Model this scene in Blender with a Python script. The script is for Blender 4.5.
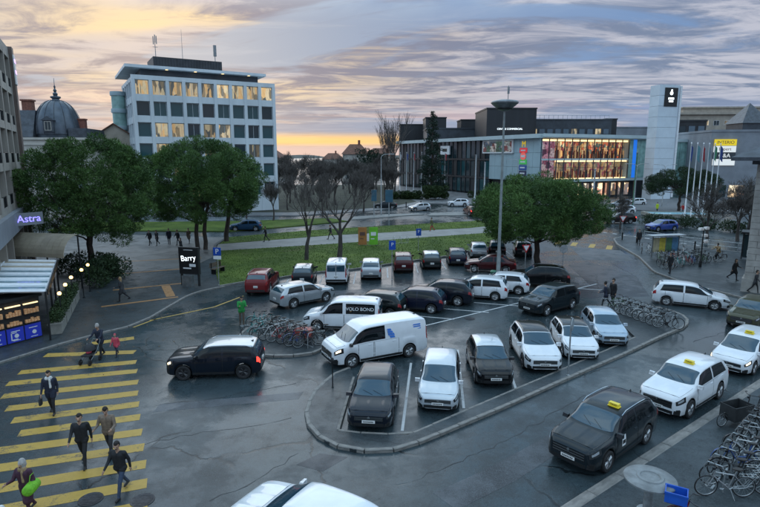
import bpy, bmesh, math, random
import numpy as np
from mathutils import Vector, Matrix

for _o in list(bpy.data.objects):
    bpy.data.objects.remove(_o)
scene = bpy.context.scene
COL = scene.collection
R = math.radians
PI = math.pi
rng = random.Random(7)

# ------------------------------------------------------------------ camera
cam = bpy.data.cameras.new('camera')
cam.sensor_width = 36.0
cam.lens = 26.0
cam.clip_start = 0.1
cam.clip_end = 12000
camo = bpy.data.objects.new('camera', cam)
COL.objects.link(camo)
camo.location = (0, 0, 10.0)
camo.rotation_euler = (R(90 - 10.1), 0, 0)
scene.camera = camo

# ------------------------------------------------------------------ light
SUN_AZ = -22.0      # degrees left of straight ahead (+Y)
SUN_EL = 16.0
world = bpy.data.worlds.new('World')
scene.world = world
world.use_nodes = True
def build_sky():
    nt = world.node_tree
    N = nt.nodes
    L = nt.links
    N.clear()
    def n(t, **k):
        x = N.new(t)
        for a, b in k.items():
            setattr(x, a, b)
        return x
    def m(op, a, b=None, c=None, clamp=False):
        x = n('ShaderNodeMath', operation=op, use_clamp=clamp)
        for i, q in enumerate((a, b, c)):
            if q is None:
                continue
            if isinstance(q, (int, float)):
                x.inputs[i].default_value = q
            else:
                L.new(q, x.inputs[i])
        return x.outputs[0]
    def mix(f, a, b):
        x = n('ShaderNodeMix', data_type='RGBA')
        if isinstance(f, (int, float)):
            x.inputs[0].default_value = f
        else:
            L.new(f, x.inputs[0])
        for i, q in ((6, a), (7, b)):
            if isinstance(q, tuple):
                x.inputs[i].default_value = (*q, 1)
            else:
                L.new(q, x.inputs[i])
        return x.outputs[2]
    def sm(v, a, b):
        x = n('ShaderNodeMapRange', interpolation_type='SMOOTHSTEP')
        L.new(v, x.inputs[0])
        x.inputs[1].default_value = a
        x.inputs[2].default_value = b
        return x.outputs[0]
    def noise(vec, scale, det=5, rough=.55, dist=0.0):
        x = n('ShaderNodeTexNoise')
        L.new(vec, x.inputs['Vector'])
        x.inputs['Scale'].default_value = scale
        x.inputs['Detail'].default_value = det
        x.inputs['Roughness'].default_value = rough
        x.inputs['Distortion'].default_value = dist
        return x.outputs[0]
    def mapping(vec, loc, rot, sc):
        x = n('ShaderNodeMapping')
        L.new(vec, x.inputs[0])
        x.inputs[1].default_value = loc
        x.inputs[2].default_value = rot
        x.inputs[3].default_value = sc
        return x.outputs[0]
    tc = n('ShaderNodeTexCoord')
    sep = n('ShaderNodeSeparateXYZ')
    L.new(tc.outputs['Generated'], sep.inputs[0])
    dx, dy, dz = sep.outputs
    el = m('MAXIMUM', dz, 0.0)
    # flat cloud layer seen in perspective
    den = m('ADD', el, 0.055)
    comb = n('ShaderNodeCombineXYZ')
    L.new(m('DIVIDE', dx, den), comb.inputs[0])
    L.new(m('DIVIDE', dy, den), comb.inputs[1])
    P = comb.outputs[0]
    az = m('ARCTAN2', dx, dy)                     # 0 ahead, + right
    warm = sm(m('ABSOLUTE', m('ADD', az, 0.38)), .90, 0.06)   # towards the low sun
    de = m('MULTIPLY', m('SUBTRACT', el, .185), 3.0)
    da = m('ADD', az, .27)
    near_sun = sm(m('SQRT', m('ADD', m('MULTIPLY', de, de), m('MULTIPLY', da, da))), .52, .05)
    wisp = noise(mapping(P, (1.3, 4.7, 0), (0, 0, R(-18)), (.42, .62, 1)), 1.0, 3, .55, .6)
    dens = noise(mapping(P, (3.1, 1.7, 0), (0, 0, R(20)), (.40, .52, 1)), 1.0, 6, .60, .9)
    shade = noise(mapping(P, (7.4, 2.2, 0), (0, 0, R(28)), (.80, 1.75, 1)), 1.0, 7, .64, 1.1)
    fine = noise(mapping(P, (1.4, 9.2, 0), (0, 0, R(-14)), (4.2, 8.4, 1)), 1.0, 2, .5, .3)
    mack_mask = m('MULTIPLY', sm(noise(mapping(P, (9.2, 5.0, 0), (0, 0, 0), (.20, .30, 1)), 1.0, 2), .44, .56), m('MULTIPLY', sm(el, .05, .09), sm(el, .24, .17)))
    lit = sm(m('ADD', m('MULTIPLY', shade, .68), m('MULTIPLY', dens, .32)), .43, .57)
    lit = m('ADD', lit, m('MULTIPLY', m('MULTIPLY', m('SUBTRACT', fine, .5), 1.5), mack_mask), clamp=True)
    warmn = m('MULTIPLY', near_sun, sm(wisp, .34, .58))
    bright = mix(warmn, mix(warm, (.38, .39, .46), (.41, .37, .385)), (.66, .49, .26))
    dark = mix(warm, (.135, .175, .27), (.165, .155, .215))
    gap = mix(warm, (.13, .225, .41), (.27, .32, .41))
    cloud = mix(lit, dark, bright)
    cloud = mix(m('MULTIPLY', sm(dens, .46, .36), .85), cloud, gap)
    # overhead the layer is thicker and neutral blue white
    high = mix(sm(noise(mapping(P, (0, 0, 0), (0, 0, 0), (1.3, 1.3, 1)), 1.0, 4, .6, .6), .38, .62), (.32, .53, .80), (.84, 1.08, 1.24))
    cloud = mix(sm(el, .21, .40), cloud, high)
    # low blue-grey bank with a glowing slot beneath it
    band_n = noise(mapping(tc.outputs['Generated'], (0, 0, 0), (0, 0, 0), (3.0, 3.0, 34.0)), 1.0, 5, .55, .5)
    bank = m('MULTIPLY', sm(el, .105, .045), sm(band_n, .42, .58))
    cloud = mix(m('MULTIPLY', bank, .85), cloud, mix(warm, (.17, .24, .39), (.22, .26, .36)))
    pink = m('MULTIPLY', m('MULTIPLY', sm(el, .13, .06), sm(el, .02, .06)), sm(band_n, .52, .38))
    cloud = mix(m('MULTIPLY', pink, .6), cloud, mix(warm, (.42, .36, .47), (.62, .42, .36)))
    glowaz = sm(m('ABSOLUTE', m('ADD', az, 0.13)), .55, .05)
    glow = m('MULTIPLY', m('MULTIPLY', sm(el, .044, .028), sm(el, .010, .024)), glowaz)
    cloud = mix(m('MULTIPLY', glow, .9), cloud, (.80, .49, .17))
    low = m('MULTIPLY', sm(el, .024, .010), m('MULTIPLY_ADD', glowaz, .6, .35))
    cloud = mix(low, cloud, mix(glowaz, (.36, .39, .50), (.55, .41, .38)))
    sky = n('ShaderNodeTexSky', sky_type='NISHITA', sun_disc=False)
    sky.sun_elevation = R(SUN_EL)
    sky.sun_rotation = R(SUN_AZ)
    sky.altitude = 400
    sky.air_density = 1.3
    sky.dust_density = 2.0
    b1 = n('ShaderNodeBackground')
    L.new(sky.outputs[0], b1.inputs[0])
    b1.inputs[1].default_value = 0.06
    b2 = n('ShaderNodeBackground')
    L.new(cloud, b2.inputs[0])
    b2.inputs[1].default_value = 1.0
    ms = n('ShaderNodeMixShader')
    ms.inputs[0].default_value = 0.93
    L.new(b1.outputs[0], ms.inputs[1])
    L.new(b2.outputs[0], ms.inputs[2])
    out = n('ShaderNodeOutputWorld')
    L.new(ms.outputs[0], out.inputs[0])
build_sky()
world.cycles.sampling_method = 'MANUAL'
world.cycles.sample_map_resolution = 512

sun = bpy.data.lights.new('sun', 'SUN')
sun.energy = 0.5
sun.angle = R(60)
sun.color = (1.0, .97, .94)
suno = bpy.data.objects.new('sun', sun)
COL.objects.link(suno)
_sd = Vector((math.sin(R(SUN_AZ)) * math.cos(R(SUN_EL)), math.cos(R(SUN_AZ)) * math.cos(R(SUN_EL)), math.sin(R(SUN_EL))))
suno.rotation_euler = _sd.to_track_quat('Z', 'Y').to_euler()

scene.render.engine = 'CYCLES'
scene.view_settings.view_transform = 'Standard'
scene.view_settings.look = 'None'
scene.view_settings.exposure = 0.5
scene.view_settings.gamma = 1.0
scene.view_settings.use_curve_mapping = False
scene.cycles.max_bounces = 5
scene.cycles.diffuse_bounces = 2
scene.cycles.glossy_bounces = 3
scene.cycles.transmission_bounces = 2
scene.cycles.transparent_max_bounces = 4
scene.render.resolution_x = 1024
scene.render.resolution_y = 683
# ------------------------------------------------------------------ materials
MATS = {}
def nodes_of(name):
    mt = bpy.data.materials.new(name)
    mt.use_nodes = True
    nt = mt.node_tree
    return mt, nt, nt.nodes['Principled BSDF']
def setp(p, rough=.6, metal=0., coat=0., spec=.5, emit=None, es=0.):
    p.inputs['Roughness'].default_value = rough
    p.inputs['Metallic'].default_value = metal
    p.inputs['Coat Weight'].default_value = coat
    p.inputs['Coat Roughness'].default_value = .04
    p.inputs['Specular IOR Level'].default_value = spec
    if emit:
        p.inputs['Emission Color'].default_value = (*emit, 1)
        p.inputs['Emission Strength'].default_value = es
def nd(nt, t, ins=None, **k):
    x = nt.nodes.new(t)
    for a, b in k.items():
        setattr(x, a, b)
    for a, b in (ins or {}).items():
        if hasattr(b, 'is_linked'):
            nt.links.new(b, x.inputs[a])
        else:
            x.inputs[a].default_value = b
    return x
def math_n(nt, op, a, b=0.5, c=None, clamp=False):
    ins = {0: a, 1: b}
    if c is not None:
        ins[2] = c
    return nd(nt, 'ShaderNodeMath', ins, operation=op, use_clamp=clamp).outputs[0]
def mixc(nt, f, a, b, blend='MIX'):
    x = nt.nodes.new('ShaderNodeMix')
    x.data_type = 'RGBA'
    x.blend_type = blend
    for i, q in ((0, f), (6, a), (7, b)):
        if hasattr(q, 'is_linked'):
            nt.links.new(q, x.inputs[i])
        elif isinstance(q, (int, float)):
            x.inputs[i].default_value = q
        else:
            x.inputs[i].default_value = (*q, 1)
    return x.outputs[2]
def smooth(nt, v, a, b, lo=0., hi=1.):
    x = nd(nt, 'ShaderNodeMapRange', {0: v, 1: a, 2: b, 3: lo, 4: hi}, interpolation_type='SMOOTHSTEP')
    return x.outputs[0]
def noise_n(nt, vec, scale, det=4., rough=.55, dist=0.):
    x = nd(nt, 'ShaderNodeTexNoise', {'Vector': vec, 'Scale': scale, 'Detail': det, 'Roughness': rough, 'Distortion': dist})
    return x.outputs[0]
def mat(name, col=(.5, .5, .5), rough=.6, metal=0., coat=0., spec=.5, emit=None, es=0., var=0., vs=3., bump=0., bs=30., world=False, rvar=0., stretch=None):
    """plain surface whose colour, gloss and relief vary a little with position"""
    if name in MATS:
        return MATS[name]
    mt, nt, p = nodes_of(name)
    setp(p, rough, metal, coat, spec, emit, es)
    p.inputs['Base Color'].default_value = (*col, 1)
    mt.diffuse_color = (*col, 1)
    if var or bump or rvar:
        if world:
            pos = nd(nt, 'ShaderNodeNewGeometry').outputs['Position']
        else:
            pos = nd(nt, 'ShaderNodeTexCoord').outputs['Object']
        if stretch:
            pos = nd(nt, 'ShaderNodeMapping', {0: pos, 3: stretch}).outputs[0]
        nz = noise_n(nt, pos, vs, 6., .6)
        if var:
            f = smooth(nt, nz, .3, .7)
            c = mixc(nt, f, tuple(max(0, x * (1 - var)) for x in col), tuple(min(1, x * (1 + var)) for x in col))
            nt.links.new(c, p.inputs['Base Color'])
        if rvar:
            nt.links.new(smooth(nt, nz, .3, .7, max(.02, rough - rvar), min(1, rough + rvar)), p.inputs['Roughness'])
        if bump:
            nb = noise_n(nt, pos, bs, 3.)
            b = nd(nt, 'ShaderNodeBump', {'Height': nb, 'Strength': bump, 'Distance': .02})
            nt.links.new(b.outputs[0], p.inputs['Normal'])
    MATS[name] = mt
    return mt
def paint(name, col, metal=.0):
    """car paint under clear lacquer with a little road dirt"""
    if name in MATS:
        return MATS[name]
    mt, nt, p = nodes_of(name)
    setp(p, .30, metal, 1.0, .5 if max(col) > .2 else .15)
    p.inputs['Coat Roughness'].default_value = .05
    if max(col) < .2:
        p.inputs['Coat IOR'].default_value = 1.42
        p.inputs['Coat Weight'].default_value = .75
        p.inputs['Coat Roughness'].default_value = .02
    tc = nd(nt, 'ShaderNodeTexCoord').outputs['Object']
    sp = nd(nt, 'ShaderNodeSeparateXYZ', {0: tc})
    nz = noise_n(nt, tc, 5., 6., .65)
    low = smooth(nt, sp.outputs[2], .55, .2)
    f = math_n(nt, 'MULTIPLY', math_n(nt, 'MULTIPLY', low, smooth(nt, nz, .35, .65)), .55)
    fine = noise_n(nt, tc, 1.7, 3.)
    base = mixc(nt, smooth(nt, fine, .3, .7), tuple(c * .95 for c in col), tuple(min(1, c * 1.04) for c in col))
    nt.links.new(mixc(nt, f, base, (.12, .11, .10) if max(col) > .2 else (.022, .024, .026)), p.inputs['Base Color'])
    nt.links.new(math_n(nt, 'MULTIPLY_ADD', f, .5, .025), p.inputs['Coat Roughness'])
    MATS[name] = mt
    return mt
def asphalt(name, base, wet=.5, crack=1., scale=1.):
    if name in MATS:
        return MATS[name]
    mt, nt, p = nodes_of(name)
    setp(p, .5, 0., 0., .34)
    pos = nd(nt, 'ShaderNodeNewGeometry').outputs['Position']
    a = noise_n(nt, pos, .13 * scale, 4., .6, .5)
    b = noise_n(nt, pos, .9 * scale, 5., .68, .3)
    c = noise_n(nt, pos, 26., 3., .6)
    tone = math_n(nt, 'ADD', math_n(nt, 'MULTIPLY', a, .55), math_n(nt, 'MULTIPLY', b, .45))
    f = smooth(nt, tone, .36, .64)
    col = mixc(nt, f, tuple(x * .40 for x in base), tuple(x * 1.75 for x in base))
    d = noise_n(nt, pos, 6.5, 4., .7)
    col = mixc(nt, math_n(nt, 'MULTIPLY', smooth(nt, d, .48, .72), .5), col, tuple(x * 2.1 for x in base))
    col = mixc(nt, math_n(nt, 'MULTIPLY', smooth(nt, c, .35, .7), .5), col, tuple(x * 2.4 for x in base))
    col = mixc(nt, math_n(nt, 'MULTIPLY', smooth(nt, d, .44, .30), .6), col, tuple(x * .35 for x in base))
    # cracks: edges of large warped cells, only here and there
    wv = nd(nt, 'ShaderNodeTexNoise', {'Vector': pos, 'Scale': .7, 'Detail': 5.})
    warp = nd(nt, 'ShaderNodeVectorMath', {0: wv.outputs[1], 1: (1.6, 1.6, 0.)}, operation='MULTIPLY').outputs[0]
    wpos = nd(nt, 'ShaderNodeVectorMath', {0: pos, 1: warp}, operation='ADD').outputs[0]
    vo = nd(nt, 'ShaderNodeTexVoronoi', {'Vector': wpos, 'Scale': .21}, feature='DISTANCE_TO_EDGE')
    line = smooth(nt, vo.outputs['Distance'], .011, .002)
    msk = smooth(nt, noise_n(nt, pos, .22, 3.), .47, .58)
    ck = math_n(nt, 'MULTIPLY', math_n(nt, 'MULTIPLY', line, msk), .85 * crack)
    col = mixc(nt, ck, col, tuple(x * .22 for x in base))
    nt.links.new(col, p.inputs['Base Color'])
    # damp film: smooth where water stands, rough where it has dried
    wn = noise_n(nt, pos, .10, 5., .6, .8)
    wf = smooth(nt, math_n(nt, 'ADD', math_n(nt, 'MULTIPLY', wn, .6), math_n(nt, 'MULTIPLY', b, .4)), .40, .60)
    rgh = smooth(nt, wf, 0., 1., .62 - .28 * wet, .50 - .42 * wet)
    nt.links.new(rgh, p.inputs['Roughness'])
    bmp = nd(nt, 'ShaderNodeBump', {'Height': math_n(nt, 'SUBTRACT', math_n(nt, 'MULTIPLY', c, .35), ck), 'Strength': .32, 'Distance': .02})
    nt.links.new(bmp.outputs[0], p.inputs['Normal'])
    MATS[name] = mt
    return mt
def worn_paint(name, col, under, amt=.5):
    if name in MATS:
        return MATS[name]
    mt, nt, p = nodes_of(name)
    setp(p, .55)
    pos = nd(nt, 'ShaderNodeNewGeometry').outputs['Position']
    n1 = noise_n(nt, pos, 1.3, 8., .72, .4)
    n2 = noise_n(nt, pos, 22., 3., .6)
    w = smooth(nt, math_n(nt, 'ADD', math_n(nt, 'MULTIPLY', n1, .75), math_n(nt, 'MULTIPLY', n2, .25)), .50 + .12 * (1 - amt), .60 + .12 * (1 - amt))
    c = mixc(nt, smooth(nt, n1, .3, .6), tuple(x * .82 for x in col), col)
    nt.links.new(mixc(nt, math_n(nt, 'MULTIPLY', w, .85), c, under), p.inputs['Base Color'])
    MATS[name] = mt
    return mt
def foliage(name, dark, light, sc=.5):
    if name in MATS:
        return MATS[name]
    mt, nt, p = nodes_of(name)
    setp(p, .6, spec=.25)
    tc = nd(nt, 'ShaderNodeTexCoord').outputs['Object']
    g = nd(nt, 'ShaderNodeNewGeometry')
    nz = noise_n(nt, tc, sc, 4., .6)
    f = math_n(nt, 'ADD', math_n(nt, 'MULTIPLY', smooth(nt, nz, .3, .7), .6), math_n(nt, 'MULTIPLY', g.outputs['Random Per Island'], .4))
    nt.links.new(mixc(nt, f, dark, light), p.inputs['Base Color'])
    p.inputs['Transmission Weight'].default_value = 0.
    MATS[name] = mt
    return mt
def lit_interior(name, cols, strength, sx=1.2, sz=.5, dark=.25):
    """lit shop or office seen through its glass: goods and fittings in blocks of colour"""
    if name in MATS:
        return MATS[name]
    mt, nt, p = nodes_of(name)
    setp(p, .25, spec=.5)
    tc = nd(nt, 'ShaderNodeNewGeometry').outputs['Position']
    mp = nd(nt, 'ShaderNodeMapping', {0: tc, 3: (sx, sx, sz)}).outputs[0]
    vo = nd(nt, 'ShaderNodeTexVoronoi', {'Vector': mp, 'Scale': 1.0, 'Randomness': 1.0}, feature='F1', distance='CHEBYCHEV')
    ramp = nt.nodes.new('ShaderNodeValToRGB')
    cr = ramp.color_ramp
    cr.interpolation = 'CONSTANT'
    while len(cr.elements) < len(cols):
        cr.elements.new(.5)
    for i, c in enumerate(cols):
        cr.elements[i].position = i / len(cols)
        cr.elements[i].color = (*c, 1)
    sepc = nd(nt, 'ShaderNodeSeparateColor', {0: vo.outputs['Color']})
    nt.links.new(sepc.outputs[0], ramp.inputs[0])
    nz = noise_n(nt, mp, 2.5, 4., .6)
    col = mixc(nt, math_n(nt, 'MULTIPLY_ADD', smooth(nt, nz, .35, .60), 1 - dark, dark), (.05, .035, .02), ramp.outputs[0])
    rnd = nd(nt, 'ShaderNodeObjectInfo').outputs['Random']
    nt.links.new(col, p.inputs['Emission Color'])
    nt.links.new(math_n(nt, 'MULTIPLY_ADD', rnd, strength * .75, strength * .45), p.inputs['Emission Strength'])
    p.inputs['Base Color'].default_value = (.02, .02, .02, 1)
    MATS[name] = mt
    return mt

ASPH = asphalt('asphalt_road', (.025, .036, .041), .88)
mat('pavement', (.13, .135, .14), .55, var=.35, vs=.6, bump=.3, bs=40, world=True, rvar=.18)
asphalt('asphalt_walk', (.030, .038, .042), .35, .5)
asphalt('asphalt_patch', (.019, .024, .030), .5, .2)
asphalt('asphalt_old', (.046, .053, .060), .35, .8)
mat('kerb_granite', (.20, .19, .175), .6, var=.35, vs=2.2, bump=.4, bs=60)
mat('path_gravel', (.20, .20, .19), .7, var=.18, vs=.5, bump=.3, bs=30, world=True)
mat('plaza_slab', (.15, .145, .14), .45, var=.3, vs=.7, bump=.2, bs=25, world=True, rvar=.15)
mat('soil', (.05, .04, .03), .9, var=.4, vs=1.5, world=True)
worn_paint('paint_yellow', (.47, .295, .050), (.04, .046, .052), .85)
worn_paint('paint_white', (.55, .56, .56), (.05, .055, .06), .55)
worn_paint('paint_orange', (.38, .19, .07), (.07, .06, .055), .6)
mat('iron', (.06, .06, .065), .5, .7, var=.3, vs=9)
mat('dark_metal', (.025, .028, .03), .45, .5, var=.3, vs=3)
mat('grey_metal', (.24, .26, .27), .4, .6, var=.2, vs=3)
mat('light_metal', (.50, .53, .55), .35, .6, var=.15, vs=3)
mat('galvanised', (.40, .43, .44), .42, .7, var=.25, vs=6)
mat('white_paint', (.74, .76, .78), .45, var=.08, vs=3)
mat('black', (.010, .011, .012), .5)
mat('rubber', (.016, .016, .017), .75, var=.3, vs=12)
mat('trim_black', (.018, .019, .02), .5, var=.25, vs=8)
mat('chrome', (.55, .56, .57), .15, 1.0)
mat('alloy', (.42, .43, .44), .3, .85, var=.15, vs=9)
mat('alloy_dark', (.07, .07, .075), .35, .7)
mat('car_glass', (.018, .055, .082), .025, 0., 0., 1.0)  # blue in the base colour stands in for sky reflected in the windscreen
mat('side_glass', (.005, .008, .010), .04, 0., 0., .35)
mat('lamp_bezel', (.03, .033, .036), .15, .2, coat=1.)
mat('plate', (.75, .75, .73), .4)
mat('tail_red', (.30, .010, .012), .15, coat=1.)
mat('tail_lit', (.4, .02, .02), .2, emit=(1, .06, .04), es=1.6)
mat('headlamp', (.50, .54, .57), .12, .4, coat=1.)
mat('headlamp_lit', (.9, .85, .7), .1, emit=(1, .80, .45), es=3.0)
mat('indicator', (.6, .22, .03), .2)
mat('taxi_yellow', (.62, .50, .03), .3, emit=(1, .85, .08), es=.08)
mat('logo_blue', (.02, .16, .55), .4)
mat('sign_blue', (.01, .07, .38), .35)
mat('sign_white', (.75, .77, .78), .4)
mat('sign_red', (.45, .02, .02), .4)

# ------------------------------------------------------------------ mesh and object helpers
class MB:
    def __init__(self):
        self.v = []
        self.f = []
        self.m = []
    def add(self, vs, fs, m=0):
        o = len(self.v)
        self.v += [tuple(p) for p in vs]
        self.f += [tuple(i + o for i in q) for q in fs]
        self.m += [m] * len(fs)
    def box(self, x, y, z, sx, sy, sz, rz=0., m=0, top=1.):
        """box centred at x,y with its base at z"""
        c, s = math.cos(rz), math.sin(rz)
        vs = []
        for k, zz in ((1., z), (top, z + sz)):
            for a, b in ((-1, -1), (1, -1), (1, 1), (-1, 1)):
                px, py = a * sx / 2 * k, b * sy / 2 * k
                vs.append((x + c * px - s * py, y + s * px + c * py, zz))
        self.add(vs, [(3, 2, 1, 0), (4, 5, 6, 7), (0, 1, 5, 4), (1, 2, 6, 5), (2, 3, 7, 6), (3, 0, 4, 7)], m)
        return self
    def b2(self, x0, x1, y0, y1, z0, z1, m=0):
        return self.box((x0 + x1) / 2, (y0 + y1) / 2, z0, abs(x1 - x0), abs(y1 - y0), z1 - z0, 0, m)
    def prism(self, poly, z0, z1, m=0):
        n = len(poly)
        ar = sum(poly[i][0] * poly[(i + 1) % n][1] - poly[(i + 1) % n][0] * poly[i][1] for i in range(n))
        if ar < 0:
            poly = poly[::-1]
        vs = [(p[0], p[1], z0) for p in poly] + [(p[0], p[1], z1) for p in poly]
        fs = [tuple(range(n - 1, -1, -1)), tuple(range(n, 2 * n))]
        fs += [(i, (i + 1) % n, n + (i + 1) % n, n + i) for i in range(n)]
        self.add(vs, fs, m)
        return self
    def tube(self, pts, rad, n=6, m=0, cap=True):
        pts = [Vector(p) for p in pts]
        if not hasattr(rad, '__len__'):
            rad = [rad] * len(pts)
        vs = []
        up = None
        for i, p in enumerate(pts):
            d = (pts[min(i + 1, len(pts) - 1)] - pts[max(i - 1, 0)])
            d = d.normalized() if d.length > 1e-9 else Vector((0, 0, 1))
            if up is None:
                up = Vector((0, 0, 1)) if abs(d.z) < .9 else Vector((1, 0, 0))
            a = d.cross(up)
            if a.length < 1e-6:
                a = d.orthogonal()
            a.normalize()
            b = d.cross(a)
            up = a.cross(d)
            for k in range(n):
                t = 2 * PI * k / n
                vs.append(p + (a * math.cos(t) + b * math.sin(t)) * rad[i])
        fs = []
        for i in range(len(pts) - 1):
            for k in range(n):
                k2 = (k + 1) % n
                fs.append((i * n + k, (i + 1) * n + k, (i + 1) * n + k2, i * n + k2))
        if cap:
            fs.append(tuple(range(n)))
            fs.append(tuple(range(len(pts) * n - 1, (len(pts) - 1) * n - 1, -1)))
        self.add(vs, fs, m)
        return self
    def lathe(self, prof, n=16, m=0, c=(0, 0, 0), axis='z'):
        vs = []
        for r, z in prof:
            for k in range(n):
                t = 2 * PI * k / n
                q = (r * math.cos(t), r * math.sin(t), z)
                if axis == 'y':
                    q = (q[0], q[2], q[1])
                elif axis == 'x':
                    q = (q[2], q[0], q[1])
                vs.append((q[0] + c[0], q[1] + c[1], q[2] + c[2]))
        fs = []
        for i in range(len(prof) - 1):
            for k in range(n):
                k2 = (k + 1) % n
                q = (i * n + k, i * n + k2, (i + 1) * n + k2, (i + 1) * n + k)
                fs.append(q if axis != 'y' else q[::-1])
        if prof[0][0] > 1e-6:
            fs.append(tuple(range(n))[::-1] if axis != 'y' else tuple(range(n)))
        if prof[-1][0] > 1e-6:
            q = tuple(range((len(prof) - 1) * n, len(prof) * n))
            fs.append(q if axis != 'y' else q[::-1])
        self.add(vs, fs, m)
        return self
    def mesh(self, name, mats, smooth=None):
        me = bpy.data.meshes.new(name)
        me.from_pydata(self.v, [], self.f)
        for q in mats:
            me.materials.append(MATS[q] if isinstance(q, str) else q)
        if len(mats) > 1:
            me.polygons.foreach_set('material_index', self.m)
        if smooth is not None:
            me.polygons.foreach_set('use_smooth', [True] * len(me.polygons))
            me.set_sharp_from_angle(angle=R(smooth))
        me.update()
        return me

def ob(name, me, parent=None, loc=(0, 0, 0), rot=(0, 0, 0), scale=None, mats=None):
    o = bpy.data.objects.new(name, me)
    COL.objects.link(o)
    if parent is not None:
        o.parent = parent
    o.location = loc
    o.rotation_euler = rot if hasattr(rot, '__len__') else (0, 0, rot)
    if scale is not None:
        o.scale = scale if hasattr(scale, '__len__') else (scale,) * 3
    if mats:
        for i, q in enumerate(mats):
            if q is not None:
                o.material_slots[i].link = 'OBJECT'
                o.material_slots[i].material = MATS[q] if isinstance(q, str) else q
    return o
def tag(o, label=None, cat=None, group=None, kind=None):
    for k, v in (('label', label), ('category', cat), ('group', group), ('kind', kind)):
        if v:
            o[k] = v
    return o
def thing(name, label, cat, loc=(0, 0, 0), rz=0., group=None):
    o = bpy.data.objects.new(name, None)
    o.empty_display_size = .3
    COL.objects.link(o)
    o.location = loc
    o.rotation_euler = (0, 0, rz)
    return tag(o, label, cat, group)
def struct(name, me, parent=None, **k):
    o = ob(name, me, parent, **k)
    o['kind'] = 'structure'
    return o
def copy_tree(o, parent=None):
    c = o.copy()
    COL.objects.link(c)
    if parent is not None:
        c.parent = parent
    for ch in o.children:
        copy_tree(ch, c)
    return c
ORD = ['first', 'second', 'third', 'fourth', 'fifth', 'sixth', 'seventh', 'eighth', 'ninth', 'tenth', 'eleventh', 'twelfth', 'thirteenth', 'fourteenth', 'fifteenth', 'sixteenth']
TEXTS = []
def text(body, size, m, parent, loc, rot, name='lettering', depth=.01, align='CENTER', sx=1.):
    """raised letters, turned into a mesh at the end"""
    cu = bpy.data.curves.new(name, 'FONT')
    cu.body = body
    cu.size = size
    cu.extrude = depth
    cu.align_x = align
    cu.align_y = 'CENTER'
    o = bpy.data.objects.new(name, cu)
    COL.objects.link(o)
    if parent is not None:
        o.parent = parent
    o.location = loc
    o.rotation_euler = rot
    o.scale = (sx, 1, 1)
    cu.materials.append(MATS[m])
    TEXTS.append(o)
    return o
def pchip(tab):
    xs = np.array([a for a, b in tab], float)
    ys = np.array([b for a, b in tab], float)
    h = np.diff(xs)
    d = np.diff(ys) / h
    mm = np.zeros(len(xs))
    for i in range(1, len(xs) - 1):
        if d[i - 1] * d[i] > 0:
            w1 = 2 * h[i] + h[i - 1]
            w2 = h[i] + 2 * h[i - 1]
            mm[i] = (w1 + w2) / (w1 / d[i - 1] + w2 / d[i])
    mm[0], mm[-1] = d[0], d[-1]
    def f(x):
        x = min(max(x, xs[0]), xs[-1])
        i = int(min(max(np.searchsorted(xs, x) - 1, 0), len(xs) - 2))
        t = (x - xs[i]) / h[i]
        return float((2*t**3 - 3*t*t + 1) * ys[i] + (t**3 - 2*t*t + t) * h[i] * mm[i] + (-2*t**3 + 3*t*t) * ys[i+1] + (t**3 - t*t) * h[i] * mm[i+1])
    return f
# ------------------------------------------------------------------ ground, pavements, markings
def chaikin(p, it=2, closed=True):
    for _ in range(it):
        q = []
        n = len(p)
        for i in range(n if closed else n - 1):
            a, b = p[i], p[(i + 1) % n]
            q.append((a[0] * .75 + b[0] * .25, a[1] * .75 + b[1] * .25))
            q.append((a[0] * .25 + b[0] * .75, a[1] * .25 + b[1] * .75))
        if not closed:
            q = [p[0]] + q + [p[-1]]
        p = q
    return p
def plan_mesh(name, poly, z0, z1, m):
    return MB().prism(poly, z0, z1).mesh(name, [m])

g_ = MB()
g_.add([(-2500, -200, 0), (2500, -200, 0), (2500, 4500, 0), (-2500, 4500, 0)], [(0, 1, 2, 3)])
road = struct('road', g_.mesh('road', [ASPH]))

_st = MB()
_b = .012
_st.add([(-.5, -.5, 0), (.5, -.5, 0), (.5, .5, 0), (-.5, .5, 0),
         (-.5, -.5, .85), (.5, -.5, .85), (.5, .5, .85), (-.5, .5, .85),
         (-.485, -.40, 1), (.485, -.40, 1), (.485, .40, 1), (-.485, .40, 1)],
        [(0, 1, 5, 4), (1, 2, 6, 5), (2, 3, 7, 6), (3, 0, 4, 7), (4, 5, 9, 8), (5, 6, 10, 9), (6, 7, 11, 10), (7, 4, 8, 11), (8, 9, 10, 11)])
KERB_ME = _st.mesh('kerb_stone', ['kerb_granite'])
def kerb(parent, pts, closed=False, w=.17, h=.13, L=1.0, z=0., maxd=75):
    """row of single kerb stones with open joints along a line"""
    seg = []
    n = len(pts)
    # walk along the line in steps of about L
    P = [Vector((*p, 0)) for p in pts] + ([Vector((*pts[0], 0))] if closed else [])
    cum = [0.]
    for i in range(len(P) - 1):
        cum.append(cum[-1] + (P[i + 1] - P[i]).length)
    k = max(1, round(cum[-1] / L))
    def at(s):
        i = 0
        while i < len(P) - 2 and cum[i + 1] < s:
            i += 1
        t = (s - cum[i]) / max(1e-9, cum[i + 1] - cum[i])
        return P[i].lerp(P[i + 1], t)
    for i in range(k):
        a, b = at(cum[-1] * i / k), at(cum[-1] * (i + 1) / k)
        c = (a + b) / 2
        d = b - a
        if c.y > maxd:
            continue
        ob('kerb_stone', KERB_ME, parent, (c.x, c.y, z), (0, 0, math.atan2(d.y, d.x) + rng.uniform(-.006, .006)),
           (d.length - .018, w, h + rng.uniform(-.006, .006)))

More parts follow.
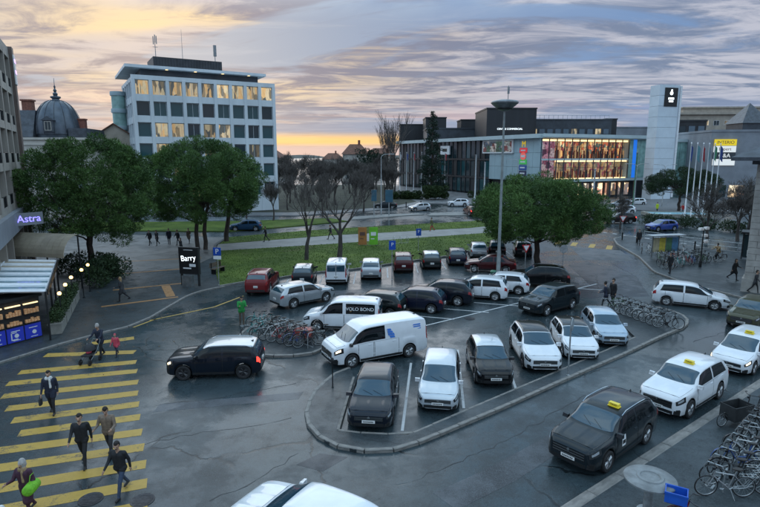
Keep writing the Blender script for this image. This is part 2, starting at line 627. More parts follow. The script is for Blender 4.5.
# central parking island: kerbed strip with a rounded nose and a wide end that carries the bike rack
outer = [(-1.45, 24.7), (-2.12, 23.93), (-2.75, 22.3), (-2.95, 20.4), (-2.6, 18.9), (-1.9, 17.85), (-.9, 17.3), (.3, 17.3), (1.4, 17.9),
         (4.79, 20.49), (8.04, 23.14), (12.11, 26.36), (15.6, 29.29), (17.7, 30.9), (18.7, 32.0), (19.15, 33.2), (18.9, 34.6), (17.9, 35.9), (16.4, 36.3), (14.9, 35.6)]
inner = [(14.55, 33.0), (14.15, 29.15), (12.9, 28.05), (8.6, 24.5), (4.6, 21.25), (1.0, 18.3), (-1.55, 18.55), (-1.2, 23.6)]
isl = struct('parking_island', plan_mesh('parking_island', outer + inner, -.05, .115, 'asphalt_walk'))
kerb(isl, outer)
kerb(isl, inner[1:], w=.12, h=.122, L=1.0)
# small island with the hire and private bikes
bi = [(-7.9, 29.2), (-7.6, 27.7), (-6.9, 26.75), (-5.9, 26.35), (-4.4, 26.3), (-3.2, 26.8), (-2.7, 28.0), (-2.9, 29.3), (-4.0, 30.0), (-6.9, 31.9), (-7.7, 31.2)]
bik = struct('bicycle_island', plan_mesh('bicycle_island', chaikin(bi, 1), -.05, .115, 'asphalt_walk'))
kerb(bik, chaikin(bi, 1), True)
# left pavement, plaza and terrace ground
lk = [(-26, 9), (-18.6, 25.4), (-17.4, 27.75), (-16.2, 29.6), (-14.9, 31.2), (-14.35, 33.0), (-14.1, 36.5), (-13.9, 38.6), (-13.2, 40.2), (-12.0, 41.4)]
left_pav = struct('pavement_left', plan_mesh('pavement_left', lk + [(-14.05, 45.7), (-16.3, 53.6), (-17.4, 57), (-18.5, 61.3), (-18.8, 67.2), (-45, 72), (-80, 72), (-80, 9)], -.05, .085, 'asphalt_walk'))
kerb(left_pav, lk, w=.16, h=.10)
plaza = struct('plaza', plan_mesh('plaza', [(-17.2, 47.5), (-16.6, 53.6), (-17.7, 57), (-18.8, 61.3), (-19.1, 66.9), (-45, 71.6), (-45, 60), (-27, 54), (-23.5, 46.5)], .05, .095, 'plaza_slab'))
# right pavement with the bike stands
rk = [(31.0, 68.5), (28.4, 66), (27.0, 61.6), (25.8, 53.6), (23.8, 46.6), (24.2, 42), (26.0, 37.2), (27.5, 33.5), (30, 31)]
rpav = struct('pavement_right', plan_mesh('pavement_right', rk + [(90, 30.5), (90, 40), (60, 45), (44, 51.5), (38, 56), (34.5, 60.5)], -.05, .115, 'asphalt_walk'))
kerb(rpav, rk)
kerb(rpav, [(31.0, 68.5), (34.5, 60.5), (38, 56), (44, 51.5)], maxd=70)
# pavement in the lower right corner behind a broad granite edge
bk = [(-3.4, 7.45), (5.64, 14.34), (11.4, 18.74), (16.83, 22.92), (24.5, 28.8)]
bpav = struct('pavement_front', plan_mesh('pavement_front', bk + [(30, 29.6), (45, 29.6), (45, 4), (-3.4, 4)], -.05, .10, 'asphalt_walk'))
kerb(bpav, bk, w=.36, h=.12, L=1.5)
# traffic islands far ahead
for k, (poly) in enumerate([[(-4.5, 86), (-1, 88.5), (5, 92.5), (7.5, 93.5), (6.5, 95.5), (1, 94), (-4.5, 90)],
                            [(8, 92), (20, 93), (31, 95), (30, 99), (16, 98), (9, 96)]]):
    struct('traffic_island', plan_mesh('traffic_island', poly, -.05, .12, 'path_gravel'))

def lawn_mat():
    mt, nt, p = nodes_of('lawn')
    setp(p, .85, spec=.15)
    pos = nd(nt, 'ShaderNodeNewGeometry').outputs['Position']
    a = noise_n(nt, pos, .25, 6., .65)
    b = noise_n(nt, pos, 9., 4., .7)
    f = smooth(nt, math_n(nt, 'ADD', math_n(nt, 'MULTIPLY', a, .6), math_n(nt, 'MULTIPLY', b, .4)), .36, .64)
    soil = smooth(nt, noise_n(nt, pos, .16, 5., .7, 1.2), .57, .68)
    nt.links.new(mixc(nt, math_n(nt, 'MULTIPLY', soil, .6), mixc(nt, f, (.036, .066, .012), (.115, .160, .032)), (.085, .075, .035)), p.inputs['Base Color'])
    bp = nd(nt, 'ShaderNodeBump', {'Height': b, 'Strength': .8, 'Distance': .06})
    nt.links.new(bp.outputs[0], p.inputs['Normal'])
    MATS['lawn'] = mt
lawn_mat()
lawnA = [(-12.4, 41.3), (-11, 42.6), (-8.8, 43.8), (-6, 46.3), (-3.4, 47.2), (-.7, 48.8), (2, 51), (4.6, 52.7), (7.2, 54.5), (10, 58.2), (12.5, 60), (16, 66), (17, 72.5), (11.5, 69.6), (2.4, 65.4), (-5.7, 61.6), (-17.3, 57), (-16.2, 53.6), (-13.95, 45.7)]
lawnB = [(-18.3, 61.6), (-6.2, 68.6), (12.4, 75.8), (17.4, 79.4), (15.5, 85), (13.9, 83.7), (-2.8, 76.6), (-10.6, 72.5), (-18.6, 67)]
struct('lawn', plan_mesh('lawn', lawnA, -.05, .13, 'lawn'))
struct('lawn', plan_mesh('lawn', lawnB, -.05, .13, 'lawn'))
pth = [(-17.35, 57.05), (-5.75, 61.65), (2.35, 65.45), (11.45, 69.65), (17.05, 72.6), (22, 75.6), (22.5, 81.5), (17.5, 79.3), (12.45, 75.7), (-6.15, 68.5), (-18.35, 61.5)]
struct('path', plan_mesh('path', pth, -.05, .11, 'path_gravel'))
lkb = struct('lawn_edging', MB().tube([(p[0], p[1], .06) for p in lawnA[:12]], .03, 5).mesh('lawn_edging', ['kerb_granite']))
kerb(lkb, lawnA[:12], w=.14, h=.15)
struct('lawn', plan_mesh('lawn', [(-45, 73.5), (-20, 72.5), (-12, 78), (-5, 84), (-8, 88), (-22, 84), (-45, 82)], -.05, .13, 'lawn'))
struct('pavement_far', plan_mesh('pavement_far', [(-60, 90), (-14, 92), (-2, 100), (4, 107), (10, 116), (34, 112), (50, 100), (62, 96), (75, 82), (100, 80), (100, 100), (70, 132), (36, 121), (6, 184), (-60, 130)], -.05, .12, 'pavement'))

mat('park_soil', (.030, .034, .020), .9, var=.5, vs=.4, bump=.4, bs=6, world=True)
struct('park_ground', plan_mesh('park_ground', [(-62, 97), (-16, 97), (-4, 103), (3, 110), (8, 120), (4, 150), (4, 190), (-62, 190)], .05, .135, 'park_soil'))
def inside(p, poly):
    c = False
    n = len(poly)
    for i in range(n):
        a, b = poly[i], poly[(i + 1) % n]
        if (a[1] > p[1]) != (b[1] > p[1]) and p[0] < (b[0] - a[0]) * (p[1] - a[1]) / (b[1] - a[1]) + a[0]:
            c = not c
    return c
gm = MB()
for poly, cnt in ((lawnA, 11000), (lawnB, 5000)):
    xs = [p[0] for p in poly]
    ys = [p[1] for p in poly]
    k = 0
    while k < cnt:
        x, y = rng.uniform(min(xs), max(xs)), rng.uniform(min(ys), max(ys))
        if not inside((x, y), poly):
            continue
        k += 1
        a = rng.uniform(0, 2 * PI)
        w, hh = rng.uniform(.02, .05), rng.uniform(.05, .13)
        dx, dy = math.cos(a) * w, math.sin(a) * w
        gm.add([(x - dx, y - dy, .125), (x + dx, y + dy, .125), (x + rng.uniform(-.05, .05), y + rng.uniform(-.05, .05), .125 + hh)], [(0, 1, 2)])
foliage('grass_blade', (.035, .070, .012), (.13, .19, .04), .4)
tag(ob('grass', gm.mesh('grass', ['grass_blade'])), 'short green grass growing on the park lawns', 'grass', kind='stuff')

# painted markings: thin sheets of paint just above the asphalt
def strip(a, b, w, z=.006, m='paint_white'):
    a, b = Vector((*a, 0)), Vector((*b, 0))
    d = (b - a).normalized()
    n = Vector((-d.y, d.x, 0)) * w / 2
    mb = MB()
    vs = [a - n, b - n, b + n, a + n]
    mb.add([(p.x, p.y, z) for p in vs] + [(p.x, p.y, z - .004) for p in vs], [(0, 1, 2, 3), (0, 4, 5, 1), (1, 5, 6, 2), (2, 6, 7, 3), (3, 7, 4, 0)])
    return mb.mesh('stripe', [m])
zb = thing('pedestrian_crossing', 'wide worn yellow zebra crossing in the lower left corner', 'crossing')
rgt = [(-13.71, 29.29), (-12.68, 27.07), (-12.01, 25.68), (-11.46, 24.53), (-10.86, 23.25), (-10.36, 22.09), (-9.86, 21.03), (-9.33, 19.9), (-8.75, 18.72), (-8.23, 17.66), (-7.71, 16.59), (-7.23, 15.52), (-6.75, 14.4)]
lft = [(-15.6, 28.35), (-17.04, 26.6), (-16.9, 24.35), (-16.6, 23.05), (-15.95, 21.75), (-15.0, 20.6), (-14.1, 19.6), (-13.2, 18.6), (-13.3, 17.35), (-13.2, 16.1), (-12.9, 14.8), (-12.5, 13.6), (-12.0, 12.5)]
for a, b in zip(rgt, lft):
    ob('stripe', strip(a, b, .54, .006, 'paint_yellow'), zb)
zr = thing('pedestrian_crossing', 'small faded yellow zebra crossing on the side street near the pine', 'crossing')
for x, y in ((20.7, 63.2), (22.2, 62.1), (23.8, 60.9), (25.3, 59.8)):
    ob('stripe', strip((x - .5, y - 1.1), (x + .7, y + 1.4), .6, .006, 'paint_yellow'), zr)
pk = thing('parking_bay_marking', 'white bay lines painted between the nose-out cars on the island row', 'road marking')
for k in range(6):
    o = (2.55 * (k - 1), 1.85 * (k - 1))
    ob('line', strip((4.07 + o[0], 27.4 + o[1]), (3.37 + o[0], 20.65 + o[1]), .11), pk)
pk2 = thing('parking_bay_marking', 'white bay lines between the slanted cars of the middle row', 'road marking')
for k in range(7):
    o = (2.45 * (k - 1), 1.5 * (k - 1))
    ob('line', strip((4.6 + o[0], 32.85 + o[1]), (1.6 + o[0], 33.8 + o[1]), .11), pk2)
ob('line', strip((2.2, 31.15), (17.2, 42.4), .11, .011), pk2)
pk3 = thing('parking_bay_marking', 'white bay lines of the back row along the lawn', 'road marking')
for x, y in ((-7.5, 42.2), (-4.8, 43.8), (-2.1, 44.8), (.65, 47), (3.3, 49), (5.9, 50.5), (8.6, 53), (11, 55.2), (13.4, 56)):
    ob('line', strip((x, y - 2.4), (x, y + 1.8), .11), pk3)
yl = thing('road_line', 'yellow edge line beside the plaza kerb', 'road marking')
for a, b in (((-14.2, 32.6), (-11.1, 35.7)), ((-11.1, 35.75), (-9.9, 38.6))):
    ob('line', strip(a, b, .14, .006, 'paint_yellow'), yl)
ob('line', strip((-14.6, 31.2), (-13.95, 32.9), .12, .006, 'paint_yellow'), yl)
dl = thing('road_line', 'white dashes across the side street by the right pavement', 'road marking')
for k in range(9):
    x, y = 29.6 + .62 * k * 1.25, 72.3 - 1.05 * k * 1.25
    ob('dash', strip((x, y), (x + .32, y - .55), .3), dl)
dl2 = thing('road_line', 'white dashed lane line on the main road behind the far lawn', 'road marking')
for k in range(14):
    x, y = -22 + 3.6 * k, 81 + 1.35 * k
    if not (-5.5 < x < 8):
        ob('dash', strip((x, y), (x + 1.7, y + .64), .16), dl2)
# pale strips set in the plaza, one orange bay
pl = thing('plaza_strip', 'pale bands inlaid across the dark plaza paving', 'paving band')
for a, b in (((-18.6, 35.4), (-14.4, 38.0)), ((-20.0, 40.0), (-14.9, 42.6)), ((-22.6, 45.5), (-16.6, 48.3)), ((-24.6, 51.2), (-17.6, 53.2))):
    ob('band', strip(a, b, .28, .101 if a[1] > 45 else .092, 'paint_orange'), pl)
ob('orange_bay', strip((-16.6, 41.4), (-14.95, 38.1), .62, .097, 'paint_orange'), pl)
# asphalt repairs and iron covers
def patch(poly, m, label):
    o = struct('asphalt_repair', plan_mesh('asphalt_repair', poly, -.02, .003, m))
    return o
patch([(-2.75, 16.55), (-2.05, 17.25), (-1.1, 17.0), (-1.85, 16.15)], 'asphalt_patch', '')
patch([(-9.0, 20.3), (-3.4, 21.5), (-3.3, 22.2), (-9.0, 21.0)], 'asphalt_old', '')
patch([(2.2, 14.2), (4.2, 15.6), (7.6, 18.6), (7.0, 19.2), (3.6, 16.4), (1.6, 15.0)], 'asphalt_old', '')
patch([(-6.2, 38.4), (4.0, 40.6), (10.5, 46), (9.4, 46.9), (3.3, 41.8), (-6.4, 39.4)], 'asphalt_old', '')
patch([(13.0, 37.8), (19.5, 38.5), (21.5, 45), (20, 52), (17.5, 50), (16.5, 42)], 'asphalt_patch', '')
patch([(19.8, 52.5), (24.6, 52.0), (25.8, 58), (21.2, 60.4)], 'asphalt_old', '')
mh = MB()
mh.lathe([(0, 0), (.32, 0), (.345, .0), (.345, .012), (.31, .012), (.30, .007), (.0, .007)], 28)
for k in range(-3, 4):
    w = math.sqrt(max(0, .28 ** 2 - (k * .08) ** 2)) * 2
    mh.box(0, k * .08, .006, w, .03, .006)
MH = mh.mesh('manhole_cover', ['iron'], 40)
for (x, y), lb in zip([(-8.55, 14.7), (-7.0, 14.65), (5.6, 33.0), (-2.2, 39.2), (9.6, 28.6)],
                      ['round iron manhole cover on the lowest crossing stripe', 'iron manhole cover just right of the crossing near the bottom edge',
                       'iron manhole cover in the aisle by the middle parking row', 'iron manhole cover on the wet asphalt behind the back cars', 'iron manhole cover in the aisle behind the island row']):
    tag(ob('manhole_cover', MH, None, (x, y, .004)), lb, 'manhole cover')

# tar seams and long cracks in the carriageway
mat('tar', (.013, .016, .019), .5, var=.3, vs=6)
rs = random.Random(31)
for pts, w_ in (([(-9.2, 20.9), (-7.0, 21.5), (-5.2, 22.4), (-3.4, 23.3)], .05), ([(-9.0, 17.6), (-6.5, 18.7), (-4.2, 19.3), (-3.0, 20.0)], .035), ([(-5.0, 14.6), (-3.6, 16.0), (-2.6, 17.6)], .04),
                ([(1.0, 15.6), (3.6, 17.4), (6.2, 19.6), (9.0, 22.2)], .035), ([(-13.0, 30.6), (-10.6, 32.8), (-8.6, 36.4), (-8.2, 38.4)], .05), ([(6.0, 30.8), (9.0, 33.0), (13.0, 36.6), (16.5, 40.5), (18.5, 46)], .05),
                ([(-2.6, 37.2), (2.0, 39.6), (6.0, 43.2)], .05), ([(-9.8, 24.8), (-10.6, 27.6), (-11.6, 29.4)], .04), ([(17.0, 28.6), (20.0, 30.4), (22.5, 34.0)], .045), ([(20.0, 40.5), (21.5, 45), (22.0, 52.0)], .06)):
    L_, Rr = [], []
    for i in range(len(pts) - 1):
        a, b = Vector((*pts[i], 0)), Vector((*pts[i + 1], 0))
        n = max(3, int((b - a).length / .35))
        nr = Vector((-(b - a).y, (b - a).x, 0)).normalized()
        for k in range(n):
            q = a.lerp(b, k / n) + nr * rs.uniform(-.10, .10)
            ww = w_ * rs.choice([.08, .2, .3, .45, .6])
            L_.append(q + nr * ww)
            Rr.append(q - nr * ww)
    m_ = MB()
    for q, r_ in zip(L_, Rr):
        m_.v += [(q.x, q.y, .0045), (r_.x, r_.y, .0045)]
    m_.f = [(2 * i, 2 * i + 1, 2 * i + 3, 2 * i + 2) for i in range(len(L_) - 1)]
    m_.m = [0] * len(m_.f)
    ob('tar_seam', m_.mesh('tar_seam', ['tar']), road)
# fallen leaves and litter on the asphalt
lv = MB()
for _ in range(1500):
    q = rs.random()
    if q < .55:
        x, y = rs.gauss(-17, 3.5), rs.gauss(39, 7)
        z = .10
        if not inside((x, y), lk + [(-14.05, 45.7), (-16.3, 53.6), (-45, 72), (-80, 9)]):
            z = .006
    else:
        x, y = rs.uniform(-8, 20), rs.uniform(40, 60)
        z = .135 if inside((x, y), lawnA) else .006
    a, s_ = rs.uniform(0, 6.3), rs.uniform(.03, .07)
    c_, d_ = math.cos(a) * s_, math.sin(a) * s_
    lv.add([(x - c_, y - d_, z + .004), (x + d_ * .5, y - c_ * .5, z + .02), (x + c_, y + d_, z + .006), (x - d_ * .5, y + c_ * .5, z + .004)], [(0, 1, 2, 3)])
mat('leaf_brown', (.12, .075, .03), .8, var=.4, vs=2)
tag(ob('fallen_leaves', lv.mesh('fallen_leaves', ['leaf_brown'])), 'brown fallen leaves scattered over plaza, lawn and parking', 'leaves', kind='stuff')
# ------------------------------------------------------------------ buildings
mat('office_white', (.60, .66, .70), .55, var=.10, vs=.35, bump=.08, bs=8, stretch=(1, 1, .25))
mat('office_frame', (.50, .56, .60), .4, var=.1, vs=1.2)
mat('roof_dark', (.035, .037, .042), .6, var=.3, vs=.6)
mat('teal_glass', (.28, .46, .43), .15, var=.25, vs=.6)
mat('stucco_cream', (.50, .47, .42), .75, var=.15, vs=.5, bump=.15, bs=20)
mat('stucco_beige', (.40, .35, .29), .75, var=.15, vs=.6, bump=.15, bs=20)
mat('stucco_grey', (.24, .26, .29), .7, var=.15, vs=.3)
mat('pilaster_brown', (.13, .095, .08), .6, var=.2, vs=1.)
mat('concrete_beige', (.36, .33, .29), .7, var=.2, vs=.8, stretch=(1, 1, .3))
mat('slate', (.060, .070, .085), .45, var=.35, vs=1.2, bump=.4, bs=9)
mat('zinc', (.085, .105, .13), .35, .4, var=.25, vs=.9)
mat('brick_red', (.22, .085, .06), .8, var=.3, vs=4)
mat('tile_roof', (.16, .075, .05), .8, var=.35, vs=2.)
mat('wall_black', (.022, .024, .028), .55, var=.3, vs=.3, stretch=(1, 1, .15))
mat('wall_dark', (.045, .055, .068), .5, var=.3, vs=.4)
mat('cladding_pale', (.36, .48, .52), .35, var=.08, vs=.3)
mat('fascia', (.48, .58, .60), .4, var=.06, vs=.4)
mat('tower_panel', (.60, .68, .74), .35, var=.07, vs=.35)
mat('stone_pale', (.34, .32, .29), .75, var=.2, vs=1.1, bump=.35, bs=14)
mat('mortar', (.16, .15, .14), .9)
mat('awning_beige', (.42, .36, .27), .8, var=.12, vs=1.2)
mat('pane_dark', (.015, .035, .042), .08, spec=.6)
mat('pane_teal', (.02, .075, .085), .08, spec=.6)
mat('pane_sky', (.10, .15, .19), .06, spec=.7)
mat('glass_roof', (.20, .30, .34), .08, spec=.7, var=.3, vs=1.2)
mat('glow_warm', (.8, .6, .3), .4, emit=(1, .60, .20), es=3.2)
mat('glow_soft', (.8, .7, .5), .4, emit=(1, .72, .35), es=1.1)
mat('glow_purple', (.2, .2, .6), .4, emit=(.22, .20, 1.0), es=1.6)
mat('glow_pink', (.6, .4, .7), .4, emit=(.75, .45, 1.0), es=1.1)
mat('glow_white', (.8, .8, .8), .4, emit=(.85, .95, 1.0), es=1.2)
mat('glow_blue', (.02, .15, .6), .2, emit=(.02, .20, .85), es=.45)
lit_interior('lit_office', [(1, .66, .30), (.9, .78, .5), (.45, .36, .22), (1, .82, .52), (.30, .26, .18), (.12, .14, .14)], .46, 2.0, .5, .80)
lit_interior('lit_shop', [(1, .55, .20), (.7, .16, .07), (1, .78, .42), (.22, .15, .10), (.8, .42, .2), (.10, .16, .14), (.25, .06, .06)], .60, 1.8, 1.2, .68)
lit_interior('lit_lower', [(.75, .5, .25), (.4, .12, .15), (.5, .42, .28), (.22, .2, .16), (.55, .33, .15)], .42, 1.6, 1.2, .6)
lit_interior('lit_ground', [(1, .7, .4), (.6, .3, .2), (1, .85, .6), (.2, .15, .1), (.12, .1, .1)], 1.3, .8, .6, .5)
lit_interior('poster_pink', [(.95, .45, .62), (.6, .18, .3), (1, .78, .85), (.15, .05, .12), (.75, .35, .5)], .45, .8, .8, .35)
lit_interior('poster_mixed', [(.55, .65, .7), (.1, .18, .3), (.3, .1, .12), (.75, .78, .8), (.08, .2, .15)], .35, .6, .9, .1)

mat('sgn_ink', (.12, .06, .05), .5)
WINC = {}
def win(parent, x, y, z, w, h, pane='pane_dark', frame='office_frame', bars=(1, 0), rz=0., t=.07, sill=None, bw=None):
    """window: a frame with its pane as sub-part; x,y is the middle of its foot, seen from -y"""
    key = (round(w, 2), round(h, 2), bars, t)
    if key not in WINC:
        f = MB()
        f.b2(-w/2, -w/2 + t, -.05, .05, 0, h).b2(w/2 - t, w/2, -.05, .05, 0, h).b2(-w/2 + t, w/2 - t, -.05, .05, 0, t).b2(-w/2 + t, w/2 - t, -.05, .05, h - t, h)
        for i in range(bars[0]):
            xx = -w/2 + w * (i + 1) / (bars[0] + 1)
            f.b2(xx - t * .35, xx + t * .35, -.045, .04, t, h - t)
        for i in range(bars[1]):
            zz = h * (i + 1) / (bars[1] + 1)
            f.b2(-w/2 + t, w/2 - t, -.042, .04, zz - t * .35, zz + t * .35)
        p = MB()
        p.b2(-w/2 + t*.5, w/2 - t*.5, -.012, .012, t*.5, h - t*.5)
        WINC[key] = (f.mesh('window', [frame]), p.mesh('pane', ['pane_dark']))
    fm, pm = WINC[key]
    o = ob('window', fm, parent, (x, y, z), (0, 0, rz), mats=[frame])
    ob('pane', pm, o, mats=[pane])
    return o

# --- white office block
of = thing('office_block', 'white gridded office block with lit top floor windows behind the pines', 'building', (-39.2, 90.5, 0), R(30))
W_, D_, NF, NC = 23.2, 18., 6, 9
pw = W_ / NC
fz = [3.0 + 3.34 * i for i in range(NF)]
w = MB()
w.b2(.3, W_ - .3, .45, D_, 0, 22.6)
for i in range(NC + 1):
    w.b2(i * pw - .26, i * pw + .26, -.06, .449, 0, 22.2)
for i in range(NF):
    w.b2(-.2, W_ + .2, .02, .448, fz[i] - (1.02 if i else 3.0), fz[i])
w.b2(-.255, W_ + .255, .015, .445, fz[-1] + 2.3, 22.7)
for j in range(6):
    w.b2(-.06, .298, j * D_/6 - .2 + .5, j * D_/6 + .2 + .5, 0, 22.25)
for i in range(NF):
    w.b2(.0, .297, .6, D_ - .2, fz[i] - (1.05 if i else 3.0), fz[i])
w.b2(.01, .296, .46, D_ - .1, fz[-1] + 2.3, 22.65)
ob('wall', w.mesh('wall', ['office_white']), of)
lit_rows = {5: set(range(9)), 4: set(), 3: {1, 2, 4, 5}, 2: {1, 4, 5, 7}, 1: {2, 6}, 0: {3}}
for r_ in range(NF):
    for c_ in range(NC):
        lit = c_ in lit_rows[r_]
        win(of, (c_ + .5) * pw, .36, fz[r_], pw - .56, 2.28, 'lit_office' if lit else ('pane_teal' if (r_ * 5 + c_ * 3) % 4 else 'pane_dark'), 'office_frame', (1 if c_ % 2 else 0, 0))
for r_ in range(NF):
    for c_ in range(6):
        win(of, .2, .5 + (c_ + .5) * D_/6, fz[r_], D_/6 - .7, 2.2, 'pane_sky', 'office_white', (2, 0), -PI/2)
rf = ob('roof', MB().b2(-.9, W_ - .9, 1.2, D_ + .5, 24.0, 24.45).mesh('roof', ['office_white']), of)
ob('upper_storey', MB().b2(1.5, W_ - 2.0, 2.6, D_ - 1.5, 22.6, 24.0).mesh('upper_storey', ['wall_dark']), of)
for k in range(8):
    ob('ceiling_lamp', MB().b2(3 + k * 2.3, 3.4 + k * 2.3, 1.5, 1.9, 23.94, 23.99).mesh('ceiling_lamp', ['glow_soft' if k % 2 else 'office_white']), of)
ph = MB()
ph.b2(4.0, 15.5, 5, 12, 24.4, 26.5)
for k in range(24):
    ph.b2(4.1 + k * .475, 4.3 + k * .475, 4.92, 5.0, 24.55, 26.4)
ob('roof_plant', ph.mesh('roof_plant', ['roof_dark']), of)
a = MB()
a.tube([(4.6, 6, 26.4), (4.6, 6, 30.2)], .06, 5).box(4.35, 6, 28.6, .14, .1, 1.3).box(4.85, 6, 28.7, .14, .1, 1.3).box(4.6, 5.8, 28.9, .14, .1, 1.2)
a.tube([(4.2, 6, 28.2), (5.0, 6, 28.2)], .04, 5)
ob('antenna_mast', a.mesh('antenna_mast', ['grey_metal']), of)
ob('whip_antenna', MB().tube([(9, 6, 26.4), (9, 6, 31.5)], [.05, .02], 5).mesh('whip_antenna', ['grey_metal']), of)
ob('antenna_mast', MB().tube([(14.6, 6, 26.4), (14.6, 6, 28.2)], .07, 5).box(14.6, 6, 27.5, .5, .35, 1.9).mesh('antenna_mast', ['grey_metal']), of)

gs = thing('glass_annex', 'pale green glass stair tower with rounded floor bands beside the white office', 'building', (-46.6, 101.0, 0), R(30))
g1 = MB()
for k in range(7):
    z = k * 2.95
    g1.lathe([(1.15, z + .5), (1.15, z + 2.75)], 20)
ob('glazing', g1.mesh('glazing', ['teal_glass'], 30), gs)
for k in range(8):
    ob('floor_band', MB().lathe([(1.3, k * 2.95 - .2 if k else 0), (1.34, k * 2.95 + .1), (1.3, k * 2.95 + .52)], 20).mesh('floor_band', ['cladding_pale'], 30), gs)

# --- domed corner house
dh = thing('domed_house', 'cream corner house with a slate dome and finial', 'building', (-50.6, 86, 0), R(8))
w = MB()
w.b2(-7.2, 5.0, 0, 9, 0, 12.4)
w.b2(-7.45, 5.25, -.25, 9.2, 12.4, 12.75)
w.b2(-7.35, 5.15, -.15, 9.1, 11.6, 11.85)
ob('wall', w.mesh('wall', ['stucco_cream']), dh)
for fl in range(3):
    for k in range(6):
        win(dh, -6.2 + k * 2.05, .0, 1.4 + fl * 3.6, 1.15, 2.0, 'pane_dark' if (k + fl) % 3 else 'pane_sky', 'white_paint', (1, 1))
rm = MB()
rm.prism([(-7.2, 0), (-2.2, 0), (-2.2, 9), (-7.2, 9)], 12.75, 12.8)
rm.add([(-7.3, -.1, 12.8), (-2.4, -.1, 12.8), (-2.4, 9, 12.8), (-7.3, 9, 12.8), (-6.2, 1.6, 16.9), (-2.4, 1.6, 16.9), (-2.4, 7.4, 16.9), (-6.2, 7.4, 16.9)],
       [(0, 1, 5, 4), (1, 2, 6, 5), (2, 3, 7, 6), (3, 0, 4, 7), (4, 5, 6, 7)])
rm.b2(2.5, 5.1, .5, 8.6, 12.75, 14.2)
rfo = ob('roof', rm.mesh('roof', ['slate']), dh)
ob('chimney', MB().b2(-4.9, -3.5, 3, 4.2, 16.6, 18.4).b2(-5.05, -3.35, 2.85, 4.35, 18.4, 18.65).mesh('chimney', ['brick_red']), rfo)
ob('chimney', MB().b2(3.1, 4.1, 3, 4, 14.0, 15.6).b2(3.0, 4.2, 2.9, 4.1, 15.6, 15.8).mesh('chimney', ['brick_red']), rfo)
prof = [(3.25, 12.75), (3.3, 13.2)] + [(3.15 * math.cos(t * PI / 2) ** .9 + .28, 13.3 + 5.3 * math.sin(t * PI / 2)) for t in [i / 14 for i in range(14)]] + [(.62, 18.55), (.5, 18.8), (.75, 18.95), (.75, 19.15), (.3, 19.3)]
dm = ob('dome', MB().lathe(prof, 28, 0, (0, 3.4, 0)).mesh('dome', ['zinc'], 40), dh)
for k in range(14):
    t = 2 * PI * k / 14
    ob('rib', MB().tube([(math.cos(t) * (r + .02), 3.4 + math.sin(t) * (r + .02), z) for r, z in prof[1:16]], .055, 4).mesh('rib', ['slate']), dm)
ob('finial', MB().lathe([(.3, 19.3), (.38, 19.6), (.16, 19.85), (.28, 20.1), (.09, 20.4), (.16, 20.65), (.05, 20.9), (.03, 21.9), (.0, 22.0)], 10, 0, (0, 3.4, 0)).mesh('finial', ['zinc'], 40), dm)
dn = MB().b2(-.75, .75, -.35, 2.2, 13.6, 15.3)
dn.add([(-.95, -.5, 15.3), (.95, -.5, 15.3), (.95, 2.2, 15.3), (-.95, 2.2, 15.3), (0, -.5, 15.95), (0, 2.2, 15.95)], [(0, 1, 4), (1, 2, 5, 4), (2, 3, 5), (3, 0, 4, 5)])
do = ob('dormer', dn.mesh('dormer', ['slate']), dh)
win(dh, 0, -.36, 13.8, .95, 1.35, 'pane_dark', 'stucco_cream', (1, 0))

gh = thing('gabled_house', 'pale house with a low tiled gable between dome and office', 'building', (-47.2, 99, 0), R(20))
w = MB().b2(-3, 3.5, 0, 8, 0, 13.2)
w.add([(-3, 0, 13.2), (3.5, 0, 13.2), (.25, 0, 15.4), (-3, 8, 13.2), (3.5, 8, 13.2), (.25, 8, 15.4)], [(0, 1, 2), (3, 5, 4)])
ob('wall', w.mesh('wall', ['stucco_beige']), gh)
w = MB()
for s in (-1, 1):
    xe = .25 + s * 3.65
    w.add([(xe, -.4, 13.0), (.25, -.4, 15.45), (.25, 8.4, 15.45), (xe, 8.4, 13.0), (xe, -.4, 13.2), (.25, -.4, 15.65), (.25, 8.4, 15.65), (xe, 8.4, 13.2)],
          [(0, 1, 2, 3), (4, 5, 6, 7), (0, 1, 5, 4), (2, 3, 7, 6), (0, 3, 7, 4)])
ob('roof', w.mesh('roof', ['tile_roof']), gh)
for k in range(3):
    win(gh, -2 + k * 2, 0, 9.6, 1.0, 1.7, 'pane_dark', 'white_paint', (1, 0))

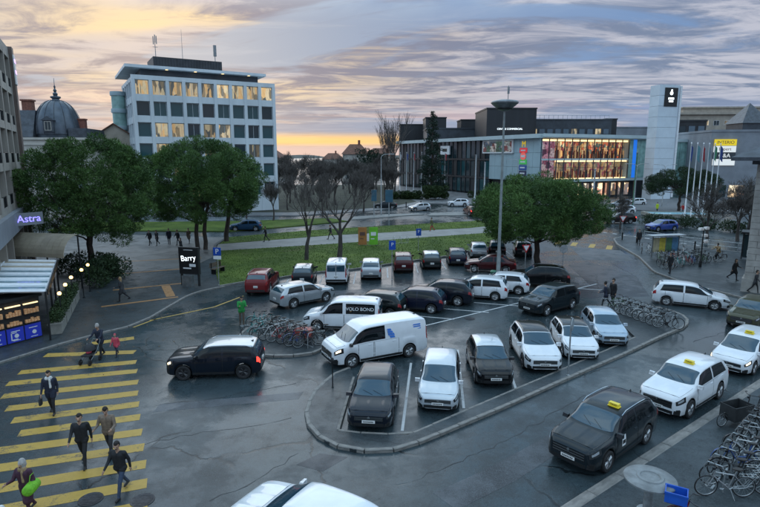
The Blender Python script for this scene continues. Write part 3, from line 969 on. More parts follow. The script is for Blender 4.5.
# --- hotel with loggias at the left edge
ho = thing('balcony_hotel', 'beige and brown building with stacked balconies at the left edge', 'building', (-21.6, 29.8, 0), R(117.2))
HL = 20.1
w = MB()
w.b2(0, HL, 1.5, 12, 0, 18.4)
nb = 6
bw = HL / nb
for k in range(nb + 1):
    x = min(max(k * bw, .2), HL - .2)
    w.b2(x - .2, x + .2, 0, 1.499, 0, 18.3)
for fl in range(5):
    z = 6.2 + fl * 3.02
    w.b2(.0, HL, .02, 1.498, z - .28, z)
w.b2(.0, HL, .015, 1.497, 17.9, 18.8)
ob('wall', w.mesh('wall', ['concrete_beige']), ho)
ob('end_pilaster', MB().b2(HL + .0, HL + 1.1, -.25, 3, 0, 18.9).mesh('end_pilaster', ['pilaster_brown']), ho)
ob('fascia', MB().b2(0, HL, -.35, .0, 4.6, 6.0).mesh('fascia', ['stucco_grey']), ho)
for fl in range(4):
    z = 6.2 + fl * 3.02
    for k in range(2, nb):
        x = (k + .5) * bw
        par = ob('balcony', MB().b2(x - bw/2 + .2, x + bw/2 - .2, .03, .12, z, z + .28).b2(x - bw/2 + .2, x - bw/2 + bw * .42, .03, .12, z + .28, z + .98).mesh('balcony', ['concrete_beige']), ho)
        rl = MB().tube([(x - bw * .08, .07, z + 1.0), (x + bw/2 - .2, .07, z + 1.0)], .03, 5)
        for j in range(9):
            rl.tube([(x - bw * .06 + j * bw * .062, .07, z + .28), (x - bw * .06 + j * bw * .062, .07, z + 1.0)], .015, 4)
        ob('railing', rl.mesh('railing', ['dark_metal']), par)
        win(ho, x, 1.46, z + .05, bw - .7, 2.4, 'pane_dark' if (k + fl) % 3 else 'pane_sky', 'dark_metal', (2, 0))
for k in range(2, nb):
    win(ho, (k + .5) * bw, 1.44, .3, bw - .6, 3.6, 'pane_dark', 'dark_metal', (1, 0))
# tall end bay turned towards the square
w = MB().b2(HL + 1.1, HL + 4.2, .9, 12, 0, 18.0)
for fl in range(6):
    w.b2(HL + 1.12, HL + 4.1, .3, .899, fl * 3.02 + 2.6, fl * 3.02 + 3.5)
ob('end_bay', w.mesh('end_bay', ['pilaster_brown']), ho)
for fl in range(6):
    win(ho, HL + 2.6, .85, fl * 3.02 + .5, 2.3, 2.05, 'pane_dark', 'dark_metal', (1, 0))
ob('sign_box', MB().b2(HL + .06, HL + 1.04, -.33, -.25, 15.9, 18.3).mesh('sign_box', ['sign_white']), ho)
for z, tx in ((17.8, 'HOTEL'), (16.9, 'ASTRA')):
    text(tx, .42, 'glow_pink', ho, (HL + .55, -.345, z), (PI/2, 0, 0), sx=.75)
sgb = ob('sign_board', MB().b2(-1.0, 1.0, -.04, .04, -.45, .45).mesh('sign_board', ['stucco_grey']), ho, (11.0, -1.0, 5.45), (0, 0, R(-58)))
ob('bracket', MB().tube([(10.6, -.3, 5.45), (10.9, -.9, 5.45)], .04, 5).mesh('bracket', ['dark_metal']), ho)
text('Astra', .72, 'glow_purple', sgb, (0, -.045, 0), (PI/2, 0, 0), sx=1.05)
for x in (20.75, 21.55):
    tag(ob('roof_mast', MB().tube([(0, 0, 0), (0, 0, 10)], [.07, .05], 6).mesh('roof_mast', ['grey_metal']), None, (ho.matrix_basis @ Vector((x, 1.3, 17.95 if x > 21.2 else 18.85)))), ['slim left antenna mast on the balcony building roof', 'slim right antenna mast on the balcony building roof'][int(x > 21)], 'antenna')

# --- cafe terrace with glass roof, awning, planter, kiosk
FX = R(117.2)
te = thing('cafe_terrace', 'terrace shelter with glass panes and beige fabric over a steel frame', 'terrace', (-18.0, 28.7, 0.085), FX)
TL, TD = 9.6, 5.8
fr = MB()
def troof(y):
    return 2.75 + .10 * y
for k in range(7):
    x = k * TL / 6
    fr.tube([(x, 0, troof(0)), (x, TD, troof(TD))], .085, 4)
for y in (0, TD * .5, TD):
    fr.tube([(0, y, troof(y)), (TL, y, troof(y))], .06, 4)
for k in range(12):
    x = (k + .5) * TL / 12
    fr.tube([(x, 0, troof(0) + .02), (x, TD, troof(TD) + .02)], .03, 4)
ob('roof_frame', fr.mesh('roof_frame', ['white_paint']), te)
for x in (0, TL / 3, 2 * TL / 3, TL):
    for y in (0.0, TD):
        ob('post', MB().b2(x - .05, x + .05, y - .05, y + .05, 0, troof(y) - .03).mesh('post', ['dark_metal']), te)
for k in range(6):
    for j in range(2):
        x0, x1 = k * TL / 6 + .05, (k + 1) * TL / 6 - .05
        y0, y1 = j * TD / 2 + .05, (j + 1) * TD / 2 - .05
        v = [(x0, y0, troof(y0) - .02), (x1, y0, troof(y0) - .02), (x1, y1, troof(y1) - .02), (x0, y1, troof(y1) - .02)]
        mb = MB()
        mb.add(v + [(p[0], p[1], p[2] + .03) for p in v], [(3, 2, 1, 0), (4, 5, 6, 7), (0, 1, 5, 4), (1, 2, 6, 5), (2, 3, 7, 6), (3, 0, 4, 7)])
        ob('roof_pane' if k < 4 else 'roof_fabric', mb.mesh('roof_pane', ['glass_roof' if k < 4 else 'awning_beige']), te)
ob('screen', MB().b2(.1, TL - .1, TD + .1, TD + .18, 0, 2.6).mesh('screen', ['dark_metal']), te)
ob('front_beam', MB().b2(-.1, TL + .1, -.14, -.07, 2.55, 2.85).mesh('front_beam', ['dark_metal']), te)

aw = thing('barrel_awning', 'long beige barrel awning with seams behind the glass terrace', 'awning', (-22.9, 38.9, .085), R(158))
def barrel(x0, x1, n=8, r=1.55):
    mb = MB()
    vs = []
    for x in (x0, x1):
        for i in range(n + 1):
            t = PI * .5 * i / n
            vs.append((x, -r * math.cos(t), 2.6 + r * math.sin(t)))
        for i in range(n + 1):
            t = PI * .5 * (n - i) / n
            vs.append((x, -(r - .04) * math.cos(t), 2.6 + (r - .04) * math.sin(t)))
    k = 2 * (n + 1)
    mb.add(vs, [(i, (i + 1) % k, k + (i + 1) % k, k + i) for i in range(k)] + [tuple(range(k))[::-1], tuple(range(k, 2 * k))])
    return mb
for k in range(11):
    ob('awning_panel', barrel(-k * .52 * 1.0 - .51, -k * .52 - .01).mesh('awning_panel', ['awning_beige']), aw)
aw.rotation_euler = (0, 0, R(168) + PI)
aw.location = (-22.6, 40.6, .085)
fr = MB()
for k in (0, 5.5, 11):
    fr.tube([(-k * .52, 0, 0), (-k * .52, 0, 4.1)], .06, 5).tube([(-k * .52, 0, 2.55), (-k * .52, -1.5, 2.55)], .04, 5)
ob('awning_frame', fr.mesh('awning_frame', ['dark_metal']), aw)

kq = thing('news_kiosk', 'dark newsstand with lit shelves and blue poster panels', 'kiosk', (-20.15, 26.95, .085), R(58.5))
KL = 2.75
ob('cabinet', MB().b2(0, KL, .12, 1.3, 0, 2.35).b2(-.08, KL + .08, -.1, 1.4, 2.35, 2.5).mesh('cabinet', ['trim_black']), kq)
mat('poster_blue', (.02, .035, .34), .35, emit=(.02, .04, .45), es=.15)
mat('food_warm', (.55, .30, .14), .6, var=.5, vs=9, emit=(.9, .5, .25), es=.06)
for k in range(3):
    p = ob('poster_panel', MB().b2(k * .9 + .06, k * .9 + .88, .06, .119, .08, .86).mesh('poster_panel', ['poster_blue']), kq)
    x = k * .9 + .47
    m_ = MB()
    m_.b2(x - .22, x + .22, .045, .059, .66, .70)
    if k == 1:
        m_.b2(x - .24, x - .19, .045, .059, .25, .62).b2(x - .24, x + .1, .045, .0585, .2, .25).b2(x - .24, x + .05, .045, .0585, .58, .62)
    m_.lathe([(0, .0), (.11, .0), (.11, .014), (0, .014)], 12, 0, (x + .04, .045, .42), 'y')
    m_.b2(x - .16, x + .2, .045, .0588, .16, .19)
    ob('print', m_.mesh('print', ['sign_white']), p)
for k in range(3):
    for j in range(2):
        sh = ob('shelf', MB().b2(k * .9 + .08, k * .9 + .86, -.02, .119, .95 + j * .5, .99 + j * .5).mesh('shelf', ['trim_black']), kq)
        bx = MB()
        for q in range(5):
            bx.box(k * .9 + .17 + q * .15, .05, .99 + j * .5, .12, .1, rng.uniform(.12, .3))
        ob('goods', bx.mesh('goods', ['food_warm']), sh)
        sh['label'] = 'lit shelf with small packages'
    ob('shelf_lamp', MB().b2(k * .9 + .1, k * .9 + .84, .02, .1, 2.0, 2.06).mesh('shelf_lamp', ['glow_soft']), kq)

foliage('hedge_leaf', (.012, .028, .010), (.05, .085, .025), .9)
mat('planter_stone', (.24, .23, .20), .7, var=.2, vs=3)
def leaf_box(mb, x0, x1, y0, y1, z0, z1, n, s=.09, rr=rng):
    for _ in range(n):
        c = Vector((rr.uniform(x0, x1), rr.uniform(y0, y1), rr.uniform(z0, z1) ** 1.0))
        d = Vector((rr.gauss(0, 1), rr.gauss(0, 1), rr.gauss(0, 1))).normalized() * s * rr.uniform(.7, 1.5)
        e = d.orthogonal().normalized() * s * .55
        mb.add([c - e, c + e, c + d], [(0, 1, 2)])
pdx = (-.38, .925)
for k in range(4):
    x, y = -18.3 - .80 * k * 1.02, 29.7 + 1.95 * k * 1.02
    p = thing('planter', ['nearest stone planter with dark hedge beside the kiosk', 'second stone planter of hedge along the terrace', 'third stone planter of hedge along the terrace', 'farthest stone planter of hedge along the terrace by the lamps'][k], 'planter', (x, y, .085), R(112.3), 'hedge planters along the terrace')
    bx = MB()
    bx.b2(0, 1.95, -.32, .32, 0, .55).b2(-.03, 1.98, -.36, .36, .55, .63)
    ob('box', bx.mesh('box', ['planter_stone']), p)
    lf = MB()
    leaf_box(lf, .02, 1.93, -.34, .34, .6, 1.25, 1500, .075)
    ob('hedge', lf.mesh('hedge', ['hedge_leaf']), p)
globes = [(-18.7, 31.1), (-19.6, 33.3), (-20.4, 35.4), (-21.0, 37.8), (-21.5, 39.6)]
GL = MB().lathe([(0, 1.9)] + [(.11 * math.sin(t * PI / 10), 2.01 - .11 * math.cos(t * PI / 10)) for t in range(1, 10)] + [(0, 2.12)], 14).mesh('globe', ['glow_warm'], 60)
PO = MB().lathe([(.09, 0), (.09, .05), (.03, .08), (.03, 1.85), (.07, 1.88), (.07, 1.92), (0, 1.92)], 10).mesh('post', ['dark_metal'], 40)
for k, (x, y) in enumerate(globes):
    t = thing('globe_lamp', 'glowing warm globe lamp by the terrace hedge, %s from the kiosk' % ORD[k], 'lamp', (x, y, .085), 0, 'globe lamps along the terrace')
    ob('globe', GL, t)
    ob('post', PO, t)

# --- shopping centre
mc = thing('shopping_centre', 'shopping centre with dark glass wing and brightly lit two storey shop front', 'building', (0, 0, 0))
ob('hall', MB().prism([(9.5, 191.5), (37.2, 128.3), (67.5, 142), (80, 200), (30, 215)], 0, 14.0).mesh('hall', ['wall_black']), mc)
lw = ob('left_wing', MB().b2(0, 71, .6, 3, 0, 3.9).mesh('left_wing', ['wall_black']), mc, (7, 190, 0), R(-65.96))
ob('fascia', MB().b2(-.5, 71.6, -1.6, .5, 13.9, 14.8).mesh('fascia', ['fascia']), mc, (7, 190, 0), R(-65.96))
M1 = Matrix.Translation((7, 190, 0)) @ Matrix.Rotation(R(-65.96), 4, 'Z')
M2 = Matrix.Translation((36, 125, 0)) @ Matrix.Rotation(R(24.44), 4, 'Z')
class Sub:
    pass
def local_empty_part(nm, M, me, parent):
    o = ob(nm, me, parent)
    o.matrix_local = M
    return o
wl = MB()
for k in range(24):
    x = k * 52 / 23
    wl.b2(x - .13, x + .13, -.16, .2, 0, 13.9)
for z in (4.3, 9.0):
    wl.b2(0, 52, -.2, .18, z - .2, z + .25)
curt = local_empty_part('curtain_wall', M1, wl.mesh('curtain_wall', ['wall_black']), mc)
for k in range(23):
    for j, (z0, z1) in enumerate(((.3, 4.0), (4.6, 8.7), (9.3, 13.8))):
        x0, x1 = k * 52 / 23 + .2, (k + 1) * 52 / 23 - .2
        q = (k * 7 + j * 3) % 5
        ob('pane', MB().b2(x0, x1, 0, .06, z0, z1).mesh('pane', [('pane_dark', 'pane_dark', 'pane_teal', 'wall_black', 'pane_dark')[q]]), curt)
pw_ = MB()
for k in range(8):
    for j in range(3):
        pw_.b2(52.1 + k * 2.4 + .03, 52.1 + (k + 1) * 2.4 - .03, -.3, .3, 4.2 + j * 3.25, 4.2 + (j + 1) * 3.25 - .05)
pale = local_empty_part('pale_wall', M1, pw_.mesh('pale_wall', ['cladding_pale']), mc)
ob('picture_board', MB().b2(49.5, 62.0, -.75, -.35, 10.6, 13.85).mesh('picture_board', ['sign_white']), pale)
ob('picture', MB().b2(49.9, 61.6, -.78, -.751, 10.9, 13.5).mesh('picture', ['poster_mixed']), pale)
ob('small_sign', MB().b2(28, 33, -.7, -.3, 10.3, 12.8).mesh('small_sign', ['sign_white']), pale)
ob('small_sign_print', MB().b2(29.3, 31.7, -.72, -.701, 11.1, 12.0).mesh('small_sign_print', ['black']), pale)
cols = [('logo_yellow', (.75, .5, .02)), ('logo_red', (.6, .03, .04)), ('logo_rw', (.7, .12, .1)), ('logo_green', (.05, .35, .08)), ('logo_navy', (.02, .05, .18)), ('logo_ink', (.02, .025, .06))]
for k, (nm, c) in enumerate(cols):
    mat(nm, c, .4, emit=c, es=.35)
    z = 12.0 - k * 1.32
    if k == 0:
        text('M', 1.9, 'logo_yellow', pale, (65.6, -.36, 12.6), (PI/2, 0, 0), 'shop_emblem', .04)
        continue
    if k == 2:
        sp = ob('shop_sign', MB().lathe([(0, 0), (.95, 0), (.95, .12), (0, .12)], 20, 0, (65.6, -.45, z + .55), 'y').mesh('shop_sign', [nm]), pale)
        ob('print', MB().b2(64.9, 66.3, -.48, -.455, z + .3, z + .8).mesh('print', ['sign_white']), sp)
    else:
        sp = ob('shop_sign', MB().b2(64.3, 66.9, -.45, -.31, z, z + 1.1).mesh('shop_sign', [nm]), pale)
        ob('print', MB().b2(64.7, 66.4, -.47, -.452, z + .4, z + .7).mesh('print', ['sign_white']), sp)
# right wing: two lit storeys behind glass
RW = 33.4
rw = local_empty_part('shop_front_frame', M2, (lambda q: ([q.b2(x - .07, x + .07, -.22, .0, 4.62, 13.88, 1) for x in [k * 27 / 12 for k in range(13)]],
      q.b2(0, RW, -.25, 3.2, 4.0, 4.6), q.b2(0, 27, -.2, 3.1, 8.95, 9.35), q.b2(-.35, RW + .5, -.9, 3.3, 13.9, 14.75), q.b2(27.2, 33.4, .1, 3, 4.6, 13.9))[0] and q)(MB()).mesh('shop_front_frame', ['fascia', 'wall_dark']), mc)
ob('roof_edge', MB().b2(-.3, RW + .4, -1.3, -.91, 14.1, 14.85).mesh('roof_edge', ['fascia']), rw)
ob('poster', MB().b2(.4, 4.4, .5, .6, 4.9, 13.4).mesh('poster', ['poster_pink']), rw)
for k in range(2, 12):
    for j, (z0, z1) in enumerate(((4.7, 8.9), (9.4, 13.2))):
        x0, x1 = k * 2.25 + .1, (k + 1) * 2.25 - .1
        dsp = ob('shop_display', MB().b2(x0, x1, 1.6, 1.7, z0, z1).mesh('shop_display', ['lit_shop' if j else 'lit_lower']), rw)
        gd = MB()
        for q in range(7):
            xx = x0 + .2 + (x1 - x0 - .4) * (q + rng.uniform(.1, .9)) / 7
            hh = rng.uniform(.7, 2.6) if q % 3 else rng.uniform(1.6, 1.9)
            gd.box(xx, rng.uniform(.7, 1.4), z0 + .02, rng.uniform(.18, .4), .25, hh, 0, q % 4, .8)
        gd.b2(x0 + .1, x1 - .1, 1.2, 1.5, z0 + 2.55, z0 + 2.62, 3)
        ob('goods', gd.mesh('goods', ['goods_red' if 'goods_red' in MATS else mat('goods_red', (.22, .06, .045), .7), 'sgn_ink', 'panel_goods' if 'panel_goods' in MATS else mat('panel_goods', (.5, .32, .15), .6, emit=(.6, .35, .15), es=.25), 'wall_black']), dsp)
for j, z in enumerate((13.25, 8.6, 4.65)):
    ob('light_strip', MB().b2(4.6 if j else .4, 26.8, .15, .45, z, z + (.42 if j < 2 else .2)).mesh('light_strip', ['glow_soft']), rw)
for k in range(5):
    ob('glass_panel', MB().b2(27.3 + k * 1.2, 28.44 + k * 1.2, -.1, .05, 4.7, 13.8).mesh('glass_panel', ['glow_blue' if k == 1 else 'teal_glass']), rw)
gf = MB()
for k in range(8):
    gf.b2(k * 4.4 - .3, k * 4.4 + .3, .2, .9, 0, 4.0)
gf.b2(0, RW, 2.35, 2.45, 0, 4.0)
ob('ground_piers', gf.mesh('ground_piers', ['wall_dark']), rw)
for k in range(7):
    if k in (0, 1):
        continue
    ob('shop_window', MB().b2(k * 4.4 + .5, (k + 1) * 4.4 - .5, 2.1, 2.2, .4, 3.4).mesh('shop_window', ['lit_ground']), rw)
# set-back dark volumes on the roof
def vol(nm, x0, x1, y0, y1, z0, z1, m='wall_black', wins=None):
    o = ob(nm, MB().b2(x0, x1, y0, y1, z0, z1).b2(x0 - .15, x1 + .15, y0 - .15, y1 + .15, z1, z1 + .35).mesh(nm, [m]), mc)
    return o
vol('roof_block', 7.2, 16.5, 201, 212, 0, 20.8)
vol('roof_block', 15.1, 21.9, 186, 198, 13.9, 22.2)
vol('roof_block', 14.3, 32.4, 171, 185, 13.9, 18.0, 'wall_dark')
vol('roof_block', 25.2, 32.5, 175, 184, 18.3, 20.8)
o = vol('roof_block', 28.4, 41.6, 150, 168, 13.9, 22.2)
text('CENTRE COMMERCIAL', .66, 'glow_white', mc, (34.6, 149.8, 17.0), (PI/2, 0, 0), depth=.03)
vol('office_wing', 41.9, 65, 158, 176, 13.9, 19.8, 'wall_dark')
for k in range(10):
    win(mc, 43.3 + k * 2.25, 157.95, 15.9, 1.7, 1.6, 'lit_office' if k in (0, 5, 8) else 'pane_sky', 'wall_black', (0, 0))
vol('roof_plant', 66.1, 69.4, 165, 169, 13.9, 20.4)
rl = MB()
for k in range(18):
    rl.tube([(42.2 + k * 1.3, 158.3, 20.15), (42.2 + k * 1.3, 158.3, 21.2)], .05, 4)
rl.tube([(42.2, 158.3, 21.2), (64.3, 158.3, 21.2)], .06, 4)
ob('roof_railing', rl.mesh('roof_railing', ['light_metal']), mc)
vol('rear_block', 72, 84, 176, 186, 0, 18.6, 'stucco_grey')
for k in range(6):
    win(mc, 73.4 + k * 1.8, 175.97, 14.6, 1.2, 1.5, 'pane_dark', 'dark_metal', (0, 0))
vol('rear_block', 66.5, 71.5, 178, 186, 0, 17.0, 'wall_dark')

# --- white sign tower
tw = thing('sign_tower', 'tall white panelled tower with a black square emblem at its top', 'tower', (64.9, 129, 0), R(14))
for k in range(11):
    z = k * 2.33
    ob('panel', MB().b2(-2.95, 2.35, -1.5, 1.5, z + .03, z + 2.31).mesh('panel', ['tower_panel']), tw)
ob('core', MB().b2(-2.85, 2.3, -1.4, 1.4, 0, 25.6).mesh('core', ['stucco_grey']), tw)
ob('edge_fin', MB().b2(2.4, 2.85, -1.7, -1.2, .5, 25.4).mesh('edge_fin', ['white_paint']), tw)
em = ob('emblem_board', MB().b2(-1.6, 1.8, -1.62, -1.5, 20.9, 25.0).mesh('emblem_board', ['black']), tw)
e = MB()
e.lathe([(0, 0), (.42, 0), (.42, .03), (0, .03)], 16, 0, (.1, -1.65, 23.8), 'y')
e.b2(-.05, .35, -1.65, -1.62, 23.9, 24.6)
e.b2(-.65, .85, -1.65, -1.62, 22.4, 22.85).b2(-.45, .7, -1.65, -1.62, 21.85, 22.2)
ob('emblem', e.mesh('emblem', ['glow_white']), em)

# --- glass hall and grey store on the right
gh2 = thing('glass_hall', 'low pale turquoise glass hall right of the white tower', 'building', (70, 141, 0), R(4))
w = MB().b2(0, 18, .3, 12, 0, 13.4).b2(-.2, 18.2, -.2, 12, 13.4, 14.1)
ob('wall', w.mesh('wall', ['fascia']), gh2)
for k in range(12):
    for j in range(3):
        ob('pane', MB().b2(k * 1.5 + .05, k * 1.5 + 1.45, .1, .25, .3 + j * 4.4, .3 + (j + 1) * 4.4 - .1).mesh('pane', ['teal_glass']), gh2)
st = thing('grey_store', 'grey blank-walled store with a stack of four shop signs', 'building', (76.5, 129.5, 0), R(-6))
w = MB().b2(0, 22, 0, 18, 0, 15.4).b2(-.15, 22, -.15, 18, 15.4, 15.9)
ob('wall', w.mesh('wall', ['stucco_grey']), st)
for k in range(2):
    win(st, 12.5 + k * 3.4, -.02, 5.5, 3.0, 5.6, 'pane_sky', 'dark_metal', (2, 1))
for k in range(5):
    ob('shop_window', MB().b2(1 + k * 4, 4.4 + k * 4, -.1, -.01, .5, 3.2).mesh('shop_window', ['lit_ground' if k % 2 else 'pane_dark']), st)
mat('sgn_yellow', (.75, .55, .02), .4, emit=(.9, .65, .03), es=.35)
mat('sgn_white', (.75, .75, .72), .4, emit=(.9, .9, .85), es=.35)
mat('sgn_dark', (.05, .06, .07), .4)
for k, (m_, tx, tm) in enumerate((('sgn_yellow', 'INTERIO', 'sgn_ink'), ('sgn_white', 'Expert', 'sgn_ink'), ('sgn_dark', 'C&A', 'sgn_white'), ('sgn_white', '', 'sgn_ink'))):
    z = 12.3 - k * 1.5
    sg = ob('shop_sign', MB().b2(.7, 5.5, -.4, -.15, z, z + 1.42).mesh('shop_sign', [m_]), st)
    if tx:
        text(tx, 1.0 if k != 2 else 1.3, tm, sg, (3.1, -.42, z + .7), (PI/2, 0, 0))
bb = thing('beige_block', 'beige flat-roofed apartment block far behind the grey store', 'building', (103, 196, 0), R(-4))
w = MB().b2(0, 34, 0, 14, 0, 24).b2(-.6, 34.6, -.8, 14, 24, 24.7)
w.b2(3, 31, 2, 12, 24.7, 26.3).b2(2.4, 31.6, 1.4, 12, 26.3, 26.8)
ob('wall', w.mesh('wall', ['stucco_beige']), bb)
for r_ in range(3):
    for k in range(9):
        win(bb, 3 + k * 3.5, -.03, 13.5 + r_ * 3.4, 1.9, 1.7, 'pane_dark' if (k * r_) % 4 else 'lit_office', 'white_paint', (1, 0))
db = thing('dark_block', 'dark office block with glass front beside the white tower', 'building', (86, 168, 0), R(-4))
ob('wall', MB().b2(0, 11, 0, 12, 0, 20).b2(-.2, 11.2, -.2, 12, 20, 20.5).mesh('wall', ['wall_black']), db)
for k in range(4):
    for j in range(4):
        win(db, 1.5 + k * 2.7, -.03, 6 + j * 3.4, 2.0, 2.6, 'pane_sky' if k > 1 else 'pane_dark', 'dark_metal', (0, 0))
py = thing('pyramid_roof_house', 'house with a steep black pyramid roof at the right skyline', 'building', (111, 170, 0))
w = MB().b2(-4, 4, -4, 4, 0, 19.5)
ob('wall', w.mesh('wall', ['wall_dark']), py)
w = MB()
w.add([(-4.4, -4.4, 19.5), (4.4, -4.4, 19.5), (4.4, 4.4, 19.5), (-4.4, 4.4, 19.5), (0, 0, 25.6)], [(0, 1, 4), (1, 2, 4), (2, 3, 4), (3, 0, 4), (3, 2, 1, 0)])
ob('roof', w.mesh('roof', ['slate']), py)

# --- stone corner house at the right edge
sb = thing('stone_house', 'pale ashlar stone building with dark eaves at the right edge', 'building', (26.9, 39.6, .1), R(-38))
ob('wall', MB().b2(.06, 14, .06, 13, 0, 9.4).mesh('wall', ['mortar']), sb)
ob('plinth', MB().b2(-.14, 14, -.14, 13, 0, 1.0).mesh('plinth', ['stone_pale']), sb)
for c_ in range(18):
    z = 1.0 + c_ * .46
    off = .55 if c_ % 2 else 0.
    for k in range(6):
        x0, x1 = max(0, k * 1.1 - off), (k + 1) * 1.1 - off
        if x1 - x0 > .1:
            ob('stone', MB().b2(x0 + (.0 if k == 0 else .012), x1 - .012, 0, .3, z + .012, z + .45).mesh('stone', ['stone_pale']), sb)
    for k in range(5):
        y0, y1 = max(.305, k * 1.1 - (.55 - off)), (k + 1) * 1.1 - (.55 - off)
        if y1 - y0 > .1:
            ob('stone', MB().b2(0, .3, y0 + .012, y1 - .012, z + .012, z + .45).mesh('stone', ['stone_pale']), sb)
rfm = MB()
rfm.b2(-.3, 14, -.3, 13, 9.29, 9.55)
rfm.b2(-1.5, 15, -1.5, 14, 9.55, 9.8)
rfm.add([(-1.5, -1.5, 9.8), (15, -1.5, 9.8), (15, 14, 9.8), (-1.5, 14, 9.8), (4, 4, 12.6), (10, 4, 12.6), (10, 9, 12.6), (4, 9, 12.6)],
        [(0, 1, 5, 4), (1, 2, 6, 5), (2, 3, 7, 6), (3, 0, 4, 7), (4, 5, 6, 7)])
ob('roof', rfm.mesh('roof', ['slate']), sb)
ob('notice', MB().b2(-.05, -.01, .5, 1.3, 2.6, 3.0).mesh('notice', ['sign_white']), sb)

# --- far houses and hills
def house(x, y, w, d, h, rh, rz, wm, label):
    t = thing('far_house', label, 'house', (x, y, 0), rz, 'houses on the far skyline')
    ob('wall', MB().b2(-w/2, w/2, -d/2, d/2, 0, h).mesh('wall', [wm]), t)
    m_ = MB()
    e = .6
    m_.add([(-w/2 - e, -d/2 - e, h), (w/2 + e, -d/2 - e, h), (w/2 + e, d/2 + e, h), (-w/2 - e, d/2 + e, h), (-w * .22, 0, h + rh), (w * .22, 0, h + rh)],
           [(0, 1, 5, 4), (1, 2, 5), (2, 3, 4, 5), (3, 0, 4), (3, 2, 1, 0)])
    r_ = ob('roof', m_.mesh('roof', ['tile_roof']), t)
    ob('chimney', MB().box(w * .15, 0, h + rh * .5, .9, .9, rh * .9).mesh('chimney', ['brick_red']), r_)
    for k in range(max(2, int(w / 3))):
        for j in range(max(1, int(h / 3.2))):
            win(t, -w/2 + (k + .5) * w / max(2, int(w / 3)), -d/2 - .02, 1 + j * 3.1, 1.1, 1.6, 'pane_dark', 'white_paint', (0, 0))
house(-9.8, 222, 10, 9, 10.6, 3.9, R(5), 'stucco_cream', 'villa with hipped brown roof above the bare trees')
house(-50, 250, 14, 10, 9, 4, R(-10), 'stucco_beige', 'low far house right behind the white office')
house(-28, 330, 12, 9, 8, 3.5, R(8), 'stucco_cream', 'tiny far house in the gap above the park trees')
house(0, 300, 16, 10, 10, 4, R(0), 'stucco_beige', 'wide far house behind the leafless poplars')
house(122, 150, 14, 10, 15, 4, R(0), 'stucco_cream', 'house behind the right edge of the grey store')
mat('hill_wood', (.045, .055, .050), .95, var=.35, vs=.02, world=True)
hm = MB()
nx, ny = 70, 6
for j in range(ny + 1):
    for i in range(nx + 1):
        x = -1700 + 3400 * i / nx
        hgt = (22 + 18 * math.sin(i * .37) + 12 * math.sin(i * .93 + 1) + 6 * math.sin(i * 2.1)) * (.35 + .65 * abs(x) / 1700) + abs(x) * .012
        hm.v.append((x, 1900 + 260 * j, -2 + max(2, hgt) * math.sin(PI * min(1, (j + .0) / ny))))
for j in range(ny):
    for i in range(nx):
        a0 = j * (nx + 1) + i
        hm.f.append((a0, a0 + 1, a0 + nx + 2, a0 + nx + 1))
        hm.m.append(0)
struct('hills', hm.mesh('hills', ['hill_wood'], 60))
# ------------------------------------------------------------------ trees and shrubs
foliage('pine_leaf', (.020, .054, .017), (.12, .215, .055), .40)
foliage('pine_leaf_dark', (.012, .028, .014), (.042, .072, .028), .55)
foliage('cedar_leaf', (.006, .018, .012), (.022, .045, .026), .5)
foliage('shrub_leaf', (.012, .026, .010), (.045, .075, .022), .8)
mat('bark', (.055, .042, .034), .9, var=.4, vs=5, bump=.7, bs=14, stretch=(1, 1, .3))
mat('bark_grey', (.060, .050, .045), .9, var=.35, vs=5, bump=.5, bs=16, stretch=(1, 1, .3))
mat('twig', (.10, .088, .08), .9, var=.3, vs=2)

def tuft_arrays(centers, radii, per, ln, wd, r, up=.35, flat=1.):
    """needle tufts: narrow blades pointing outwards from the middle of each clump"""
    rs = np.random.RandomState(r)
    vs = []
    for (c, rad) in zip(centers, radii):
        n = max(20, int(per * rad * rad))
        d = rs.normal(size=(n, 3))
        d /= np.linalg.norm(d, axis=1)[:, None]
        rr = rad * rs.uniform(.55, 1.0, n) ** .6
        p = c + d * rr[:, None] * np.array([1, 1, flat])
        q = d + rs.normal(size=(n, 3)) * .55
        q[:, 2] += up
        q /= np.linalg.norm(q, axis=1)[:, None]
        s = np.cross(q, rs.normal(size=(n, 3)))
        s /= np.linalg.norm(s, axis=1)[:, None]
        L_ = ln * rs.uniform(.6, 1.3, n)[:, None]
        w_ = wd * rs.uniform(.7, 1.3, n)[:, None]
        vs.append(np.stack([p - s * w_, p + s * w_, p + q * L_], axis=1).reshape(-1, 3))
    return np.concatenate(vs)
def tri_mesh(name, V, m):
    n = len(V) // 3
    me = bpy.data.meshes.new(name)
    me.vertices.add(len(V))
    me.vertices.foreach_set('co', V.astype(np.float32).ravel())
    me.loops.add(n * 3)
    me.loops.foreach_set('vertex_index', np.arange(n * 3, dtype=np.int32))
    me.polygons.add(n)
    me.polygons.foreach_set('loop_start', np.arange(0, n * 3, 3, dtype=np.int32))
    me.polygons.foreach_set('loop_total', np.full(n, 3, dtype=np.int32))
    me.materials.append(MATS[m])
    me.update(calc_edges=True)
    me.validate()
    return me
def limb(mb, a, b, r0, r1, r, wob=.12, n=7, seg=5):
    a, b = Vector(a), Vector(b)
    L_ = (b - a).length
    pts = []
    for i in range(seg + 1):
        t = i / seg
        p = a.lerp(b, t)
        if 0 < i < seg:
            p += Vector((r.uniform(-1, 1), r.uniform(-1, 1), r.uniform(-.5, .5))) * L_ * wob * .5
        pts.append(p)
    mb.tube(pts, [r0 + (r1 - r0) * i / seg for i in range(seg + 1)], n)
    return pts
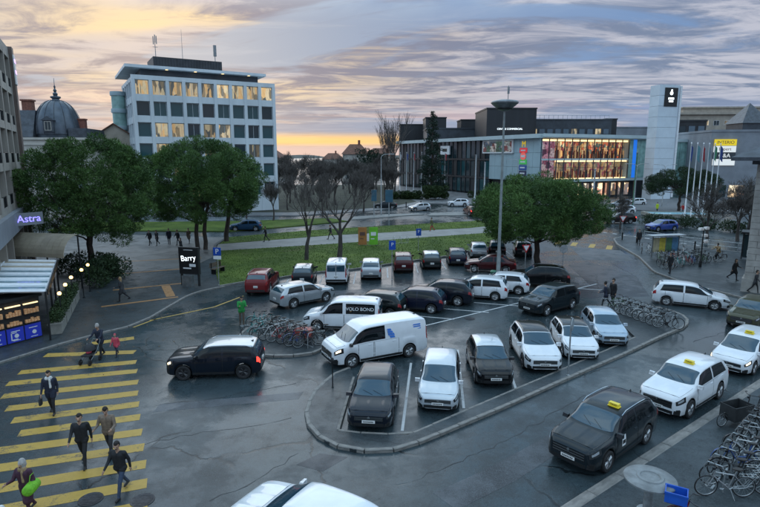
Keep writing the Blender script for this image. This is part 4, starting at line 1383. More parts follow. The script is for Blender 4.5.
def pine(name, label, loc, rx, ry, zc, rz_, seed, trunks=1, lean=(0, 0), leaf='pine_leaf', clumps=150, per=800, low=-.75, group=None):
    r = random.Random(seed)
    t = thing(name, label, 'tree', (loc[0], loc[1], loc[2] if len(loc) > 2 else .08), 0, group)
    cs, rad = [], []
    clumps = int(clumps * 1.45)
    for k in range(clumps):
        u = r.uniform(low, 1.)
        a = r.uniform(0, 2 * PI)
        s = math.sqrt(max(0, 1 - u * u))
        sh = r.uniform(.84, .98) if k % 6 else r.uniform(.3, .8)
        wob = 1 + .09 * math.sin(3 * a + seed) + .06 * math.sin(5 * a + 2 * seed + 3 * u)
        cs.append(np.array([lean[0] + rx * s * math.cos(a) * sh * wob, lean[1] + ry * s * math.sin(a) * sh * wob, zc + rz_ * u * sh]))
        rad.append(r.uniform(.085, .165) * (rx + ry + rz_) / 3 * 1.1)
    V = tuft_arrays(cs, rad, per, .21, .030, seed, .35, .8)
    ob('crown', tri_mesh('crown', V, leaf), t)
    mb = MB()
    zl = zc + rz_ * low
    for q in range(trunks):
        ox = (q - (trunks - 1) / 2) * .8
        top = (lean[0] * .8 + ox * 1.5, lean[1] * .8, zc - rz_ * .1)
        limb(mb, (ox, 0, -.1), top, .30 if trunks == 1 else .24, .13, r, .06, 9, 7)
    ob('trunk', mb.mesh('trunk', ['bark'], 50), t)
    br = MB()
    for k in range(26):
        c = cs[r.randrange(len(cs))]
        z0 = max(zl * .9, 1.6) + r.uniform(0, max(.5, zc - max(zl, 1.6)))
        f = min(1, z0 / max(.1, zc))
        limb(br, (lean[0] * .8 * f, lean[1] * .8 * f, z0 * .9), tuple(c), .09, .02, r, .15, 5, 4)
    ob('branches', br.mesh('branches', ['bark'], 50), t)
    return t
pine('pine_tree', 'large round pine shading the terrace at the left', (-24.6, 46.0), 5.1, 4.8, 6.9, 4.6, 3, lean=(.3, 0), clumps=200, low=-.85)
pine('pine_tree', 'broad pine behind the poster column in front of the white office', (-19.2, 58.3), 6.1, 5.2, 7.0, 4.6, 5, trunks=2, lean=(.4, 0), clumps=230, low=-.8)
pine('pine_tree', 'slim trunked pine at the lawn corner beside the broad pine', (-18.0, 63.6), 3.2, 3.4, 7.2, 3.2, 13, lean=(1.4, 0), clumps=90, low=-.7)
pine('pine_tree', 'spreading pine over the parked cars left of the side street', (15.0, 51.2, .0), 6.0, 5.4, 4.9, 3.2, 21, lean=(-.3, 0), clumps=230, low=-.85)
pine('pine_tree', 'dark low pine in front of the glass hall near the flags', (54.5, 100, .1), 6.4, 5, 4.6, 2.9, 34, leaf='pine_leaf_dark', clumps=120, low=-.5)

def conifer(loc, h, r0, seed, label):
    r = random.Random(seed)
    t = thing('cedar_tree', label, 'tree', (*loc, .1))
    cs, rad = [], []
    for k in range(34):
        z = h * (.13 + .87 * k / 34)
        R_ = r0 * (1 - k / 35) ** .8 * (1.12 if k % 3 else .72)
        nb_ = 4 if k > 26 else 7
        for j in range(nb_):
            a = r.uniform(0, 2 * PI)
            q = R_ * r.uniform(.35, 1.)
            cs.append(np.array([math.cos(a) * q, math.sin(a) * q, z - q * .25 + r.uniform(-.2, .2)]))
            rad.append(r.uniform(.45, .8) * (1.1 - .6 * k / 34))
    ob('crown', tri_mesh('crown', tuft_arrays(cs, rad, 210, .4, .08, seed, -.1, .5), 'cedar_leaf'), t)
    mb = MB()
    limb(mb, (0, 0, -.1), (0, 0, h * .97), .38, .05, r, .01, 8, 6)
    ob('trunk', mb.mesh('trunk', ['bark'], 50), t)
conifer((13.0, 139), 21.0, 4.0, 4, 'tall dark conifer in front of the shopping centre flags')

def bare(seed, h, spread, trunk_r, levels=5, up=.6, kids=(3, 4), twig=.012, first=.28, narrow=1.):
    r = random.Random(seed)
    mb, tw_ = MB(), MB()
    def grow(p, d, ln, rad, lv):
        pts, rr = [p], [rad]
        q = p.copy()
        dd = d.copy()
        sg = 4 if lv < 3 else 3
        for i in range(sg):
            dd = (dd + Vector((r.gauss(0, .13), r.gauss(0, .13), r.gauss(.03, .07)))).normalized()
            q = q + dd * ln / sg
            pts.append(q.copy())
            rr.append(max(twig * .7, rad * (1 - .45 * (i + 1) / sg)))
        (mb if lv < 2 else tw_).tube(pts, rr, 7 if lv < 2 else (4 if lv < 3 else 3), 0, lv < 1)
        if lv >= levels:
            return
        n = r.randint(*kids) + (1 if lv >= 3 else 0)
        for k in range(n):
            f = r.uniform(.35, 1.) if lv else r.uniform(.55, 1.)
            i = min(sg - 1, int(f * sg))
            b = pts[i].lerp(pts[i + 1], f * sg - i)
            a = r.uniform(0, 2 * PI)
            side = Vector((math.cos(a), math.sin(a), 0))
            nd_ = (dd * r.uniform(.5, .9) + side * spread * r.uniform(.6, 1.1) * narrow + Vector((0, 0, up * r.uniform(.3, 1)))).normalized()
            grow(b, nd_, ln * r.uniform(.58, .80), max(twig, rr[i] * r.uniform(.5, .68)), lv + 1)
        grow(pts[-1], dd, ln * .7, rr[-1] * .85, lv + 1)
    grow(Vector((0, 0, -.1)), Vector((r.uniform(-.08, .08), r.uniform(-.08, .08), 1)).normalized(), h * first, trunk_r, 0)
    zm = max(v[2] for v in tw_.v)
    k = h / zm
    for q in (mb, tw_):
        q.v = [(a * k, b * k, c * k) for a, b, c in q.v]
    return mb.mesh('trunk', ['bark_grey'], 50), tw_.mesh('branches', ['twig'])
def bare_tree(name, me, loc, rz, sc, label, group=None):
    t = thing(name, label, 'tree', (*loc, .1) if len(loc) == 2 else loc, rz, group)
    t.scale = (sc,) * 3
    ob('trunk', me[0], t)
    ob('branches', me[1], t)
    return t
B1 = bare(11, 9.0, .75, .22, 5, .45, (2, 3), .007)
B2 = bare(12, 9.4, .65, .18, 5, .5, (2, 3), .007)
bare_tree('bare_tree', B1, (-3.9, 50.5), .4, .98, 'leafless forked tree on the lawn behind the white van')
bare_tree('bare_tree', B2, (-7.1, 52.0), 2.1, .95, 'leafless tree on the lawn left of the forked one')
B3 = [bare(40 + k, 13, .62, .26, 5, .55, (3, 4), .021) for k in range(4)]
bg = [(-14, 108, 1.0), (-9, 112, 1.05), (-4, 118, .95), (1, 122, 1.0), (-19, 116, .95), (-23, 125, 1.0), (-12, 130, 1.1), (-6, 136, 1.05), (3, 139, 1.0), (-17, 142, 1.15), (-28, 138, 1.1), (-1, 152, 1.15),
      (-10, 104, .8), (-17, 101, .75), (-5, 107, .85), (-13, 120, 1.), (-20, 131, 1.), (-26, 117, .9), (-2, 130, 1.), (-8, 146, 1.1), (-15, 154, 1.1), (-25, 150, 1.1), (2, 160, 1.1), (-36, 140, 1.1), (-33, 150, 1.1), (-22, 160, 1.2), (-11, 165, 1.2), (4, 168, 1.1), (-40, 170, 1.3), (-30, 178, 1.3)]
for k, (x, y, s) in enumerate(bg):
    bare_tree('bare_tree', B3[k % 4], (x, y), k * 1.7, s * .70, 'leafless tree in the dense park grove between office and shopping centre', 'bare park grove')
for k, (x, y, s) in enumerate([(-16.5, 84.5, .50), (-9.5, 90.5, .55), (-3.0, 98.5, .6), (-21.5, 88, .5)]):
    bare_tree('bare_tree', B3[(k + 1) % 4], (x, y), k * 2.3, s, ['small leafless street tree behind the far lawn, nearest the pines', 'small leafless street tree behind the far lawn in the middle', 'small leafless street tree beside the blue direction signs', 'small leafless street tree half hidden by the broad pine'][k])
PP = bare(61, 22, .26, .24, 4, 1.1, (3, 4), .022, .30, .55)
for k, (x, y, s) in enumerate([(1.9, 150, 1.0), (4.0, 152, .93), (2.9, 158, .88)]):
    bare_tree('poplar_tree', PP, (x, y), k * 2.0, s, ['tallest leafless poplar left of the flagpoles', 'leafless poplar close to the flagpoles', 'shorter leafless poplar behind the other two'][k], 'leafless poplars')
B4 = bare(71, 7.5, .8, .16, 5, .4, (3, 4), .013)
for k, (x, y, s) in enumerate([(37.5, 62.5, 1.0), (42.5, 64.5, 1.05), (47.5, 70, .95), (33.5, 76, .7)]):
    bare_tree('bare_tree', B4, (x, y), k * 1.3, s, ['leafless tree beside the railing near the stone building', 'leafless tree nearest the stone building', 'leafless tree in front of the grey store', 'small leafless tree by the blue car'][k], 'bare trees by the right road')

def shrub(loc, sx, sy, sz, n, label, seed, m='shrub_leaf', group=None):
    rs = np.random.RandomState(seed)
    cs = [np.array([rs.uniform(-sx, sx), rs.uniform(-sy, sy), sz * rs.uniform(.25, .8)]) for _ in range(n)]
    rad = [rs.uniform(.45, .65) * min(sz, 1.2) for _ in range(n)]
    t = thing('shrub', label, 'shrub', (*loc, .1), 0, group)
    ob('foliage', tri_mesh('foliage', tuft_arrays(cs, rad, 300 if loc[1] < 90 else 420, .2 if loc[1] < 90 else .34, .06 if loc[1] < 90 else .11, seed, .2), m), t)
    st_ = MB()
    for _ in range(8):
        c = cs[rs.randint(len(cs))]
        st_.tube([(c[0] * .3, c[1] * .3, -.1), tuple(c)], [.04, .012], 4)
    ob('stems', st_.mesh('stems', ['twig']), t)
    return t
shrub((12.6, 126), 2.6, 1.8, 3.2, 60, 'large dark round bush in front of the dark glass wing', 3)
shrub((6.0, 128), 3.4, 1.5, 1.5, 40, 'low brownish bush left of the dark round bush', 4)
shrub((24.5, 132), 3.2, 1.5, 1.5, 14, 'low bush at the foot of the dark glass wall', 6)
for k in range(6):
    x, y = 40.2 + k * 2.15, 80.0 - k * 2.6
    shrub((x, y), 1.7, 1.2, 1.25, 14, 'clipped dark hedge block along the right road, %s from the left' % ORD[k], 20 + k, 'pine_leaf_dark', 'hedge along the right road')
shrub((-24.6, 46.6), 2.6, 1.6, 1.5, 26, 'dark undergrowth around the foot of the terrace pine', 51, 'pine_leaf_dark')
shrub((-22.2, 42.6), 1.2, 2.0, 1.9, 24, 'tall dark bush behind the farthest globe lamps', 52, 'pine_leaf_dark')
shrub((-20.75, 26.3), .35, .35, 2.2, 9, 'bright green bush beside the newsstand at the left edge', 53)
tr = thing('evergreen_tree', 'dark broad evergreen tree rising behind the park grove', 'tree', (-2.2, 175, .1))
rs_ = np.random.RandomState(9)
cs = [np.array([rs_.normal() * 3.2, rs_.normal() * 2.5, 7.5 + rs_.normal() * 2.0]) for _ in range(60)]
ob('crown', tri_mesh('crown', tuft_arrays(cs, [rs_.uniform(.8, 1.4) for _ in cs], 120, .5, .12, 77), 'cedar_leaf'), tr)
ob('trunk', MB().tube([(0, 0, -.1), (0, 0, 7)], [.4, .2], 8).mesh('trunk', ['bark'], 50), tr)
# ------------------------------------------------------------------ vehicles
class Car:
    """lofted body: sections along the length, everything else is laid on that surface"""
    def __init__(s, L, W, H, wb, fo, Rw, top, belt, plan, roofw=.78, clear=.20, glass=None):
        s.L, s.W, s.H, s.wb, s.R = L, W, H, wb, Rw
        s.xf = L / 2 - fo
        s.xr = s.xf - wb
        s.top, s.belt, s.plan = pchip(top), pchip(belt), pchip(plan)
        s.roofw, s.clear = roofw, clear
        s.g = glass
    def sect(s, t):
        x = (t - .5) * s.L
        zb = s.clear + .10 * max(0, (.05 - t) / .05) + .06 * max(0, (t - .95) / .05)
        Ra = s.R + .055
        for xa in (s.xf, s.xr):
            d = abs(x - xa)
            if d < Ra:
                zb = max(zb, s.R + math.sqrt(Ra * Ra - d * d) * .98)
        zt = s.top(t)
        zs = min(s.belt(t), zt - .03)
        zb = min(zb, zs - .05)
        w = s.W / 2 * s.plan(t)
        c = min(1, max(0, (zt - zs - .04) / .28))
        wt = w * (.90 + (s.roofw - .90) * c)
        P = [(0, zb), (.80 * w, zb), (.965 * w, zb + .03), (w, zb + (zs - zb) * .38), (.995 * w, zb + (zs - zb) * .74), (.958 * w, zs), None,
             (wt, zt - (.014 + .058 * c)), (wt * .90, zt - (.006 + .020 * c)), (wt * .55, zt - .005), (0, zt)]
        P[6] = ((P[5][0] + P[7][0]) / 2 + .018 * c, (P[5][1] + P[7][1]) / 2)
        return x, P
    def S(s, t, u, side=1):
        x, P = s.sect(t)
        i = min(9, int(u))
        f = u - i
        a, b = P[i], P[i + 1]
        return Vector((x, side * (a[0] + (b[0] - a[0]) * f), a[1] + (b[1] - a[1]) * f))
    def N(s, t, u, side=1):
        e = .004
        t0, t1 = max(0, t - e), min(1, t + e)
        u0, u1 = max(0.02, u - .05), min(9.98, u + .05)
        a = s.S(t1, u, side) - s.S(t0, u, side)
        b = s.S(t, u1, side) - s.S(t, u0, side)
        n = a.cross(b)
        if n.length < 1e-9:
            return Vector((0, 0, 1))
        n.normalize()
        c = s.S(t, u, side) - Vector((0, 0, .5))
        c.x *= .3
        return n if n.dot(c) > 0 else -n
    def body(s):
        ts = set([0, .003, .008, .015, .024, .036, .05, .95, .965, .977, .986, .993, .997, 1.])
        ts |= set(i / 44 for i in range(45))
        for xa in (s.xf, s.xr):
            Ra = s.R + .055
            for k in range(15):
                ts.add((xa + Ra * math.cos(PI * k / 14)) / s.L + .5)
            for e in (-1.001, 1.001):
                ts.add((xa + e * (Ra + .002)) / s.L + .5)
        ts = sorted(t for t in ts if 0 <= t <= 1)
        us = [0, 1, 1.6, 2, 2.5, 3, 3.5, 4, 4.4, 4.8, 5, 5.4, 6, 6.6, 7, 7.5, 8, 8.5, 9, 10]
        mb = MB()
        rows = []
        n = len(us)
        for t in ts:
            for sd in (1, -1):
                for u in (us if sd == 1 else us[-2:0:-1]):
                    p = s.S(t, u, sd)
                    mb.v.append(tuple(p))
        k = 2 * n - 2
        for i in range(len(ts) - 1):
            for j in range(k):
                j2 = (j + 1) % k
                mb.f.append((i * k + j, (i + 1) * k + j, (i + 1) * k + j2, i * k + j2))
                uu = us[j] if j < n - 1 else us[k - j - 1]
                mb.m.append(1 if uu < 1.9 else 0)
        mb.f.append(tuple(range(k)))
        mb.m.append(0)
        mb.f.append(tuple(range((len(ts) - 1) * k, len(ts) * k))[::-1])
        mb.m.append(0)
        return mb.mesh('body', ['white_paint', 'trim_black'], 32)
    def patch(s, t0, t1, u0, u1, side=1, off=.005, nt=8, nu=5, m='car_glass', name='patch', across=False, bow=0., ridge=0.):
        """piece of the surface; t0,t1 may be functions of v. across: spans both sides over the top"""
        mb = MB()
        f0 = t0 if callable(t0) else (lambda v: t0)
        f1 = t1 if callable(t1) else (lambda v: t1)
        for j in range(nu + 1):
            v = j / nu
            for i in range(nt + 1):
                if across:
                    q = -1 + 2 * v
                    sd = 1 if q >= 0 else -1
                    u = 10 - abs(q) * (10 - u0)
                    a = f0(abs(q)) + (f1(abs(q)) - bow * q * q - f0(abs(q))) * i / nt
                else:
                    sd = side
                    u = u0 + (u1 - u0) * v
                    a = f0(v) + (f1(v) - f0(v)) * i / nt
                uu = min(u, 9.995)
                rg = ridge * (math.exp(-((abs(-1 + 2 * v) - .52) / .10) ** 2) + .6 * (abs(-1 + 2 * v) < .05)) if across else 0.
                p = s.S(a, uu, sd) + s.N(a, uu, sd) * (off + rg)
                mb.v.append(tuple(p))
        for j in range(nu):
            for i in range(nt):
                q = (j * (nt + 1) + i, j * (nt + 1) + i + 1, (j + 1) * (nt + 1) + i + 1, (j + 1) * (nt + 1) + i)
                mb.f.append(q)
                mb.m.append(0)
        # give it an edge that reaches back to the body
        bd = [(0, i) for i in range(nt + 1)] + [(j, nt) for j in range(1, nu + 1)] + [(nu, i) for i in range(nt - 1, -1, -1)] + [(j, 0) for j in range(nu - 1, 0, -1)]
        ids = []
        for j, i in bd:
            p = Vector(mb.v[j * (nt + 1) + i])
            c = Vector((p.x * .97, p.y, .62))
            ids.append(len(mb.v))
            d = (Vector((p.x * .9, 0, .6)) - p)
            mb.v.append(tuple(p + d.normalized() * (off + .004)))
        src = [j * (nt + 1) + i for j, i in bd]
        for k in range(len(bd)):
            k2 = (k + 1) % len(bd)
            mb.f.append((src[k], src[k2], ids[k2], ids[k]))
            mb.m.append(0)
        me = mb.mesh(name, [m], 50)
        return me

PLAN = [(0, .74), (.004, .80), (.015, .87), (.05, .945), (.12, .975), (.25, .992), (.5, 1.), (.75, .992), (.86, .975), (.93, .93), (.97, .85), (.99, .76), (1, .66)]
PLANV = [(0, .90), (.004, .94), (.02, .97), (.08, .985), (.3, 1.), (.8, 1.), (.9, .97), (.96, .90), (.99, .80), (1, .72)]
CARS = {
 'hatch': Car(4.05, 1.75, 1.46, 2.54, .80, .315,
    [(0, .50), (.003, .70), (.012, .90), (.028, 1.02), (.07, 1.24), (.115, 1.375), (.2, 1.435), (.33, 1.46), (.48, 1.445), (.565, 1.385), (.65, 1.20), (.745, .985), (.775, .955), (.88, .885), (.95, .82), (.982, .76), (1, .68)],
    [(0, .72), (.03, .93), (.2, .955), (.5, .925), (.72, .895), (.8, .86), (.92, .79), (1, .66)], PLAN, .765),
 'suv': Car(4.60, 1.87, 1.65, 2.70, .90, .36,
    [(0, .55), (.003, .80), (.012, 1.05), (.03, 1.18), (.075, 1.42), (.11, 1.55), (.2, 1.615), (.33, 1.65), (.5, 1.635), (.575, 1.57), (.65, 1.39), (.735, 1.135), (.76, 1.105), (.87, 1.05), (.95, .99), (.982, .92), (1, .82)],
    [(0, .85), (.03, 1.07), (.2, 1.09), (.5, 1.055), (.72, 1.03), (.8, 1.0), (.92, .95), (1, .79)], PLAN, .775, .235),
 'mpv': Car(4.35, 1.77, 1.60, 2.65, .86, .32,
    [(0, .55), (.003, .78), (.012, 1.0), (.03, 1.10), (.06, 1.36), (.095, 1.50), (.2, 1.575), (.36, 1.60), (.5, 1.575), (.58, 1.50), (.68, 1.27), (.785, 1.01), (.81, .98), (.9, .90), (.96, .82), (.986, .75), (1, .67)],
    [(0, .78), (.03, .98), (.2, 1.0), (.5, .96), (.74, .92), (.82, .88), (.93, .80), (1, .64)], PLAN, .78, .19),
 'mini': Car(4.25, 1.82, 1.56, 2.67, .80, .34,
    [(0, .55), (.003, .80), (.010, 1.02), (.022, 1.10), (.05, 1.36), (.075, 1.48), (.2, 1.54), (.36, 1.56), (.52, 1.54), (.60, 1.47), (.66, 1.32), (.715, 1.105), (.735, 1.085), (.86, 1.04), (.95, .99), (.982, .92), (1, .80)],
    [(0, .82), (.03, 1.02), (.2, 1.04), (.5, 1.02), (.7, 1.0), (.8, .97), (.92, .93), (1, .77)], PLAN, .80, .22),
 'sedan': Car(4.62, 1.80, 1.45, 2.78, .88, .325,
    [(0, .52), (.003, .72), (.012, .92), (.03, 1.0), (.075, 1.04), (.12, 1.10), (.20, 1.30), (.28, 1.42), (.40, 1.45), (.5, 1.43), (.57, 1.37), (.65, 1.19), (.735, .98), (.76, .955), (.88, .885), (.95, .81), (.982, .75), (1, .67)],
    [(0, .74), (.03, .93), (.2, .955), (.5, .925), (.72, .895), (.8, .86), (.92, .79), (1, .65)], PLAN, .75),
 'caddy': Car(4.50, 1.79, 1.84, 2.76, .88, .325,
    [(0, .55), (.003, 1.0), (.006, 1.45), (.012, 1.66), (.03, 1.76), (.12, 1.82), (.36, 1.84), (.55, 1.81), (.62, 1.72), (.70, 1.46), (.785, 1.13), (.81, 1.09), (.9, 1.0), (.96, .92), (.986, .84), (1, .74)],
    [(0, .95), (.03, 1.04), (.5, 1.04), (.74, 1.02), (.82, .97), (.93, .89), (1, .72)], PLANV, .84, .20),
 'van': Car(5.15, 1.96, 1.97, 3.15, .93, .345,
    [(0, .60), (.003, 1.1), (.006, 1.60), (.012, 1.82), (.03, 1.90), (.12, 1.95), (.4, 1.97), (.62, 1.95), (.68, 1.90), (.735, 1.74), (.80, 1.45), (.865, 1.20), (.885, 1.165), (.95, 1.09), (.98, 1.0), (1, .86)],
    [(0, 1.0), (.03, 1.12), (.5, 1.14), (.78, 1.12), (.86, 1.08), (.94, 1.01), (1, .83)], PLANV, .84, .22),
}
GL_ = {  # t of: rear glass low/high, wind screen high/low, side glass rear(low,high), B pillar, front(low,high)
 'hatch': (.033, .098, .578, .742, (.125, .175), .40, (.715, .60)),
 'suv':   (.034, .092, .588, .732, (.115, .165), .40, (.705, .605)),
 'mpv':   (.032, .082, .595, .782, (.100, .140), .41, (.755, .62)),
 'mini':  (.026, .066, .612, .712, (.095, .110), .40, (.690, .625)),
 'sedan': (.135, .255, .582, .732, (.215, .290), .44, (.705, .60)),
 'caddy': (.007, .013, .632, .782, (.06, .06), .46, (.755, .655)),
 'van':   (.007, .013, .742, .862, (.06, .06), .46, (.845, .765)),
}
def wheel_meshes(R_, alloy=True):
    ty = MB()
    ty.lathe([(R_ * .66, -.095), (R_ * .90, -.105), (R_ * .985, -.08), (R_, -.04), (R_, .04), (R_ * .985, .08), (R_ * .90, .105), (R_ * .66, .095), (R_ * .66, -.095)], 26, 0, (0, 0, 0), 'y')
    tyre = ty.mesh('wheel', ['rubber'], 40)
    rm = MB()
    rm.lathe([(R_ * .67, -.06), (R_ * .67, .088), (R_ * .60, .082), (R_ * .57, .02), (.03, .015), (.03, -.02), (R_ * .55, -.05), (R_ * .67, -.06)], 24, 0, (0, 0, 0), 'y')
    n = 5
    for k in range(n):
        for e in (-.17, .17):
            a = 2 * PI * k / n
            p0 = Vector((math.cos(a), 0, math.sin(a))) * .035
            p1 = Vector((math.cos(a + e), 0, math.sin(a + e))) * R_ * .62
            rm.tube([(p0.x, .065, p0.z), (p1.x, .07, p1.z)], [.028, .020], 4)
    rm.lathe([(.0, .05), (.055, .05), (.055, .085), (0, .09)], 10, 0, (0, 0, 0), 'y')
    rim = rm.mesh('rim', ['alloy'], 40)
    return tyre, rim
PROTO = {}
def proto(kind):
    """all part meshes of a body type, made once"""
    if kind in PROTO:
        return PROTO[kind]
    c = CARS[kind]
    g0, g1, w1, w0, (sr0, sr1), bp, (sf0, sf1) = GL_[kind]
    L, W, H = c.L, c.W, c.H
    P = []   # (name, mesh, loc, rot, tag, children)
    van = kind in ('van', 'caddy')
    P.append(('body', c.body(), None, 'body'))
    P.append(('windshield', c.patch(w1, w0, 7.35, 10, off=.006, nt=8, nu=14, across=True, bow=.030, name='windshield'), None, 'glass'))
    if not van:
        P.append(('rear_window', c.patch(g0 + .004, g1, 7.5, 10, off=.006, nt=6, nu=12, across=True, name='rear_window'), None, 'glass'))
    for sd in (1, -1):
        fr = (lambda v: sf0 + (sf1 - sf0) * v)
        rr = (lambda v: sr0 + (sr1 - sr0) * v)
        P.append(('side_window', c.patch(bp + .012, fr, 5.16, 6.88, sd, .006, 10, 5, name='side_window', m='side_glass'), None, 'glass'))
        if kind == 'caddy':
            P.append(('side_window', c.patch(.06, bp - .03, 5.16, 6.75, sd, .006, 10, 5, name='side_window', m='side_glass'), None, 'glass'))
        elif kind != 'van':
            P.append(('side_window', c.patch(rr, bp - .012, 5.18, 6.86, sd, .006, 10, 5, name='side_window', m='side_glass'), None, 'glass'))
        # doors with dark gaps round them
        dt1 = min(sf0 - .01, (c.xf - c.R - .10) / L + .5)
        spans = [(bp, dt1, 'front')]
        if kind == 'van':
            spans = [(.60, (c.xf - c.R - .10) / L + .5 + .02, 'front'), (.33, .585, 'rear')]
        elif kind == 'caddy':
            spans = [(bp + .0, dt1, 'front'), (.22, bp - .012, 'rear')]
        else:
            spans.append((max(sr0 + .02, .17), bp - .006, 'rear'))
        for a, b, nm in spans:
            P.append(('door', c.patch(a, b, 2.45, 4.97, sd, .007, 14, 6, 'white_paint', 'door'), None, 'door',
                      [('door_gap', c.patch(a - .004, b + .004, 2.38, 5.0, sd, .003, 14, 6, 'black', 'door_gap'), 'plain'),
                       ('door_handle', (lambda q: MB().box(q.x, q.y + sd * .012, q.z - .012, .17, .03, .028).mesh('door_handle', ['trim_black']))(c.S((a + .035) if nm == 'front' else (a + .05), 4.55, sd)), 'handle')]))
        hl = {'van': (.915, .975, 4.05, 5.0), 'caddy': (.915, .975, 4.0, 4.95), 'mini': (.925, .975, 4.05, 5.1)}.get(kind, (.915, .980, 4.1, 5.05))
        P.append(('headlight', c.patch(hl[0] - .012, hl[1] + .010, hl[2] - .12, hl[3] + .02, sd, .006, 8, 5, 'lamp_bezel', 'headlight'), None, 'bezel',
                  [('lens', c.patch(hl[0] + .012, hl[1] - .002, hl[2] + .28, hl[3] - .22, sd, .011, 8, 4, 'headlamp', 'lens'), 'headlight')]))
        P.append(('fog_lamp', c.patch(.962, .988, 2.35, 3.1, sd, .009, 5, 3, 'black', 'fog_lamp'), None, 'plain'))
        tl = {'van': (.001, .018, 4.0, 6.2), 'caddy': (.001, .018, 4.2, 6.4), 'mpv': (.008, .05, 4.0, 5.6), 'suv': (.008, .055, 4.15, 5.05), 'mini': (.006, .04, 3.9, 5.1), 'sedan': (.006, .05, 4.1, 5.1)}.get(kind, (.008, .055, 4.0, 5.1))
        P.append(('tail_light', c.patch(tl[0], tl[1], tl[2], tl[3], sd, .007, 6, 5, 'tail_red', 'tail_light'), None, 'tail'))
        q = c.S(sf0 - .012, 5.0, sd)
        mm = MB()
        mm.add([(-.07, 0, -.06), (.07, 0, -.05), (.07, sd * .20, -.05), (-.05, sd * .21, -.06), (-.07, 0, .07), (.04, 0, .06), (.03, sd * .20, .07), (-.05, sd * .21, .08)],
               [(3, 2, 1, 0), (4, 5, 6, 7), (0, 1, 5, 4), (1, 2, 6, 5), (2, 3, 7, 6), (3, 0, 4, 7)])
        mm.box(0, 0, -.1, .07, .07, .06)
        P.append(('mirror', mm.mesh('mirror', ['white_paint'], 40), (q.x, q.y - sd * .02, q.z + .07), 'mirror'))
        # sill and arch trim
        P.append(('sill', c.patch(.5 + (c.xr + c.R + .08) / L, .5 + (c.xf - c.R - .08) / L, 1.95, 2.4, sd, .008, 6, 2, 'trim_black', 'sill'), None, 'plain'))
    xf = L / 2
    pf = c.plan(1) * W / 2
    zn = c.top(1)
    gz0, gz1 = .46 if zn < .75 else .50, zn - .035
    gr = MB()
    n_ = 5
    gw = pf * .92
    gr.b2(xf - .03, xf + .006, -gw, gw, gz0 + .03, gz1)
    P.append(('grille', gr.mesh('grille', ['black']), None, 'plain',
              [('grille_bar', (lambda q: [q.b2(xf + .0062, xf + .016, -gw * .97, gw * .97, gz0 + .03 + (gz1 - gz0 - .03) * (k + .6) / 3 - .006, gz0 + .03 + (gz1 - gz0 - .03) * (k + .6) / 3 + .008) for k in range(3)] and q)(MB()).mesh('grille_bar', ['chrome']), 'bar')]))
    P.append(('lower_intake', MB().b2(xf - .05, xf + .004, -pf * .98, pf * .98, c.clear + .085, gz0 - .06).mesh('lower_intake', ['black']), None, 'plain'))
    P.append(('bumper_trim', c.patch(.955, .996, 2.0, 2.9, 1, .005, 8, 3, 'trim_black', 'bumper_trim'), None, 'plain'))
    P.append(('bumper_trim', c.patch(.955, .996, 2.0, 2.9, -1, .005, 8, 3, 'trim_black', 'bumper_trim'), None, 'plain'))
    pl_ = MB().b2(xf + .017, xf + .030, -.24, .24, gz0 - .05, gz0 + .055)
    for k in range(7):
        pl_.b2(xf + .030, xf + .032, -.19 + k * .055, -.155 + k * .055, gz0 - .025, gz0 + .03, 1)
    P.append(('number_plate', pl_.mesh('number_plate', ['plate', 'black']), None, 'plate'))
    P.append(('badge', MB().lathe([(0, 0), (.05, 0), (.05, .012), (0, .014)], 12, 0, (xf + .014, 0, gz1 - .03), 'x').mesh('badge', ['chrome'], 40), None, 'plain'))
    xr = -L / 2
    pr = c.plan(0) * W / 2
    P.append(('rear_bumper', MB().b2(xr - .012, xr + .05, -pr * .99, pr * .99, c.clear + .13, .50).mesh('rear_bumper', ['trim_black']), None, 'plain'))
    zp = .62 if kind in ('hatch', 'mpv', 'sedan') else .74
    zp = min(zp, c.top(.003) + .02)
    pl_ = MB().b2(xr - .020, xr + .02, -.16, .16, zp - .1, zp + .05)
    for k in range(5):
        pl_.b2(xr - .022, xr - .020, -.12 + k * .055, -.085 + k * .055, zp - .075, zp - .02, 1)
    P.append(('number_plate', pl_.mesh('number_plate', ['plate', 'black']), None, 'plate'))
    if kind == 'van' or kind == 'caddy':
        zz = c.top(.006)
        P.append(('rear_window', MB().b2(xr - .006, xr + .03, -.70, -.04, 1.12, 1.62).b2(xr - .006, xr + .03, .04, .70, 1.12, 1.62).mesh('rear_window', ['car_glass']), None, 'glass'))
        P.append(('rear_door_gap', MB().b2(xr - .004, xr + .02, -.012, .012, .52, 1.70).mesh('rear_door_gap', ['black']), None, 'plain'))
    # wipers
    for yy in (.12, .50):
        a, b = c.S(w0 - .010, 9.6 if yy < .3 else 8.9, 1), c.S(w0 - .055, 9.95 if yy < .3 else 9.35, 1)
        a.y, b.y = (yy - .1) * 1., yy - .48
        za, zb_ = c.top((a.x / L) + .5) + .018, c.top((b.x / L) + .5) + .018
        P.append(('wiper', MB().tube([(a.x, a.y, za), (b.x, b.y, zb_)], .0055, 4).mesh('wiper', ['black']), None, 'plain'))
    roof = c.patch(g1 + .012 if not van else .03, w1 - .012, 7.55, 10, off=.005, nt=12, nu=14, across=True, name='roof_panel', m='white_paint')
    bn = (w0 + .022, .955)
    P.append(('bonnet', c.patch(bn[0], bn[1], 7.2, 10, off=.007, nt=8, nu=30, across=True, name='bonnet', m='white_paint', ridge=.012), None, 'door',
              [('bonnet_gap', c.patch(bn[0] - .002, bn[1] + .0015, 7.14, 10, off=.003, nt=8, nu=12, across=True, name='bonnet_gap', m='black'), 'plain')]))
    rails = []
